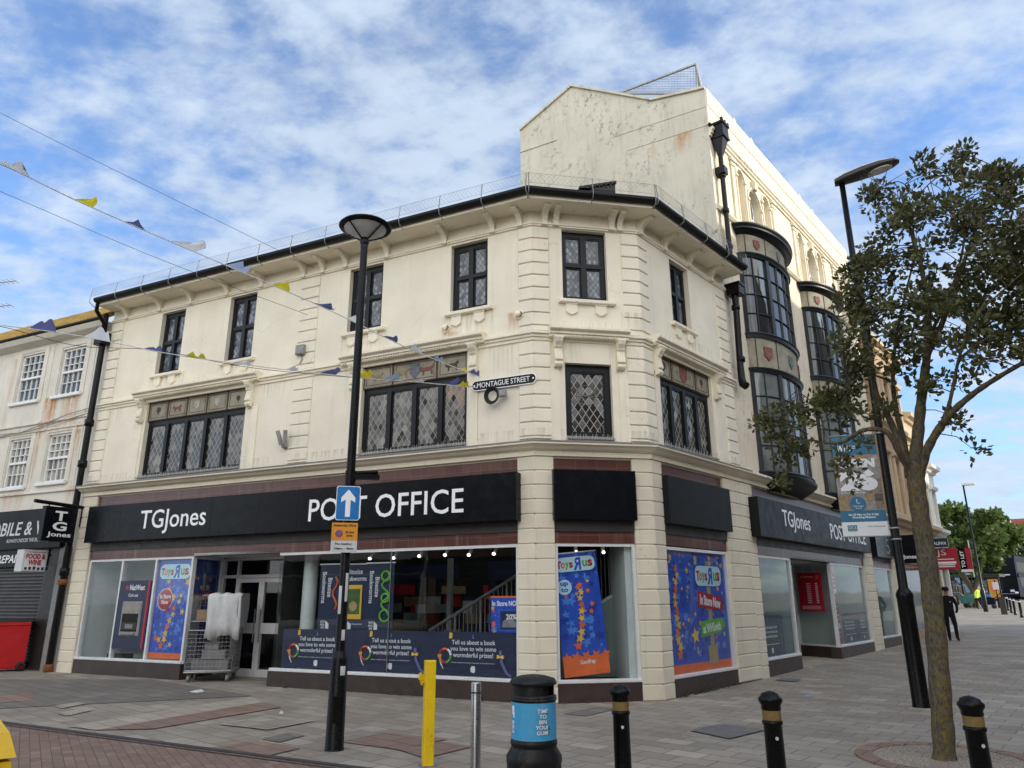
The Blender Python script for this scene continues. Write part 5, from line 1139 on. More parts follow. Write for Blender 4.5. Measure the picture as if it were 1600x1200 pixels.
# hopper head and downpipes at the corner
mb = MB(); hz = 12.95
mb.box(0.10, 0.46, -0.34, -0.02, hz+0.02, hz+0.36); mb.box(0.07, 0.49, -0.37, 0, hz+0.36, hz+0.42); mb.box(0.09, 0.47, -0.36, 0, hz-0.02, hz+0.03)
for x in (0.10, 0.28, 0.46): mb.box(x-0.03, x+0.03, -0.36, -0.30, hz+0.42, hz+0.50)
V = [(0.12, -0.32, hz), (0.44, -0.32, hz), (0.44, -0.02, hz), (0.12, -0.02, hz), (0.22, -0.2, hz-0.45), (0.34, -0.2, hz-0.45), (0.34, -0.08, hz-0.45), (0.22, -0.08, hz-0.45)]
mb.add(V, [(0, 1, 5, 4), (1, 2, 6, 5), (2, 3, 7, 6), (3, 0, 4, 7)])
mb.box(0.17, 0.39, -0.25, 0, hz-1.02, hz-0.82)
mb.tube([(0.28, -0.14, hz-0.4), (0.28, -0.14, 9.3)], 0.062, 10)
for z in (11.9, 10.9, 9.9): mb.lathe([(0.062, z-.06), (0.085, z-.05), (0.085, z+.05), (0.062, z+.06)], 10, 0.28, -0.14)
mb.tube([(-0.05, -.05, 13.30), (0.2, -.12, 13.24)], 0.05, 6)
mb.obj('hopper_downpipe', 'black', tb, FS)
mb = MB(); mb.bbox(0.02, 0.32, -0.38, -0.06, 8.55, 8.78, .02); mb.box(0.0, 0.34, -0.40, -0.03, 8.78, 8.84)
mb.tube([(0.17, -0.20, 8.6), (0.17, -0.20, 8.3), (0.15, -0.17, 6.9), (0.15, -0.17, 6.5), (0.13, -.2, 6.35), (0.11, -0.28, 6.28)], [.09, .075, .075, .085, .095, .09], 12)
for z in (8.25, 6.95): mb.lathe([(0.075, z-.07), (0.10, z-.05), (0.10, z+.05), (0.075, z+.07)], 12, 0.165, -0.19)
mb.obj('downpipe', 'black', tb, FS)
# cornice over the shop fronts of the side street
course('shop_cornice', 4.08, [(0, 0), (0.07, 0.005), (0.07, 0.09), (0.10, 0.10), (0.15, 0.12), (0.20, 0.165), (0.24, 0.18), (0.26, 0.19), (0.26, 0.235), (0, 0.29)], 'trim', 0.02, 12.6)
def tstrip(name, u0, u1, z0, z1, y0, y1, mat, b=None):
    mb = MB(); (mb.bbox(u0, u1, y0, y1, z0, z1, b) if b else mb.box(u0, u1, y0, y1, z0, z1)); return mb.obj(name, mat, tb, FS)
def tpil(u0, u1):
    mb = MB(); z0 = 0.02; n = 16; h = (4.075-z0)/n
    for k in range(n): mb.bbox(u0, u1, -0.05, 0.25, z0+k*h+0.010, z0+(k+1)*h-0.004, 0.012)
    mb.box(u0+0.01, u1-0.01, -0.032, 0.24, z0, 4.075); mb.obj('pilaster', 'pilaster', tb, FS)
tpil(0.002, 0.40); tpil(8.66, 9.62); tpil(11.95, 12.7)
for a, b in ((0.40, 8.66), (9.62, 11.95)):
    tstrip('tile_band', a, b, 3.70, 4.08, 0.01, 0.25, 'tile'); tstrip('tile_band', a, b, 2.55, 2.76, 0.0, 0.25, 'tile'); tstrip('shutter_housing', a, b, 2.76, 3.2, -0.03, 0.2, 'fasciaside')
fb = tstrip('fascia_board', 0.14, 8.78, 2.92, 3.78, -0.26, 0.0, 'fasciagrey', 0.008)
mb = MB(); text_into(mb, 'TGJones', 1.55, 3.42, 3.12, 3.62, -0.262, bold=.006); mb.obj('lettering', 'letter', fb, FS)
mb = MB(); text_into(mb, 'POST OFFICE', 5.00, 8.30, 3.14, 3.55, -0.262, bold=.006); mb.obj('lettering', 'letter', fb, FS)
fb = tstrip('fascia_board', 9.62, 11.95, 2.86, 3.62, -0.22, 0.0, 'gloss', 0.008)
mb = MB(); text_into(mb, '5', 10.75, 11.2, 2.98, 3.48, -0.222); mb.obj('lettering', 'lead', fb, FS)
def twin_(u0, u1, z0, z1, **k): return shopwin(FS, u0, u1, z0, z1, (), glass='glass_s', parent=tb, **k)
twin_(0.40, 2.46, 0.36, 2.55); tstrip('plinth', 0.40, 2.50, -0.02, 0.36, -0.02, 0.25, 'plinth')
twin_(5.50, 8.66, 0.38, 2.55); tstrip('plinth', 5.48, 8.66, -0.02, 0.38, -0.02, 0.25, 'plinth')
twin_(9.62, 11.95, 0.42, 2.55); tstrip('plinth', 9.62, 11.95, -0.02, 0.42, -0.02, 0.25, 'plinth')
SY = 1.25
r0 = FS.W(6.05, SY, 0); r1 = FS.W(5.50, 0, 0); fr_ = Frame((r0.x, r0.y), ((r1-r0).x, (r1-r0).y)); frl = (r1-r0).length
fr2 = Frame((r1.x, r1.y), ((r0-r1).x, (r0-r1).y))
# glazed return faces the doorway
mb = MB(); mb.box(0, frl, 0.02, 0.03, 0.38, 2.5); fret = Frame((r0.x, r0.y), ((r1-r0).x, (r1-r0).y)); 
ret = mb.obj('glazed_return', 'glass_s', tb, fret); MB().box(0, frl, 0, 0.06, 0, 0.38).obj('plinth', 'plinth', tb, fret); MB().box(0, frl, -.01, .05, .38, .43).obj('sill', 'whitealu', tb, fret); MB().box(0, 0.06, -.01, .05, .43, 2.55).obj('jamb', 'whitealu', tb, fret)
mb = MB(); mb.box(2.5, 2.56, 0.02, SY, 0.02, 2.55); mb.obj('glazed_return', 'glass_s', tb, FS)
mb = MB(); 
for a, b in ((2.5, 2.58), (4.05, 4.13), (5.0, 5.08), (5.98, 6.06)): mb.box(a, b, SY-.03, SY+.05, 0.03, 2.52)
mb.box(2.5, 6.06, SY-.03, SY+.05, 2.10, 2.18); mb.box(2.5, 6.06, SY-.03, SY+.05, 2.47, 2.55)
df = mb.obj('entrance_frame', 'whitealu', tb, FS)
for a, b in ((2.58, 4.05), (4.13, 5.0), (5.08, 5.98)): MB().box(a, b, SY, SY+.012, .05, 2.10).obj('pane', 'glass_s', df, FS)
tstrip('threshold', 2.46, 6.0, -0.02, 0.10, -0.02, SY+.1, 'palepav'); tstrip('entrance_ceiling', 2.46, 6.0, 2.55, 2.6, 0, SY+.1, 'interw')
def troom(u0, u1, d, z0, z1, wm_, fm, cm, y=0.13):
    for nm, a, m in (('interior_floor', (u0, u1, y, d, z0-0.02, z0), fm), ('interior_ceiling', (u0, u1, y+0.12, d, z1, z1+0.02), cm), ('interior_wall', (u0, u1, d, d+0.03, z0, z1), wm_), ('interior_wall', (u0-0.02, u0, y, d, z0, z1), wm_), ('interior_wall', (u1, u1+0.02, y, d, z0, z1), wm_)):
        MB().box(*a).obj(nm, m, tb, FS)
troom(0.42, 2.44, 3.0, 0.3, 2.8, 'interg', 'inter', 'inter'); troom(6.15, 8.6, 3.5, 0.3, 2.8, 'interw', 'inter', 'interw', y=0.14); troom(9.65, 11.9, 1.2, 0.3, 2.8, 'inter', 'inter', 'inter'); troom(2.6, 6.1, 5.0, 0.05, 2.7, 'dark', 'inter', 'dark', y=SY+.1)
MB().lathe([(0.16, 0.3), (0.16, 2.8)], 20, 1.35, 0.9).obj('column', 'interw', tb, FS)
MB().box(7.2, 8.2, 0.9, 1.0, 2.45, 2.5).obj('strip_light', 'tubelamp', tb, FS)
# notices on the side street windows
def notice(name, mats, build, fr, u, y, z, label, cat, rot=None):
    mb = MB(); build(mb); o = mb.obj(name, mats); place(o, None, None, fr.W(u, y, z), fr.ang if rot is None else rot); return tag(o, label, cat)
def bk(m, W_, H_):
    m.box(0, W_, 0, .004, 0, H_, 0); text_into(m, 'Tell us about a book\nyou love to win some\nwormderful prizes!', W_*.10, W_*.72, H_*.42, H_*.74, -.001, 1, .002, bold=.012); m.box(W_*.12, W_*.75, -.003, 0, H_*.28, H_*.295, 1)
    m.prism([(W_*.38, H_*.08), (W_*.46, H_*.08), (W_*.46, H_*.20), (W_*.38, H_*.20)], -.003, 0, 1); m.tube([(W_*.85, -.005, H_*.5), (W_*.82, -.005, H_*.25), (W_*.92, -.005, H_*.08)], .02, 5, 2)
notice('window_notice', ['navy', 'white_p', 'bluegrey'], lambda m: bk(m, 1.28, 0.86), FS, 0.47, 0.07, 0.42, 'navy book prize notice low in the narrow side street window', 'poster')
notice('window_notice', ['navy', 'white_p', 'bluegrey'], lambda m: bk(m, 1.55, 0.78), FS, 6.15, 0.07, 0.44, 'navy book prize notice low in the post office window beyond the doorway', 'poster')
notice('window_notice', ['navy', 'white_p', 'bluegrey'], lambda m: bk(m, 0.85, 0.78), FS, 7.72, 0.07, 0.44, 'narrower navy notice against the pilaster in the post office window', 'poster')
def redstrip(m):
    m.box(0, .42, 0, .004, 0, 2.0, 0); m.box(.06, .36, -.003, 0, 1.28, 1.40, 1); m.box(.08, .36, -.003, 0, .38, .52, 1)
    rnd = random.Random(5)
    for k in range(16): m.box(.07, .07+rnd.uniform(.1, .28), -.003, 0, .16+k*.11, .185+k*.11, 1) if k not in (2, 3, 10, 11) else None
notice('window_strip', ['red', 'white_p'], redstrip, FS, 5.58, 0.07, 0.46, 'tall red post office strip on the edge of the side street window', 'poster')
def redboard(m):
    m.box(0, .80, -.02, .02, 0, 1.02, 0); text_into(m, 'Travel money', .12, .55, .88, .93, -.02, 1, .003); m.prism(disc(.68, .90, .05, 12), -.024, -.02, 2)
    for k in range(11): m.box(.30, .44, -.023, -.02, .22+k*.05, .235+k*.05, 1); m.box(.60, .68, -.023, -.02, .22+k*.05, .24+k*.05, 1)
    for k in range(3): m.box(.08, .72, -.023, -.02, .06+k*.035, .068+k*.035, 1)
    m.tube([(.2, 0, 1.02), (.25, 0, 1.45)], .006, 4, 1); m.tube([(.6, 0, 1.02), (.55, 0, 1.45)], .006, 4, 1)
notice('hanging_board', ['red', 'white_p', 'orange'], redboard, fret, 0.28, -0.10, 1.28, 'dark red rate board hanging in the side street doorway', 'sign')

# ------------------------------------------------------------------ rest of the side street row
def rowhouse(name, label, u0, u1, h, mat, corn, floors, win_w, stone):
    t = fthing(name, label, 'building', FS, u0, 0, 0); L_ = u1-u0; ops = []
    n = max(1, int(L_/1.5)); 
    for f in range(floors):
        z0 = 4.6+f*(h-5.2)/floors; z1 = z0+(h-5.2)/floors*0.66
        for k in range(n):
            c = (k+.5)*L_/n; ops.append((c-win_w/2, c+win_w/2, z0, z1))
    mb = MB(); wall(mb, 0, L_, 0, h, ops+[(0.25, L_-0.25, 0.5, 2.8)], 0, .22)
    for x in (0, L_): mb.quad((x, 0, 0), (x, 6, 0), (x, 6, h), (x, 0, h))
    mb.quad((0, 0, h), (L_, 0, h), (L_, 6, h), (0, 6, h)); mb.obj('wall', mat, t)
    for a, b, c, d in ops:
        wo = MB().box(a, b, .17, .20, c, d).obj('window', 'sash', t); MB().box(a, b, .14, .17, (c+d)/2-.03, (c+d)/2+.03).obj('frame', 'white', wo)
        m = MB(); m.box(a-.12, a, -.07, 0, c-.1, d+.1); m.box(b, b+.12, -.07, 0, c-.1, d+.1); m.xprism([(0, d+.1), (-.16, d+.12), (-.2, d+.25), (0, d+.32)], a-.2, b+.2); m.box(a-.15, b+.15, -.12, 0, c-.14, c); m.obj('window_surround', stone, t)
    for z in corn:
        m = MB(); m.xprism([(0, z), (-.12, z+.04), (-.16, z+.14), (-.32, z+.2), (-.34, z+.34), (0, z+.42)], -.02, L_+.02); m.obj('cornice', stone, t)
    MB().box(0.1, L_-.1, -.16, 0, 3.0, 3.75).obj('fascia_board', 'gloss', t); MB().box(.3, L_-.3, .12, .14, .5, 2.8).obj('shop_window', 'pane_lo', t)
    return t
rowhouse('stone_building', 'ornate brown sandstone building beyond the bow windows, mostly behind the tree', 12.72, 17.6, 11.5, 'sandstone', (4.1, 7.6, 10.9), 2, .8, 'buffstone')
rowhouse('stone_building', 'buff stone building between the sandstone building and the white one', 17.62, 20.2, 9.2, 'buffstone', (4.1, 8.7), 2, .7, 'buffstone')
wb = rowhouse('white_building', 'narrow white building at the far end of the shop row', 20.22, 22.0, 7.4, 'bright', (4.1, 6.9), 1, .7, 'bright')
# projecting signs down the row
def proj(name, u, z0, h, out0, out1, mats, build, label):
    """board standing square to the row, its face towards the viewer"""
    o = FS.W(u, -out0, 0); fr = Frame((o.x, o.y), (-FS.n.x, -FS.n.y)); mb = MB(); build(mb, out1-out0, h); ob = mb.obj(name, mats); place(ob, None, None, (o.x, o.y, z0), fr.ang); return tag(ob, label, 'sign')
def blade(txt, fg=1):
    def b(m, W_, H_): m.bbox(0, W_, -.06, .06, 0, H_, .01, 0); m.tube([(-.3, 0, H_*.85), (0, 0, H_*.85)], .02, 5, 0); text_into(m, txt, W_*.15, W_*.85, H_*.12, H_*.30, -.062, fg, .004, bold=.02)
    return b
proj('blade_sign', 12.85, 2.75, 0.95, 0.15, 0.75, ['gloss', 'letter'], blade('Jones'), 'small black hanging sign just behind the banner lamp post')
proj('blade_sign', 18.2, 3.55, 0.34, 0.12, 0.78, ['navy', 'letter'], lambda m, W_, H_: (m.bbox(0, W_, -.06, .06, 0, H_, .01, 0), text_into(m, 'HALIFAX', W_*.10, W_*.92, H_*.25, H_*.6, -.062, 1, .004, bold=.02)), 'dark blue sign above the red letting board')
def tolet(m, W_, H_):
    m.bbox(0, W_, -.04, .0, 0, H_, .01, 0); text_into(m, 'JS', W_*.18, W_*.58, H_*.58, H_*.94, -.042, 1, .004); m.box(W_*.05, W_*.92, -.046, -.04, H_*.27, H_*.37, 1)
    for k, q in enumerate((.12, .20, .46)): m.box(W_*.12, W_*.85, -.045, -.04, H_*q, H_*q+.035, 1)
lb = proj('letting_board', 18.5, 2.68, 0.84, 0.10, 0.98, ['red', 'letter'], tolet, 'red letting board with white JS lettering past the tree trunk')
def tolet2(m, W_, H_):
    m.bbox(0, W_, -.04, .0, 0, H_, .01, 0); m.box(0, W_*.55, -.05, -.04, 0, H_, 2); m.box(0, W_, -.05, .0, -.10, 0, 1); text_into(m, 'TO LET', W_*.12, W_*.42, H_*.08, H_*.88, -.052, 1, .004, rotdeg=90, bold=.03); m.tube([(W_-.02, 0, -.3), (W_-.02, 0, H_+.3)], .025, 6, 1)
proj('letting_board', 18.7, 2.68, 0.82, 1.0, 1.42, ['red', 'letter', 'gloss'], tolet2, 'red and black TO LET board on a white post')

# ------------------------------------------------------------------ neighbour on the left
nb = fthing('neighbour_house', 'rust stained pale rendered house with white sash windows over a shuttered phone shop', 'building', FL, -0.15, 0, 0)
NW = [(-3.80, -2.80, 6.93, 8.33), (-1.98, -1.04, 6.93, 8.25), (-3.60, -2.70, 4.54, 5.87), (-1.94, -1.03, 4.58, 5.85)]
y_n = 0.06
mb = MB(); wall(mb, -9, 0.02, 3.75, 8.72, NW, y_n, .16); mb.box(-.3, .02, y_n+.01, .4, 0, 3.8); mb.obj('wall', 'neigh', nb, FL)
for k, (a, b, c, d) in enumerate(NW):
    mb = MB(); t = .05; y0 = y_n+.05
    for q in ((a, a+t, c, d), (b-t, b, c, d), (a, b, d-t, d), (a, b, c, c+t)): mb.box(q[0], q[1], y0, y0+.09, q[2], q[3])
    zm = (c+d)/2; mb.box(a+t, b-t, y0-.01, y0+.07, zm-.03, zm+.03)
    for i in range(1, 4): x = a+t+(b-a-2*t)*i/4; mb.box(x-.011, x+.011, y0+.02, y0+.06, c+t, zm-.03); mb.box(x-.011, x+.011, y0, y0+.05, zm+.03, d-t)
    for z in (c+t+(zm-c-t)*.5, ): mb.box(a+t, b-t, y0+.02, y0+.06, z-.011, z+.011)
    for i in (1, 2): z = zm+(d-zm-t)*i/3; mb.box(a+t, b-t, y0, y0+.05, z-.011, z+.011)
    wo = mb.obj('sash_window', 'white', nb, FL); MB().box(a+t, b-t, y0+.062, y0+.07, c+t, d-t).obj('pane', 'sash' if k < 2 else 'curtain', wo, FL)
    MB().bbox(a-.14, b+.14, y_n-.08, y_n+.1, c-.09, c, .01).obj('sill', 'white', wo, FL)
    m = MB()
    for q in ((a-.2, a-.03, c-.06, d+.06), (b+.03, b+.2, c-.06, d+.06), (a-.2, b+.2, d+.06, d+.14)): m.box(q[0], q[1], y_n-.02, y_n, q[2], q[3])
    m.obj('window_surround', 'neigh', nb, FL)
for z in (5.98, 6.20, 4.30): MB().xprism([(y_n, z), (y_n-.05, z+.01), (y_n-.05, z+.05), (y_n, z+.07)], -9, -.3).obj('string_course', 'neigh', nb, FL)
for u in (-2.40, -.62): MB().box(u-.03, u+.03, y_n-.015, y_n, 4.4, 8.5).obj('pilaster_strip', 'neigh', nb, FL)
mb = MB(); mb.xprism([(y_n, 8.52), (-.18, 8.60), (-.26, 8.72), (y_n, 8.74)], -9, -.14); mb.obj('eaves', 'neigh', nb, FL)
mb = MB(); mb.tube([(-9, -.24, 8.78), (-.2, -.24, 8.78)], .06, 8); mb.obj('gutter', 'gutter', nb, FL)
mb = MB(); mb.xprism([(-.27, 8.80), (2.2, 10.60), (2.2, 10.50), (-.20, 8.74)], -9, -.13)
for k in range(9): y_ = -.27+k*.28; z_ = 8.80+(y_+.27)*.729; mb.xprism([(y_-.02, z_), (y_+.26, z_+.20), (y_+.26, z_+.24), (y_-.02, z_+.05)], -9, -.12)
mb.obj('roof', 'moss', nb, FL)
fb = MB().bbox(-9, -.35, -.20, y_n, 2.88, 3.86, .01).obj('fascia_board', 'fasciagrey', nb, FL)
mb = MB(); text_into(mb, 'MOBILE & VAPE', -3.55, -.30, 3.22, 3.56, -.202, bold=.01, shear=.12); text_into(mb, 'ALWAYS CHOOSE THE BEST', -2.48, -1.12, 3.05, 3.14, -.202, shear=.1); mb.obj('lettering', 'signwhite', fb, FL)
sb = MB().box(-9, -.95, -.06, .1, 2.46, 2.87).obj('sign_strip', 'gloss', nb, FL); mb = MB(); text_into(mb, 'REPAIR - VAPE', -2.95, -1.0, 2.56, 2.76, -.062, bold=.015, shear=.1); mb.obj('lettering', 'letter', sb, FL)
mb = MB(); z = 0.05
while z < 2.46: mb.xprism([(.10, z), (.055, z+.02), (.055, z+.06), (.10, z+.08)], -9, -1.02); z += .083
mb.box(-9, -1, .09, .12, 0, 2.5); mb.box(-1.06, -.98, .0, .1, 0, 2.46); mb.obj('roller_shutter', 'shutter', nb, FL)
mb = MB(); mb.box(-.98, -.46, -.02, .2, 0, 2.9); 
for k in range(34): mb.box(-.985, -.455, -.024, 0, k*.085, k*.085+.074)
mb.obj('brick_pier', 'fasciaside', nb, FL)
MB().box(-.46, -.24, -.10, .2, 0, 2.9).obj('grey_pier', 'lead', nb, FL)
mb = MB(); mb.tube([(-.12, -.14, 8.9), (-.10, -.14, 8.35)], .06, 10); mb.bbox(-.24, .06, -.30, -.04, 8.02, 8.36, .015); mb.tube([(.02, -.52, 9.06), (-.02, -.5, 8.86), (-.08, -.2, 8.62), (-.08, -.16, 8.3)], .05, 10)
mb.tube([(-.09, -.14, 8.1), (-.09, -.14, .06)], .075, 12)
for z in (5.95, 4.9, 2.3): mb.lathe([(.075, z-.10), (.105, z-.08), (.105, z+.08), (.075, z+.10)], 12, -.09, -.14)
mb.obj('downpipe', 'black', nb, FL); mb = MB(); mb.lathe([(.08, .05), (.10, .06), (.10, .22), (.08, .24)], 12, -.09, -.14); mb.lathe([(.078, 2.0), (.1, 2.02), (.1, 2.12), (.078, 2.13)], 12, -.09, -.14); mb.obj('rusty_collar', 'rust', nb, FL)
mb = MB(); mb.tube([(-4.6, y_n-.06, 6.10), (-3.2, y_n-.06, 6.02), (-2.2, y_n-.06, 6.16), (-1.2, y_n-.06, 6.34), (-.2, y_n-.06, 6.42)], .012, 5); mb.tube([(-4.6, y_n-.06, 6.0), (-2.6, y_n-.06, 6.04), (-.2, y_n-.06, 6.3)], .010, 5); mb.obj('wall_cable', 'lead', nb, FL)
# hanging signs at the joint of the two houses
def hang(u, y0, y1, z0, h, name, mats, build, label):
    o = FL.W(u, y0, 0); fr = Frame((o.x, o.y), (FL.n.x, FL.n.y)); mb = MB(); build(mb, y1-y0, h); ob = mb.obj(name, mats); place(ob, None, None, (o.x, o.y, z0), fr.ang); return tag(ob, label, 'sign')
def tg(m, W_, H_):
    m.bbox(0, W_, -.07, .07, 0, H_, .01, 0); text_into(m, 'T', W_*.30, W_*.68, H_*.60, H_*.88, -.072, 1, .004, bold=.03); text_into(m, 'G', W_*.28, W_*.72, H_*.31, H_*.57, -.072, 1, .004, bold=.03); text_into(m, 'Jones', W_*.15, W_*.88, H_*.10, H_*.27, -.072, 1, .004, bold=.02)
    m.tube([(-.25, 0, H_+.09), (W_+.22, 0, H_+.05)], .045, 8, 2); m.tube([(W_+.16, 0, H_+.05), (W_+.16, 0, -.1+H_*.6)], .03, 6, 2)
    for x in (.1, W_-.08): m.tube([(x, 0, H_), (x, 0, H_+.08)], .015, 5, 2)
hang(.06, -.98, -.20, 2.97, .80, 'hanging_sign', ['gloss', 'letter', 'black'], tg, 'black hanging sign with stacked T G Jones lettering left of the post office')
def fw(m, W_, H_):
    m.bbox(0, W_, -.13, .13, 0, H_, .012, 0); m.box(.04, W_-.04, -.134, -.13, .03, H_-.03, 1)
    text_into(m, 'WORTHING HIGH STREET', .06, W_-.06, H_*.86, H_*.92, -.134, 2, .003); text_into(m, 'FOOD &', .06, W_-.06, H_*.58, H_*.82, -.134, 2, .003, bold=.04); text_into(m, 'WINE', .13, W_-.14, H_*.30, H_*.55, -.134, 2, .003, bold=.04)
    for k in range(6): m.box(.06+k*.1, .12+k*.1, -.137, -.13, H_*.08, H_*(.2+.02*(k % 3)), 3)
    m.tube([(W_, 0, H_*.8), (W_+.15, 0, H_*.8)], .025, 6, 4)
hang(-.72, -.86, -.28, 2.30, .50, 'hanging_sign', ['signwhite', 'white_p', 'red', 'navy', 'black'], fw, 'white and red food and wine box sign hanging below the black one')

# ------------------------------------------------------------------ street furniture
def gthing(name, label, cat, px, py, rot=0, group=None):
    p = on_ground(px, py); return thing(name, label, cat, p, rot, group)
def facing(p): return math.atan2(p.y, p.x)-math.pi/2        # local -y turns towards the viewer
# left lamp post with the wide conical lantern
p = on_ground(522, 1172); lp = thing('street_lamp', 'tall black street lamp with wide shallow bowl lantern left of the corner', 'street lamp', p, facing(p))
mb = MB(); mb.lathe([(.115, 0), (.105, .02), (.098, .97), (.088, 1.0), (.066, 1.05), (.060, 1.07), (.055, 3.4), (.048, 6.3), (.052, 6.33), (.045, 6.42)], 18); mb.obj('post', 'black', lp)
mb = MB(); mb.box(-.04, .04, -.12, -.095, .30, .58); mb.obj('access_door', 'black', lp)
mb = MB(); mb.lathe([(.05, 6.36), (.065, 6.40), (.05, 6.46)], 16)
for k in range(4):
    q = R(45+90*k); mb.tube([(.05*math.cos(q), .05*math.sin(q), 6.44), (.33*math.cos(q), .33*math.sin(q), 6.615)], .011, 6)
mb.obj('lantern_arms', 'black', lp)
mb = MB(); mb.lathe([(.045, 6.47), (.16, 6.54), (.29, 6.605), (.29, 6.62), (.02, 6.63)], 28); mb.obj('lens', 'signwhite', lp)
mb = MB(); mb.lathe([(.29, 6.612), (.355, 6.62), (.365, 6.635), (.34, 6.66), (.22, 6.69), (0.0, 6.705)], 28); mb.lathe([(.29, 6.605), (.355, 6.62)], 28); mb.obj('canopy', 'black', lp)
mb = MB(); mb.box(.02, .36, -.06, .06, 3.10, 3.16); mb.tube([(0, 0, 3.02), (0, 0, 3.2)], .07, 10); mb.tube([(.05, .02, 3.18), (.34, .02, 3.2)], .03, 6); mb.obj('bracket', 'black', lp)
def psign(name, label, z0, W_, H_, build, mats, dx=0.0):
    o = thing(name, label, 'road sign', (p.x, p.y, p.z), lp.rotation_euler.z); mb = MB(); build(mb, W_, H_, z0, dx); mb.obj('plate', mats, o)
    m = MB(); m.lathe([(.062, z0+H_*.45), (.068, z0+H_*.45), (.068, z0+H_*.55), (.062, z0+H_*.55)], 14); m.box(-.03, .03, -.10, -.05, z0+H_*.44, z0+H_*.56); m.obj('clamp', 'galv', o); return o
def oneway(m, W_, H_, z0, dx):
    y = -.10; x0, x1 = dx-W_/2, dx+W_/2; m.prism(rrect(x0, x1, z0, z0+H_, .03), y, y+.006, 1); m.prism(rrect(x0+.008, x1-.008, z0+.008, z0+H_-.008, .025), y-.002, y, 0)
    c, b, t = dx, z0+H_*.10, z0+H_*.90; m.prism([(c-.030, b), (c+.030, b), (c+.030, z0+H_*.60), (c+.085, z0+H_*.52), (c+.085, z0+H_*.66), (c, t), (c-.085, z0+H_*.66), (c-.085, z0+H_*.52), (c-.030, z0+H_*.60)], y-.004, y-.002, 1)
psign('one_way_sign', 'blue one way sign with white upward arrow on the lamp post', 2.575, .29, .42, oneway, ['signblue', 'letter'], -.01)
def zone(m, W_, H_, z0, dx):
    y = -.10; x0, x1 = dx-W_/2, dx+W_/2; s_ = z0+H_*.40
    m.box(x0, x1, y, y+.005, z0, z0+H_, 1); m.box(x0, x1, y-.002, y, s_, z0+H_, 0)
    text_into(m, 'Pedestrian Zone', x0+.02, x1-.02, z0+H_*.87, z0+H_*.95, y-.003, 2, .001, bold=.02); m.prism(disc(x0+.09, z0+H_*.63, .045), y-.004, y-.002, 3); m.prism(disc(x0+.09, z0+H_*.63, .033), y-.006, y-.004, 4)
    m.prism([(x0+.062, z0+H_*.63+.020), (x0+.07, z0+H_*.63+.028), (x0+.118, z0+H_*.63-.020), (x0+.110, z0+H_*.63-.028)], y-.007, y-.005, 3)
    text_into(m, 'At any\ntime', x0+.16, x1-.04, z0+H_*.53, z0+H_*.73, y-.003, 2, .001, bold=.02); text_into(m, 'No loading', x0+.05, x1-.06, z0+H_*.24, z0+H_*.32, y-.003, 2, .001, bold=.02); text_into(m, '10am - 4pm', x0+.04, x1-.04, z0+H_*.08, z0+H_*.17, y-.003, 2, .001, bold=.02)
psign('parking_sign', 'amber and grey pedestrian zone loading sign below the blue arrow sign', 2.19, .31, .355, zone, ['amber', 'signwhite', 'black', 'red', 'signblue'], -.03)
for r_, z0, z1, a0, a1 in ((.0615, 1.62, 1.95, -75, -40), (.0615, 1.48, 1.80, -150, -110), (.101, .80, .90, -80, -45), (.0625, 1.18, 1.30, -85, -45)):
    MB().lathe([(r_, z0), (r_+.0012, z0+.004), (r_+.0012, z1-.004), (r_, z1)], 5, a0=R(a0), a1=R(a1)).obj('sticker', 'signwhite', lp)
# right lamp post with flat head
p = on_ground(1440, 1105); rp_ = thing('street_lamp', 'tall black street lamp with flat leaf shaped head carrying the museum banner', 'street lamp', p, 0)
mb = MB(); mb.lathe([(.135, 0), (.125, .03), (.122, 1.60), (.128, 1.63), (.128, 1.68), (.10, 1.73), (.072, 1.77), (.062, 4.5), (.050, 9.20), (.0, 9.22)], 18); mb.obj('post', 'black', rp_)
hd = Vector((.84, -.38, 0)).normalized(); ang = math.atan2(hd.y, hd.x)
mb = MB(); V = []; sec = [(-.12, .10, .10), (.05, .15, .15), (.35, .19, .17), (.65, .20, .15), (.90, .15, .10), (1.0, .06, .04)]
for x, w_, h_ in sec:
    for k in range(12):
        q = 2*math.pi*k/12; V.append((x, w_*math.cos(q), 9.22+.16*x+(h_*.9 if math.sin(q) > 0 else h_*.35)*math.sin(q)))
mb.add(V, [(i*12+k, i*12+(k+1) % 12, (i+1)*12+(k+1) % 12, (i+1)*12+k) for i in range(5) for k in range(12)], 0, True); mb.add(V[:12], [tuple(range(12))]); mb.add(V[-12:], [tuple(range(12))])
o = mb.obj('lamp_head', 'fasciaside', rp_); o.rotation_euler = (0, 0, ang)
mb = MB(); mb.add([(x, w_*.96*math.cos(math.pi*k/8), 9.222+.16*x+h_*.93*math.sin(math.pi*k/8)) for x, w_, h_ in sec for k in range(9)], [(i*9+k, i*9+k+1, (i+1)*9+k+1, (i+1)*9+k) for i in range(5) for k in range(8)], 0, True); o = mb.obj('head_cover', 'signwhite', rp_); o.rotation_euler = (0, 0, ang)
mb = MB(); mb.prism(disc(0, 0, 1, 16), 0, 1); V = [(.66+.22*math.cos(2*math.pi*k/16), .13*math.sin(2*math.pi*k/16), 9.22+.16*(.66+.22*math.cos(2*math.pi*k/16))-.055) for k in range(16)]; mb = MB(); mb.add(V, [tuple(range(16))]); mb.add([(v[0], v[1], v[2]+.02) for v in V]+V, [(i, (i+1) % 16, 16+(i+1) % 16, 16+i) for i in range(16)]); o = mb.obj('lens', 'signwhite', rp_); o.rotation_euler = (0, 0, ang)
mb = MB()
for z in (2.52, 2.70, 4.30): mb.lathe([(.075, z), (.082, z), (.082, z+.03), (.075, z+.03)], 14)
mb.obj('steel_band', 'galv', rp_)
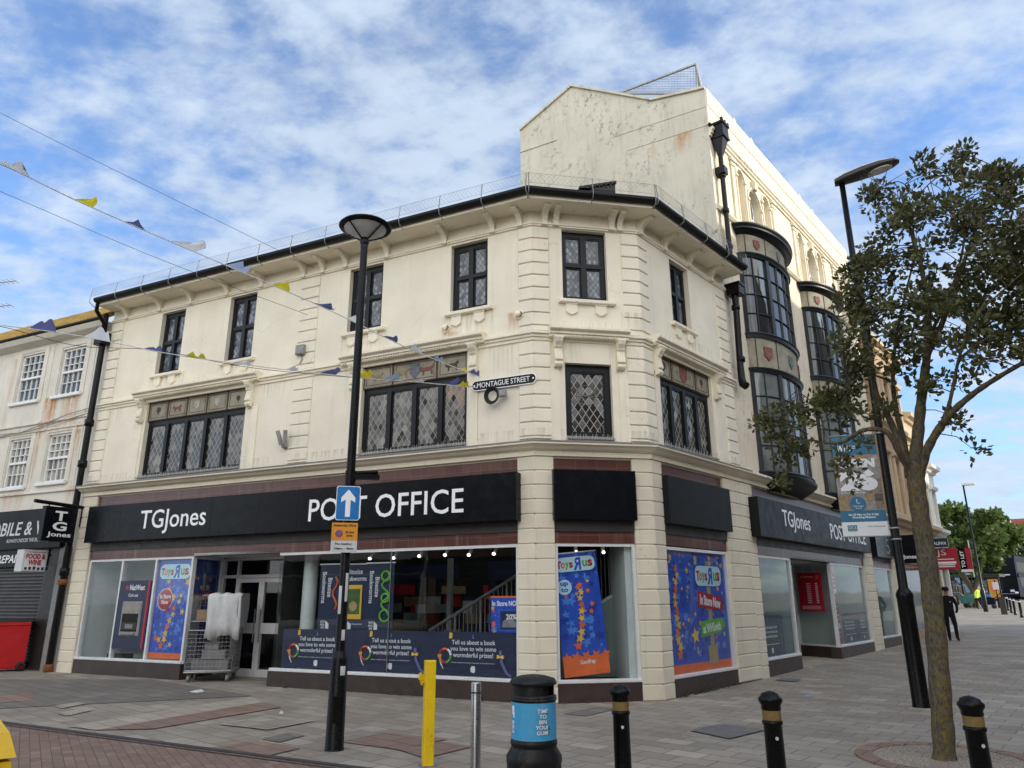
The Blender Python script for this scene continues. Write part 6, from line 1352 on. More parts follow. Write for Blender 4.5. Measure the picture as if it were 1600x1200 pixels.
# museum banner
bd = Vector((-.96, .28, 0)).normalized()
def ban_z(x, y):
    r = ray(x, y); n_ = Vector((-bd.y, bd.x, 0)); t = Vector((p.x, p.y, 0)).dot(n_)/r.dot(n_); X = r*t; return (X-Vector((p.x, p.y, 0))).dot(-bd), X.z+HC
bz0 = ban_z(1360, 838)[1]; bz1 = ban_z(1335, 680)[1]; bw0 = .70
o = thing('lamp_banner', 'museum exhibition banner with OPEN 26 lettering hung on the right lamp post', 'banner', (p.x+bd.x*(bw0+.09), p.y+bd.y*(bw0+.09), p.z), math.atan2(-bd.y, -bd.x))
H_ = bz1-bz0; W_ = bw0; Z = lambda f: bz0-p.z+H_*f
mb = MB(); mb.box(0, W_, 0, .006, Z(0), Z(1), 0); mb.box(0, W_, -.002, 0, Z(.80), Z(1), 1); mb.box(0, W_, -.002, 0, Z(.14), Z(.25), 1); mb.box(0, W_, -.002, 0, Z(0), Z(.14), 2)
rnd = random.Random(21)
for i in range(5):
    for j in range(4):
        if rnd.random() < .75: mb.box(W_*i/5+.005, W_*(i+1)/5-.005, -.0015, 0, Z(.26+j*.075), Z(.26+(j+1)*.075)-.006, rnd.choice([3, 4, 5, 6, 3]))
for i in range(5):
    for j in range(3):
        if rnd.random() < .5: mb.box(W_*i/5+.005, W_*(i+1)/5-.005, -.0015, 0, Z(.56+j*.08), Z(.56+(j+1)*.08)-.006, rnd.choice([3, 5, 6, 4]))
text_into(mb, 'WTM', W_*.12, W_*.42, Z(.84), Z(.90), -.003, 2, .002, bold=.06, shear=.1); mb.box(W_*.46, W_*.60, -.004, 0, Z(.885), Z(.893), 2); mb.box(W_*.46, W_*.57, -.004, 0, Z(.865), Z(.873), 2)
text_into(mb, 'OPEN', W_*.08, W_*.92, Z(.67), Z(.76), -.004, 2, .003, bold=.07, shear=.05); text_into(mb, '26', W_*.08, W_*.92, Z(.44), Z(.65), -.004, 2, .003, bold=.08)
text_into(mb, 'at Worthing Museum', W_*.08, W_*.62, Z(.415), Z(.432), -.003, 2, .002, bold=.02); mb.prism(disc(W_*.42, Z(.315), .125, 24), -.005, -.001, 1); text_into(mb, 'Heritage\nFund', W_*.31, W_*.53, Z(.265), Z(.30), -.006, 2, .001); mb.tube([(W_*.40, -.008, Z(.36)), (W_*.40, -.008, Z(.32)), (W_*.46, -.008, Z(.32))], .008, 4, 2)
text_into(mb, 'Sat 20 May to Sun 6 Sep\nWorthing Museum', W_*.18, W_*.84, Z(.168), Z(.222), -.003, 2, .002, bold=.03); mb.box(W_*.12, W_*.33, -.004, 0, Z(.06), Z(.11), 1); mb.box(W_*.12, W_*.33, -.004, 0, Z(.05), Z(.058), 7); text_into(mb, 'GVCA', W_*.14, W_*.31, Z(.07), Z(.10), -.005, 2, .001); text_into(mb, 'wtm.uk/open26', W_*.56, W_*.94, Z(.085), Z(.10), -.003, 8, .001)
M['petrol'] = pm('petrol_blue_print', (0.035, 0.165, 0.28), 0.5, 0.1, 5); M['photo1'] = pm('brown_print', (0.24, 0.19, 0.15), 0.6, 0.4, 14); M['photo2'] = pm('grey_print', (0.30, 0.28, 0.26), 0.6, 0.4, 16); M['photo3'] = pm('dark_print', (0.10, 0.085, 0.075), 0.6, 0.4, 14); M['photo4'] = pm('ochre_print', (0.33, 0.22, 0.12), 0.6, 0.4, 15)
mb.obj('cloth', ['photo2', 'petrol', 'white_p', 'photo1', 'photo2', 'photo3', 'photo4', 'green', 'black'], o)
for f in (0.0, 1.0): MB().tube([(-.02, 0, Z(f)), (W_+.09, 0, Z(f))], .012, 6).obj('banner_arm', 'galv', o)
# bollards with gold bands
BH = 1.02
def bollard_at(q, label):
    t = thing('bollard', label, 'bollard', q, 0, 'black gold banded bollards'); return t
bpos = []
for px, py in ((968, 1067), (1202, 1078), (1514, 1085)):
    r = ray(px, py); t_ = (BH-HC)/r.z; q = r*t_; bpos.append(Vector((q.x, q.y, gz(q.x, q.y))))
b0 = bollard_at(bpos[0], 'black bollard with gold band between the litter bin and the middle bollard')
mb = MB(); mb.lathe([(.085, 0), (.085, .10), (.066, .14), (.062, .80), (.070, .805), (.070, .825), (.062, .83)], 22); mb.obj('post', 'black', b0)
mb = MB(); mb.lathe([(.0635, .832), (.0635, .895)], 22); mb.obj('band', 'gold', b0)
mb = MB(); mb.lathe([(.062, .895), (.068, .90), (.066, .925), (.072, .935), (.082, .955), (.082, .972), (.066, .985), (.060, 1.0), (.035, 1.012), (0, 1.02)], 22); mb.obj('cap', 'black', b0)
MB().prism(disc(0, .72, .012, 10), -.064, -.06).obj('reflector', 'signwhite', b0)
for q, lab in zip(bpos[1:], ('black bollard with gold band, in front of the side street doorway', 'black bollard with gold band beside the tree trunk')): dup(b0, lab).location = q
# steel bollard, yellow post
r = ray(744, 1065); q = r*((0.95-HC)/r.z); st = thing('steel_bollard', 'slim brushed stainless steel bollard left of the litter bin', 'bollard', (q.x, q.y, gz(q.x, q.y)))
mb = MB(); mb.lathe([(.044, 0), (.044, .94), (.041, .95), (0, .951)], 20); mb.obj('post', 'steel', st); MB().lathe([(.0446, .86), (.0452, .862), (.0452, .872), (.0446, .874)], 20).obj('ring', 'fasciaside', st)
p = on_ground(668, 1197); yp = thing('parking_post', 'square yellow drop down post with lock bracket in front of the window', 'bollard', p, facing(p)+R(12))
MB().add(*(lambda b: (b.v, b.f))(MB().bbox(-.055, .055, -.055, .055, 0, 1.02, .008))).obj('post', 'yelsteel', yp)
mb = MB(); mb.box(-.10, -.055, -.02, .03, .80, .88); mb.box(-.12, -.09, -.03, .0, .83, .90); mb.tube([(-.085, .0, .78), (-.085, .0, .86)], .014, 6); mb.obj('lock_bracket', 'yelsteel', yp)
mb = MB(); mb.box(-.08, .08, -.08, .08, -.002, .012); mb.obj('base_plate', 'galv', yp)
# litter bin
r = ray(833, 1052); q = r*((1.11-HC)/r.z); lb = thing('litter_bin', 'black domed litter bin with blue chewing gum sticker band', 'litter bin', (q.x, q.y, gz(q.x, q.y)), math.atan2(q.y, q.x)-math.pi/2)
mb = MB(); mb.lathe([(.192, 0), (.198, .03), (.198, .50), (.203, .52), (.203, .56), (.168, .615), (.166, .63), (.172, .635), (.172, .66), (.164, .67), (.164, .93), (.174, .935), (.174, .945), (.168, .95)], 36); mb.obj('body', 'blackplastic', lb)
mb = MB(); mb.lathe([(.1665, .675), (.1665, .925)], 36); s_ = mb.obj('sticker_band', 'cyan', lb)
def wrap(txt, a_mid, wdt, z0, z1, rad, **k):
    me = text_mesh(txt, depth=.004, **k); xs = [v.co.x for v in me.vertices]; ys = [v.co.y for v in me.vertices]; a, b, c, d = min(xs), max(xs), min(ys), max(ys); mb = MB(); V = []
    for v in me.vertices:
        x = ((v.co.x-a)/(b-a)-.5)*wdt; q = a_mid+x/rad; rr = rad+(.002 if v.co.z > 0 else 0); V.append((rr*math.cos(q), rr*math.sin(q), z0+(z1-z0)*(v.co.y-c)/(d-c)))
    mb.add(V, [tuple(f.vertices) for f in me.polygons]); bpy.data.meshes.remove(me); return mb
wrap('TIME\nTO\nBIN\nYOUR\nGUM!', R(-66), .112, .715, .885, .1665, bold=.035).obj('shadow_lettering', 'black', s_).location = (.0022, 0, -.003)
wrap('TIME\nTO\nBIN\nYOUR\nGUM!', R(-66), .112, .715, .885, .1678, bold=.02).obj('lettering', 'letter', s_)
for k, (z0, z1, a0, a1) in enumerate(((.84, .90, -158, -146), (.82, .86, -152, -145), (.72, .80, -156, -153), (.72, .80, -150, -147.5), (.72, .73, -157, -146), (.755, .762, -157, -146), (.793, .80, -157, -146))): MB().lathe([(.1682, z0), (.169, z0+.001), (.169, z1-.001), (.1682, z1)], 3, a0=R(a0), a1=R(a1)).obj('pictogram', 'letter', s_)
mb = MB(); a0, a1 = R(-18), R(-62)+2*math.pi
mb.lathe([(.155, .96), (.155, 1.045)], 30, a0=a0, a1=a1); mb.lathe([(.166, .945), (.172, .962), (.155, .972)], 36); mb.lathe([(.155, 1.035), (.174, 1.04), (.176, 1.058), (.160, 1.08), (.10, 1.098), (.04, 1.106), (0, 1.108)], 36); mb.lathe([(.142, .96), (.142, 1.045)], 30, a0=a0, a1=a1)
mb.obj('hood', 'blackplastic', lb); mb = MB(); mb.lathe([(.12, .90), (.12, 1.04)], 20); mb.obj('liner', 'rubber', lb)
# red wheelie bin by the shutter
def wheelie(name, label, loc, rot, col, lidcol, W_, D_, H_, sticker=True):
    t = thing(name, label, 'wheelie bin', loc, rot); mb = MB(); a, b = .80, 1.0
    def rg(k, z): return [(-W_/2*k, -D_/2*k, z), (W_/2*k, -D_/2*k, z), (W_/2*k, D_/2, z), (-W_/2*k, D_/2, z)]
    lv = [rg(.74, .06), rg(.78, .10), rg(.97, H_-.14), rg(1.0, H_-.13), rg(1.04, H_-.12), rg(1.04, H_-.05)]
    for i in range(5): mb.add(lv[i]+lv[i+1], [(k, (k+1) % 4, 4+(k+1) % 4, 4+k) for k in range(4)])
    mb.add(lv[0], [(3, 2, 1, 0)]); mb.add([(-W_*.28, -D_*.43, .45), (W_*.28, -D_*.43, .45), (W_*.3, -D_*.45, H_*.5), (-W_*.3, -D_*.45, H_*.5)], [(0, 1, 2, 3)])
    mb.box(-W_*.42, -W_*.36, -D_*.42, -D_*.38, .12, H_*.8); mb.box(W_*.36, W_*.42, -D_*.42, -D_*.38, .12, H_*.8); mb.obj('body', col, t)
    mb = MB(); mb.add([(-W_*.53, -D_*.54, H_-.05), (W_*.53, -D_*.54, H_-.05), (W_*.53, D_*.55, H_-.04), (-W_*.53, D_*.55, H_-.04), (-W_*.45, -D_*.44, H_+.01), (W_*.45, -D_*.44, H_+.01), (W_*.45, D_*.5, H_+.03), (-W_*.45, D_*.5, H_+.03)], [(0, 1, 5, 4), (1, 2, 6, 5), (2, 3, 7, 6), (3, 0, 4, 7), (4, 5, 6, 7), (3, 2, 1, 0)]); mb.tube([(-W_*.4, D_*.58, H_-.03), (W_*.4, D_*.58, H_-.03)], .02, 8); mb.obj('lid', lidcol, t)
    for x in (-W_*.44, W_*.44):
        wo = MB(); V = wo.lathe([(.05, -.03), (.10, -.03), (.105, -.02), (.105, .02), (.10, .03), (.05, .03)], 16); wo.v = [(x+z, D_*.42+px_, .105+py_) for px_, py_, z in wo.v]; wo.obj('wheel', 'rubber', t)
    if sticker: MB().box(W_*.20, W_*.36, -D_*.53, -D_*.50, H_-.30, H_-.20).obj('sticker', 'signwhite', t)
    return t
c = FL.W(-1.28, -.46, 0); wheelie('wheelie_bin', 'bright red wheelie bin with black lid in front of the roller shutter', (c.x, c.y, gz(c.x, c.y)), FL.ang+R(-28), 'redplastic', 'rubber', .66, .80, 1.14)
# yellow grit bin at the left edge
r = ray(8, 1122); q = r*((0.98-HC)/r.z); t = thing('grit_bin', 'bright yellow plastic grit bin cut off by the lower left corner', 'grit bin', (q.x-.36, q.y, gz(q.x, q.y)-.03), math.atan2(q.y, q.x)-math.pi/2+R(10))
mb = MB(); 
for z0, z1, k0, k1 in ((.0, .70, .84, .96), (.70, .74, 1.0, 1.0), (.74, .78, 1.0, .98)):
    P = [(-.45*k0, -.3*k0, z0), (.33*k0, -.3*k0, z0), (.33*k0, .3*k0, z0), (-.45*k0, .3*k0, z0), (-.45*k1, -.3*k1, z1), (.33*k1, -.3*k1, z1), (.33*k1, .3*k1, z1), (-.45*k1, .3*k1, z1)]
    mb.add(P, [(0, 1, 5, 4), (1, 2, 6, 5), (2, 3, 7, 6), (3, 0, 4, 7), (4, 5, 6, 7), (3, 2, 1, 0)])
mb.box(.30, .37, -.05, .05, .60, .70); mb.box(.29, .34, -.05, .05, .40, .55); mb.obj('body', 'yelplastic', t)
mb = MB(); mb.add([(-.46, -.31, .80), (.345, -.31, .80), (.345, .31, .80), (-.46, .31, .80), (-.40, -.25, .96), (.30, -.25, .93), (.30, .25, .98), (-.40, .25, 1.0)], [(0, 1, 5, 4), (1, 2, 6, 5), (2, 3, 7, 6), (3, 0, 4, 7), (4, 5, 6, 7), (3, 2, 1, 0)]); mb.obj('lid', 'yelplastic', t)
# roll cage in the doorway
near = FL.W(4.42, -.30, 0); cz = gz(near.x, near.y); ca = FL.ang+R(33)
rc_ = thing('roll_cage', 'wire mesh roll cage trolley standing in front of the shop doors', 'trolley', (near.x, near.y, cz), ca)
CW, CD, Ht = .92, .68, 1.70       # local: near corner at origin, x to the right/back, y back/left
mb = MB(); 
mb.box(0, CW, 0, CD, .17, .21); mb.tube([(0, 0, .19), (CW, 0, .19), (CW, CD, .19), (0, CD, .19), (0, 0, .19)], .022, 8); mb.obj('base', 'galv', rc_)
def grid(name, P, U, V_, nu, nv, r=.0042, rim=.014):
    mb = MB(); P, U, V_ = Vector(P), Vector(U), Vector(V_)
    for k in range(nu+1): mb.tube([P+U*k/nu, P+U*k/nu+V_], rim if k in (0, nu) else r, 6 if k in (0, nu) else 4, cap=False)
    for k in range(nv+1): mb.tube([P+V_*k/nv, P+V_*k/nv+U], rim if k in (0, nv) else r, 6 if k in (0, nv) else 4, cap=False)
    return mb.obj(name, 'galv', rc_)
grid('side_panel', (0, 0, .22), (0, CD, 0), (0, 0, Ht-.22), 9, 20); grid('side_panel', (CW, 0, .22), (0, CD, 0), (0, 0, Ht-.22), 9, 20); grid('back_panel', (0, CD, .22), (CW, 0, 0), (0, 0, Ht-.22), 11, 20); grid('front_gate', (0, 0, .22), (CW, 0, 0), (0, 0, .78), 12, 10)
for x, y in ((.08, .08), (CW-.08, .08), (.08, CD-.08), (CW-.08, CD-.08)):
    m = MB(); wv = MB().lathe([(.02, -.02), (.062, -.022), (.066, -.01), (.066, .01), (.062, .022), (.02, .02)], 14); m.v = [(x+z, y+a-.02, .066+b) for a, b, z in wv.v]; m.f, m.mi, m.sm = wv.f, wv.mi, wv.sm; m.box(x-.035, x-.026, y-.05, y+.05, .05, .17); m.box(x+.026, x+.035, y-.05, y+.05, .05, .17); m.obj('castor', 'lead', rc_)
mb = MB(); mb.box(.02, CW-.02, .02, CD-.02, 1.17, 1.19); mb.obj('shelf', 'galv', rc_)
MB().box(-.006, -.002, .25, .45, 1.45, 1.60).obj('name_card', 'signwhite', rc_)
def incage(name, mats, boxes, label, cat):
    mb = MB()
    for b in boxes: mb.bbox(*b[:6], .01, b[6] if len(b) > 6 else 0)
    o = mb.obj(name, mats); o.location = (near.x, near.y, cz); o.rotation_euler = (0, 0, ca); return tag(o, label, cat)
incage('cardboard_box', ['card', 'red'], [(.08, .42, .12, .50, 1.192, 1.40, 0)], 'brown cardboard box on the upper shelf of the roll cage', 'box')
incage('package', ['red'], [(.46, .60, .12, .45, 1.192, 1.36)], 'small red package beside the brown box on the cage shelf', 'package')
incage('wrapped_bundle', ['carrier'], [(.28, .74, .08, .5, .43, .60)], 'grey wrapped bundle in the middle of the roll cage', 'bundle')
incage('wrapped_bundle', ['carrier'], [(.32, .60, .10, .45, .61, .74)], 'smaller grey bundle on top of the middle bundle in the roll cage', 'bundle')
incage('crate', ['lead'], [(.10, .82, .06, .6, .225, .42)], 'low grey crate on the floor of the roll cage', 'crate')
# white sheet over the cage
mb = MB(); prof = [(-.045, .86), (-.05, 1.1), (-.035, 1.4), (-.03, 1.66), (.0, 1.725), (.12, 1.74), (.4, 1.735), (.62, 1.74), (.70, 1.70), (.72, 1.4), (.715, 1.0)]
V = []; nx_ = 14
for i in range(nx_+1):
    x = .32+(CW-.26)*i/nx_
    for j, (y, z) in enumerate(prof): V.append((x+.012*math.sin(j*1.7), y+.022*math.sin(i*1.9+j*.8)-(.03*math.sin(i*.9) if j < 3 else 0), z+.016*math.sin(i*1.3+j)+(-.05*math.sin(i*.55) if j == 0 else 0)))
K = len(prof); mb.add(V, [(i*K+j, (i+1)*K+j, (i+1)*K+j+1, i*K+j+1) for i in range(nx_) for j in range(K-1)], 0, True)
e_ = len(V)-K; mb.add([V[e_+j] for j in range(K)]+[(V[e_+j][0]+.02, V[e_+j][1]*.9+.03, V[e_+j][2]-.0) for j in range(K)], [(j, j+1, K+j+1, K+j) for j in range(K-1)], 0, True)
mb.add([(CW+.05, y, z) for y, z in prof[1:]], [tuple(range(K-1))])
o = mb.obj('plastic_sheet', 'sheet'); o.location = (near.x, near.y, cz); o.rotation_euler = (0, 0, ca); tag(o, 'white plastic sheet draped over the right half of the roll cage', 'sheet')
md = o.modifiers.new('thickness', 'SOLIDIFY'); md.thickness = .004
# litter and weeds
def crumple(px, py, r_, mat, label, seed):
    rnd = random.Random(seed); p = on_ground(px, py); mb = MB(); n = 9; V = [(r_*(.6+.6*rnd.random())*math.cos(2*math.pi*k/n), r_*.6*(.6+.6*rnd.random())*math.sin(2*math.pi*k/n), .008+.01*rnd.random()) for k in range(n)]+[(r_*.4*math.cos(2*math.pi*k/n), r_*.3*math.sin(2*math.pi*k/n), .03+.04*rnd.random()) for k in range(n)]+[(0, 0, .035)]
    mb.add(V, [(k, (k+1) % n, n+(k+1) % n, n+k) for k in range(n)]+[(n+k, n+(k+1) % n, 2*n) for k in range(n)]); o = mb.obj('litter', mat); o.location = p+Vector((0, 0, .01)); tag(o, label, 'litter')
crumple(310, 1083, .16, 'sheet', 'crumpled clear plastic bag lying on the dark paving', 1); crumple(1262, 1090, .05, 'paleflag', 'tiny pale blue scrap of litter near the middle bollard', 2); crumple(440, 1118, .035, 'sheet', 'tiny white scrap of litter left of the lamp post', 4)
rnd = random.Random(9); mb = MB()
for (fr, u0, u1, k) in ((FN, .35, LN-1.1, 60), (FL, 6.4, 11.7, 26), (FM, .4, 1.7, 8)):
    for _ in range(k):
        u = rnd.uniform(u0, u1) if fr is not FN else min(u1, u0+abs(rnd.gauss(.9, .8))); c = fr.W(u, -.04-rnd.random()*.06, 0); c.z = gz(c.x, c.y)
        for _k in range(5):
            q = rnd.uniform(0, 6.28); l = rnd.uniform(.02, .05); d = Vector((math.cos(q), math.sin(q), rnd.uniform(.2, .9)))*l; s_ = Vector((-d.y, d.x, 0))*.35; mb.add([c-s_*.3, c+d*.6+s_, c+d, c+d*.6-s_], [(0, 1, 2, 3)])
tag(mb.obj('weeds', 'weed'), kind='stuff')

# ------------------------------------------------------------------ bunting and wires
def strand(pts, sub=12):
    P = [at(*q) for q in pts]; out_ = []
    for i in range(len(P)-1):
        a, b, c, d = P[max(i-1, 0)], P[i], P[i+1], P[min(i+2, len(P)-1)]
        for k in range(sub):
            t = k/sub; out_.append(0.5*((2*b)+(c-a)*t+(2*a-5*b+4*c-d)*t*t+(3*b-a-3*c+d)*t**3))
    return out_+[P[-1]]
def flag(mb, c, d, s, mi, rnd):
    """wind blown triangle of cloth, its top edge along the tape"""
    n = 6; V = []; lean = d*rnd.uniform(.25, .7)+Vector((0, 0, rnd.uniform(.15, .6)))+Vector((rnd.uniform(-.3, .3), rnd.uniform(-.5, .2), 0)); side = Vector((-d.y, d.x, 0)).normalized(); ph = rnd.uniform(0, 6)
    for i in range(n+1):
        t = i/n; wv = s*(1-t*.55)
        for j in range(5):
            f = (j/4-.5); V.append(c+d*(f*wv)+lean*(s*.85*t)+side*(s*.12*math.sin(ph+f*6+t*3)*t)+Vector((0, 0, s*.10*math.sin(ph+f*7)*t)))
    mb.add(V, [(i*5+j, i*5+j+1, (i+1)*5+j+1, (i+1)*5+j) for i in range(n) for j in range(4)], mi, True)
def bunting(label, pts, flags, seed):
    rnd = random.Random(seed); P = strand(pts); mid = P[0]; t = thing('bunting', label, 'bunting', P[0])
    mb = MB(); mb.tube([q-P[0] for q in P], .009, 5); mb.obj('tape', 'rope', t)
    mats = {'w': 'whiteflag', 'b': 'bluegrey_f', 'y': 'yelflag', 'p': 'paleflag'}
    for px, py, k, s in flags:
        best = min(range(1, len(P)-1), key=lambda i: abs(proj_x(P[i])-px)); d = (P[best+1]-P[best-1]).normalized(); m = MB(); flag(m, Vector((0, 0, 0)), d, s*1.15, 0, rnd); m.obj('flag', mats[k], t).location = P[best]-P[0]
    return t
def proj_x(X):
    x, y, z = X.x, X.y, X.z-HC; yc = y*math.cos(PITCH)+z*math.sin(PITCH); return 800+FPX*x/yc
bunting('upper string of bunting from the top left down to the street name plate', [(-160, 196, 9.0), (0, 256, 9.6), (130, 318, 10.2), (300, 392, 10.9), (500, 478, 11.8), (640, 545, 12.5), (752, 590, 12.9)],
        [(22, 262, 'w', .36), (128, 316, 'y', .22), (212, 352, 'b', .26), (292, 387, 'w', .34), (366, 420, 'p', .30), (436, 447, 'y', .27), (497, 470, 'b', .30), (552, 503, 'w', .2), (613, 527, 'b', .24), (652, 545, 'w', .22), (683, 560, 'p', .18), (722, 575, 'y', .2), (742, 582, 'b', .2)], 4)
bunting('lower string of bunting crossing in front of the upper windows', [(-160, 492, 13.0), (0, 508, 13.0), (130, 526, 13.0), (260, 552, 13.0), (400, 572, 12.9), (560, 590, 12.9), (660, 598, 12.9), (745, 606, 12.9)],
        [(70, 515, 'b', .32), (152, 526, 'w', .33), (234, 542, 'b', .26), (310, 555, 'y', .32), (378, 566, 'p', .30), (450, 578, 'w', .18), (508, 584, 'b', .26), (568, 588, 'y', .22), (608, 593, 'p', .24), (655, 600, 'w', .16), (697, 602, 'b', .22), (725, 604, 'y', .18)], 8)
def wire(label, pts, r=.005):
    P = strand(pts); mb = MB(); mb.tube([q-P[0] for q in P], r, 4); o = mb.obj('overhead_wire', 'black'); o.location = P[0]; tag(o, label, 'wire')
def walld(x, y): u, z = FL.P(x, y, .02); q = FL.W(u, -.02, 0); return math.hypot(q.x, q.y)
wire('topmost thin overhead wire running from the upper left to the eaves', [(-100, 118, 14), (0, 176, 14.5), (200, 276, 15.4), (490, 418, walld(490, 418))])
wire('middle thin overhead wire ending at the wall below the eaves', [(-100, 258, 14), (0, 299, 14.4), (250, 405, 15.4), (481, 492, walld(481, 492))])
wire('lowest dark wire hanging beside the lower bunting', [(-100, 500, 13.2), (0, 510, 13.2), (120, 540, 13.2), (250, 548, 13.2), (420, 578, 13.1), (740, 604, 12.95)])

# ------------------------------------------------------------------ near tree
TD = 9.55
trnd = random.Random(31)
tp = on_ground(1476, 1188); tree = thing('street_tree', 'young dark leaved street tree with lichen covered trunk in a gravel pit', 'tree', tp)
limbs = []
def limb(pts, r0, r1):
    P = strand([(x, y, TD+d) for x, y, d in pts], 6); n = len(P); limbs.append((P, [r0*(.82 if r0 < .1 else 1)+(r1-r0*(.82 if r0 < .1 else 1))*(i/(n-1))**.8 for i in range(n)])); return P
trunk = [(1477, 1196, 0), (1472, 1120, 0), (1463, 1000, 0), (1452, 900, 0), (1440, 820, 0), (1432, 760, 0), (1428, 722, 0)]
limb(trunk, .112, .092); limbs[0][1][0] = .135; limbs[0][1][1] = .122
limb([(1428, 735, 0), (1434, 680, .05), (1440, 620, .1), (1448, 555, .1), (1450, 490, .15), (1440, 420, .1), (1420, 350, .0), (1408, 300, 0)], .098, .012)
limb([(1446, 560, .1), (1470, 510, .2), (1495, 440, .35), (1520, 370, .4), (1545, 300, .5), (1560, 262, .5)], .05, .008)
limb([(1436, 745, 0), (1450, 700, -.1), (1478, 655, -.2), (1512, 622, -.3), (1552, 594, -.4), (1610, 560, -.6), (1680, 520, -.8)], .072, .016)
limb([(1470, 664, -.17), (1482, 635, -.25), (1490, 600, -.3), (1502, 548, -.42), (1530, 490, -.5), (1560, 460, -.6), (1600, 425, -.7)], .032, .007)
limb([(1424, 740, 0), (1404, 705, -.2), (1385, 675, -.3), (1350, 672, -.3), (1318, 690, -.2), (1290, 692, -.1), (1262, 688, 0), (1232, 700, 0)], .052, .008)
limb([(1288, 692, -.1), (1285, 660, -.1), (1270, 630, -.1), (1245, 610, 0)], .018, .005); limb([(1262, 688, 0), (1230, 680, .1), (1205, 690, .1)], .012, .004)
limb([(1422, 735, 0), (1405, 690, .1), (1385, 645, .2), (1368, 610, .3), (1362, 560, .3), (1355, 500, .3), (1345, 440, .3), (1338, 400, .3)], .06, .010)
limb([(1420, 745, 0), (1412, 690, .25), (1400, 640, .4), (1395, 590, .5), (1400, 530, .5), (1412, 470, .5), (1430, 400, .6)], .055, .010)
limb([(1448, 530, .1), (1475, 480, -.2), (1500, 410, -.4), (1510, 330, -.5), (1500, 260, -.5)], .03, .006)
limb([(1440, 430, .1), (1425, 340, 0), (1440, 300, -.1), (1470, 272, -.1), (1498, 245, -.1)], .014, .004); limb([(1428, 300, 0), (1405, 284, 0), (1380, 292, 0), (1358, 312, 0)], .010, .003)
limb([(1500, 560, -.4), (1540, 530, -.2), (1590, 510, 0), (1650, 480, .2)], .025, .006); limb([(1400, 600, .5), (1360, 585, .2), (1325, 590, 0), (1300, 612, 0)], .018, .004)
limb([(1385, 650, .2), (1360, 655, 0), (1335, 640, -.1), (1318, 620, -.1)], .016, .004)
tb_ = MB(); P, r_ = limbs[0]; rr = [x*(1+.05*math.sin(i*1.7)) for i, x in enumerate(r_)]; tb_.tube(P, rr, 16)
o = world_child(tb_.obj('trunk', 'bark'), tree)
lbm = MB()
for P, r_ in limbs[1:]: lbm.tube(P, [x*(1+.08*math.sin(i*2.1)) for i, x in enumerate(r_)], 9)
allp = [q for P, _ in limbs[1:] for q in P[4:]]
blobs = [(1470, 400, 112, 88, 125), (1540, 325, 60, 60, 44), (1566, 290, 30, 42, 18), (1425, 335, 48, 34, 26), (1503, 246, 16, 18, 7), (1440, 262, 14, 16, 5), (1475, 272, 16, 10, 5), (1362, 312, 13, 15, 8), (1382, 292, 10, 8, 2), (1362, 402, 32, 28, 17), (1340, 452, 30, 42, 24), (1350, 510, 48, 56, 44), (1450, 500, 95, 48, 80), (1540, 450, 62, 58, 44), (1590, 420, 28, 70, 34), (1530, 540, 48, 34, 26), (1592, 525, 26, 44, 20), (1405, 560, 32, 30, 12), (1440, 600, 26, 26, 6), (1392, 640, 22, 15, 4), (1325, 580, 30, 35, 15), (1315, 640, 34, 26, 13), (1226, 665, 32, 44, 22), (1272, 640, 30, 25, 11), (1290, 612, 20, 20, 7), (1203, 690, 10, 13, 4), (1218, 735, 14, 20, 5), (1250, 702, 22, 14, 6), (1322, 712, 14, 22, 4), (1498, 655, 24, 10, 4), (1530, 700, 14, 10, 2), (1630, 400, 50, 120, 40), (1640, 540, 40, 50, 14), (1505, 590, 30, 20, 5), (1345, 695, 20, 9, 3), (1328, 742, 10, 18, 3), (1190, 655, 10, 12, 4), (1240, 640, 18, 20, 6), (1222, 760, 10, 14, 3)]
leaf = MB()
def add_leaf(c, d, l, wd):
    s_ = d.cross(Vector((trnd.uniform(-1, 1), trnd.uniform(-1, 1), trnd.uniform(-1, 1)))); s_ = s_.normalized() if s_.length > 1e-4 else Vector((1, 0, 0)); up = d.cross(s_)*.25*wd
    b = len(leaf.v); leaf.v += [tuple(c), tuple(c+d*l*.55+s_*wd+up), tuple(c+d*l), tuple(c+d*l*.55-s_*wd+up)]; leaf.f += [[b, b+1, b+2], [b, b+2, b+3]]; leaf.mi += [0, 0]; leaf.sm += [False, False]
for bx, by, rx, ry, n in blobs:
    for _ in range(int(n*(.66 if rx > 40 else (.66 if bx < 1300 else .9)))):
        q = trnd.uniform(0, 6.28); k = math.sqrt(trnd.random()); big = rx > 40
        c = at(bx+rx*k*math.cos(q), by+ry*k*math.sin(q), TD+(trnd.gauss(0, .62) if big else trnd.gauss(0, .18)+(.05 if bx < 1300 else 0)))
        near_ = min(allp, key=lambda z: (z-c).length); dv = c-near_
        if dv.length > .02: lbm.tube([near_, near_+dv*.5+Vector((trnd.uniform(-.05, .05), trnd.uniform(-.05, .05), .04)), c], [.007, .005, .003], 4, cap=False)
        rad = trnd.uniform(.07, .15); wind = Vector((.25, -.1, .25))
        for _l in range(trnd.randint(20, 36)):
            v = Vector((trnd.gauss(0, 1), trnd.gauss(0, 1), trnd.gauss(0, .8))); v = v.normalized()*rad*trnd.random()**.5; d = (v.normalized()*.9+wind+Vector((trnd.uniform(-.5, .5), trnd.uniform(-.5, .5), trnd.uniform(-.4, .5)))).normalized(); add_leaf(c+v, d, trnd.uniform(.055, .10), trnd.uniform(.017, .030))
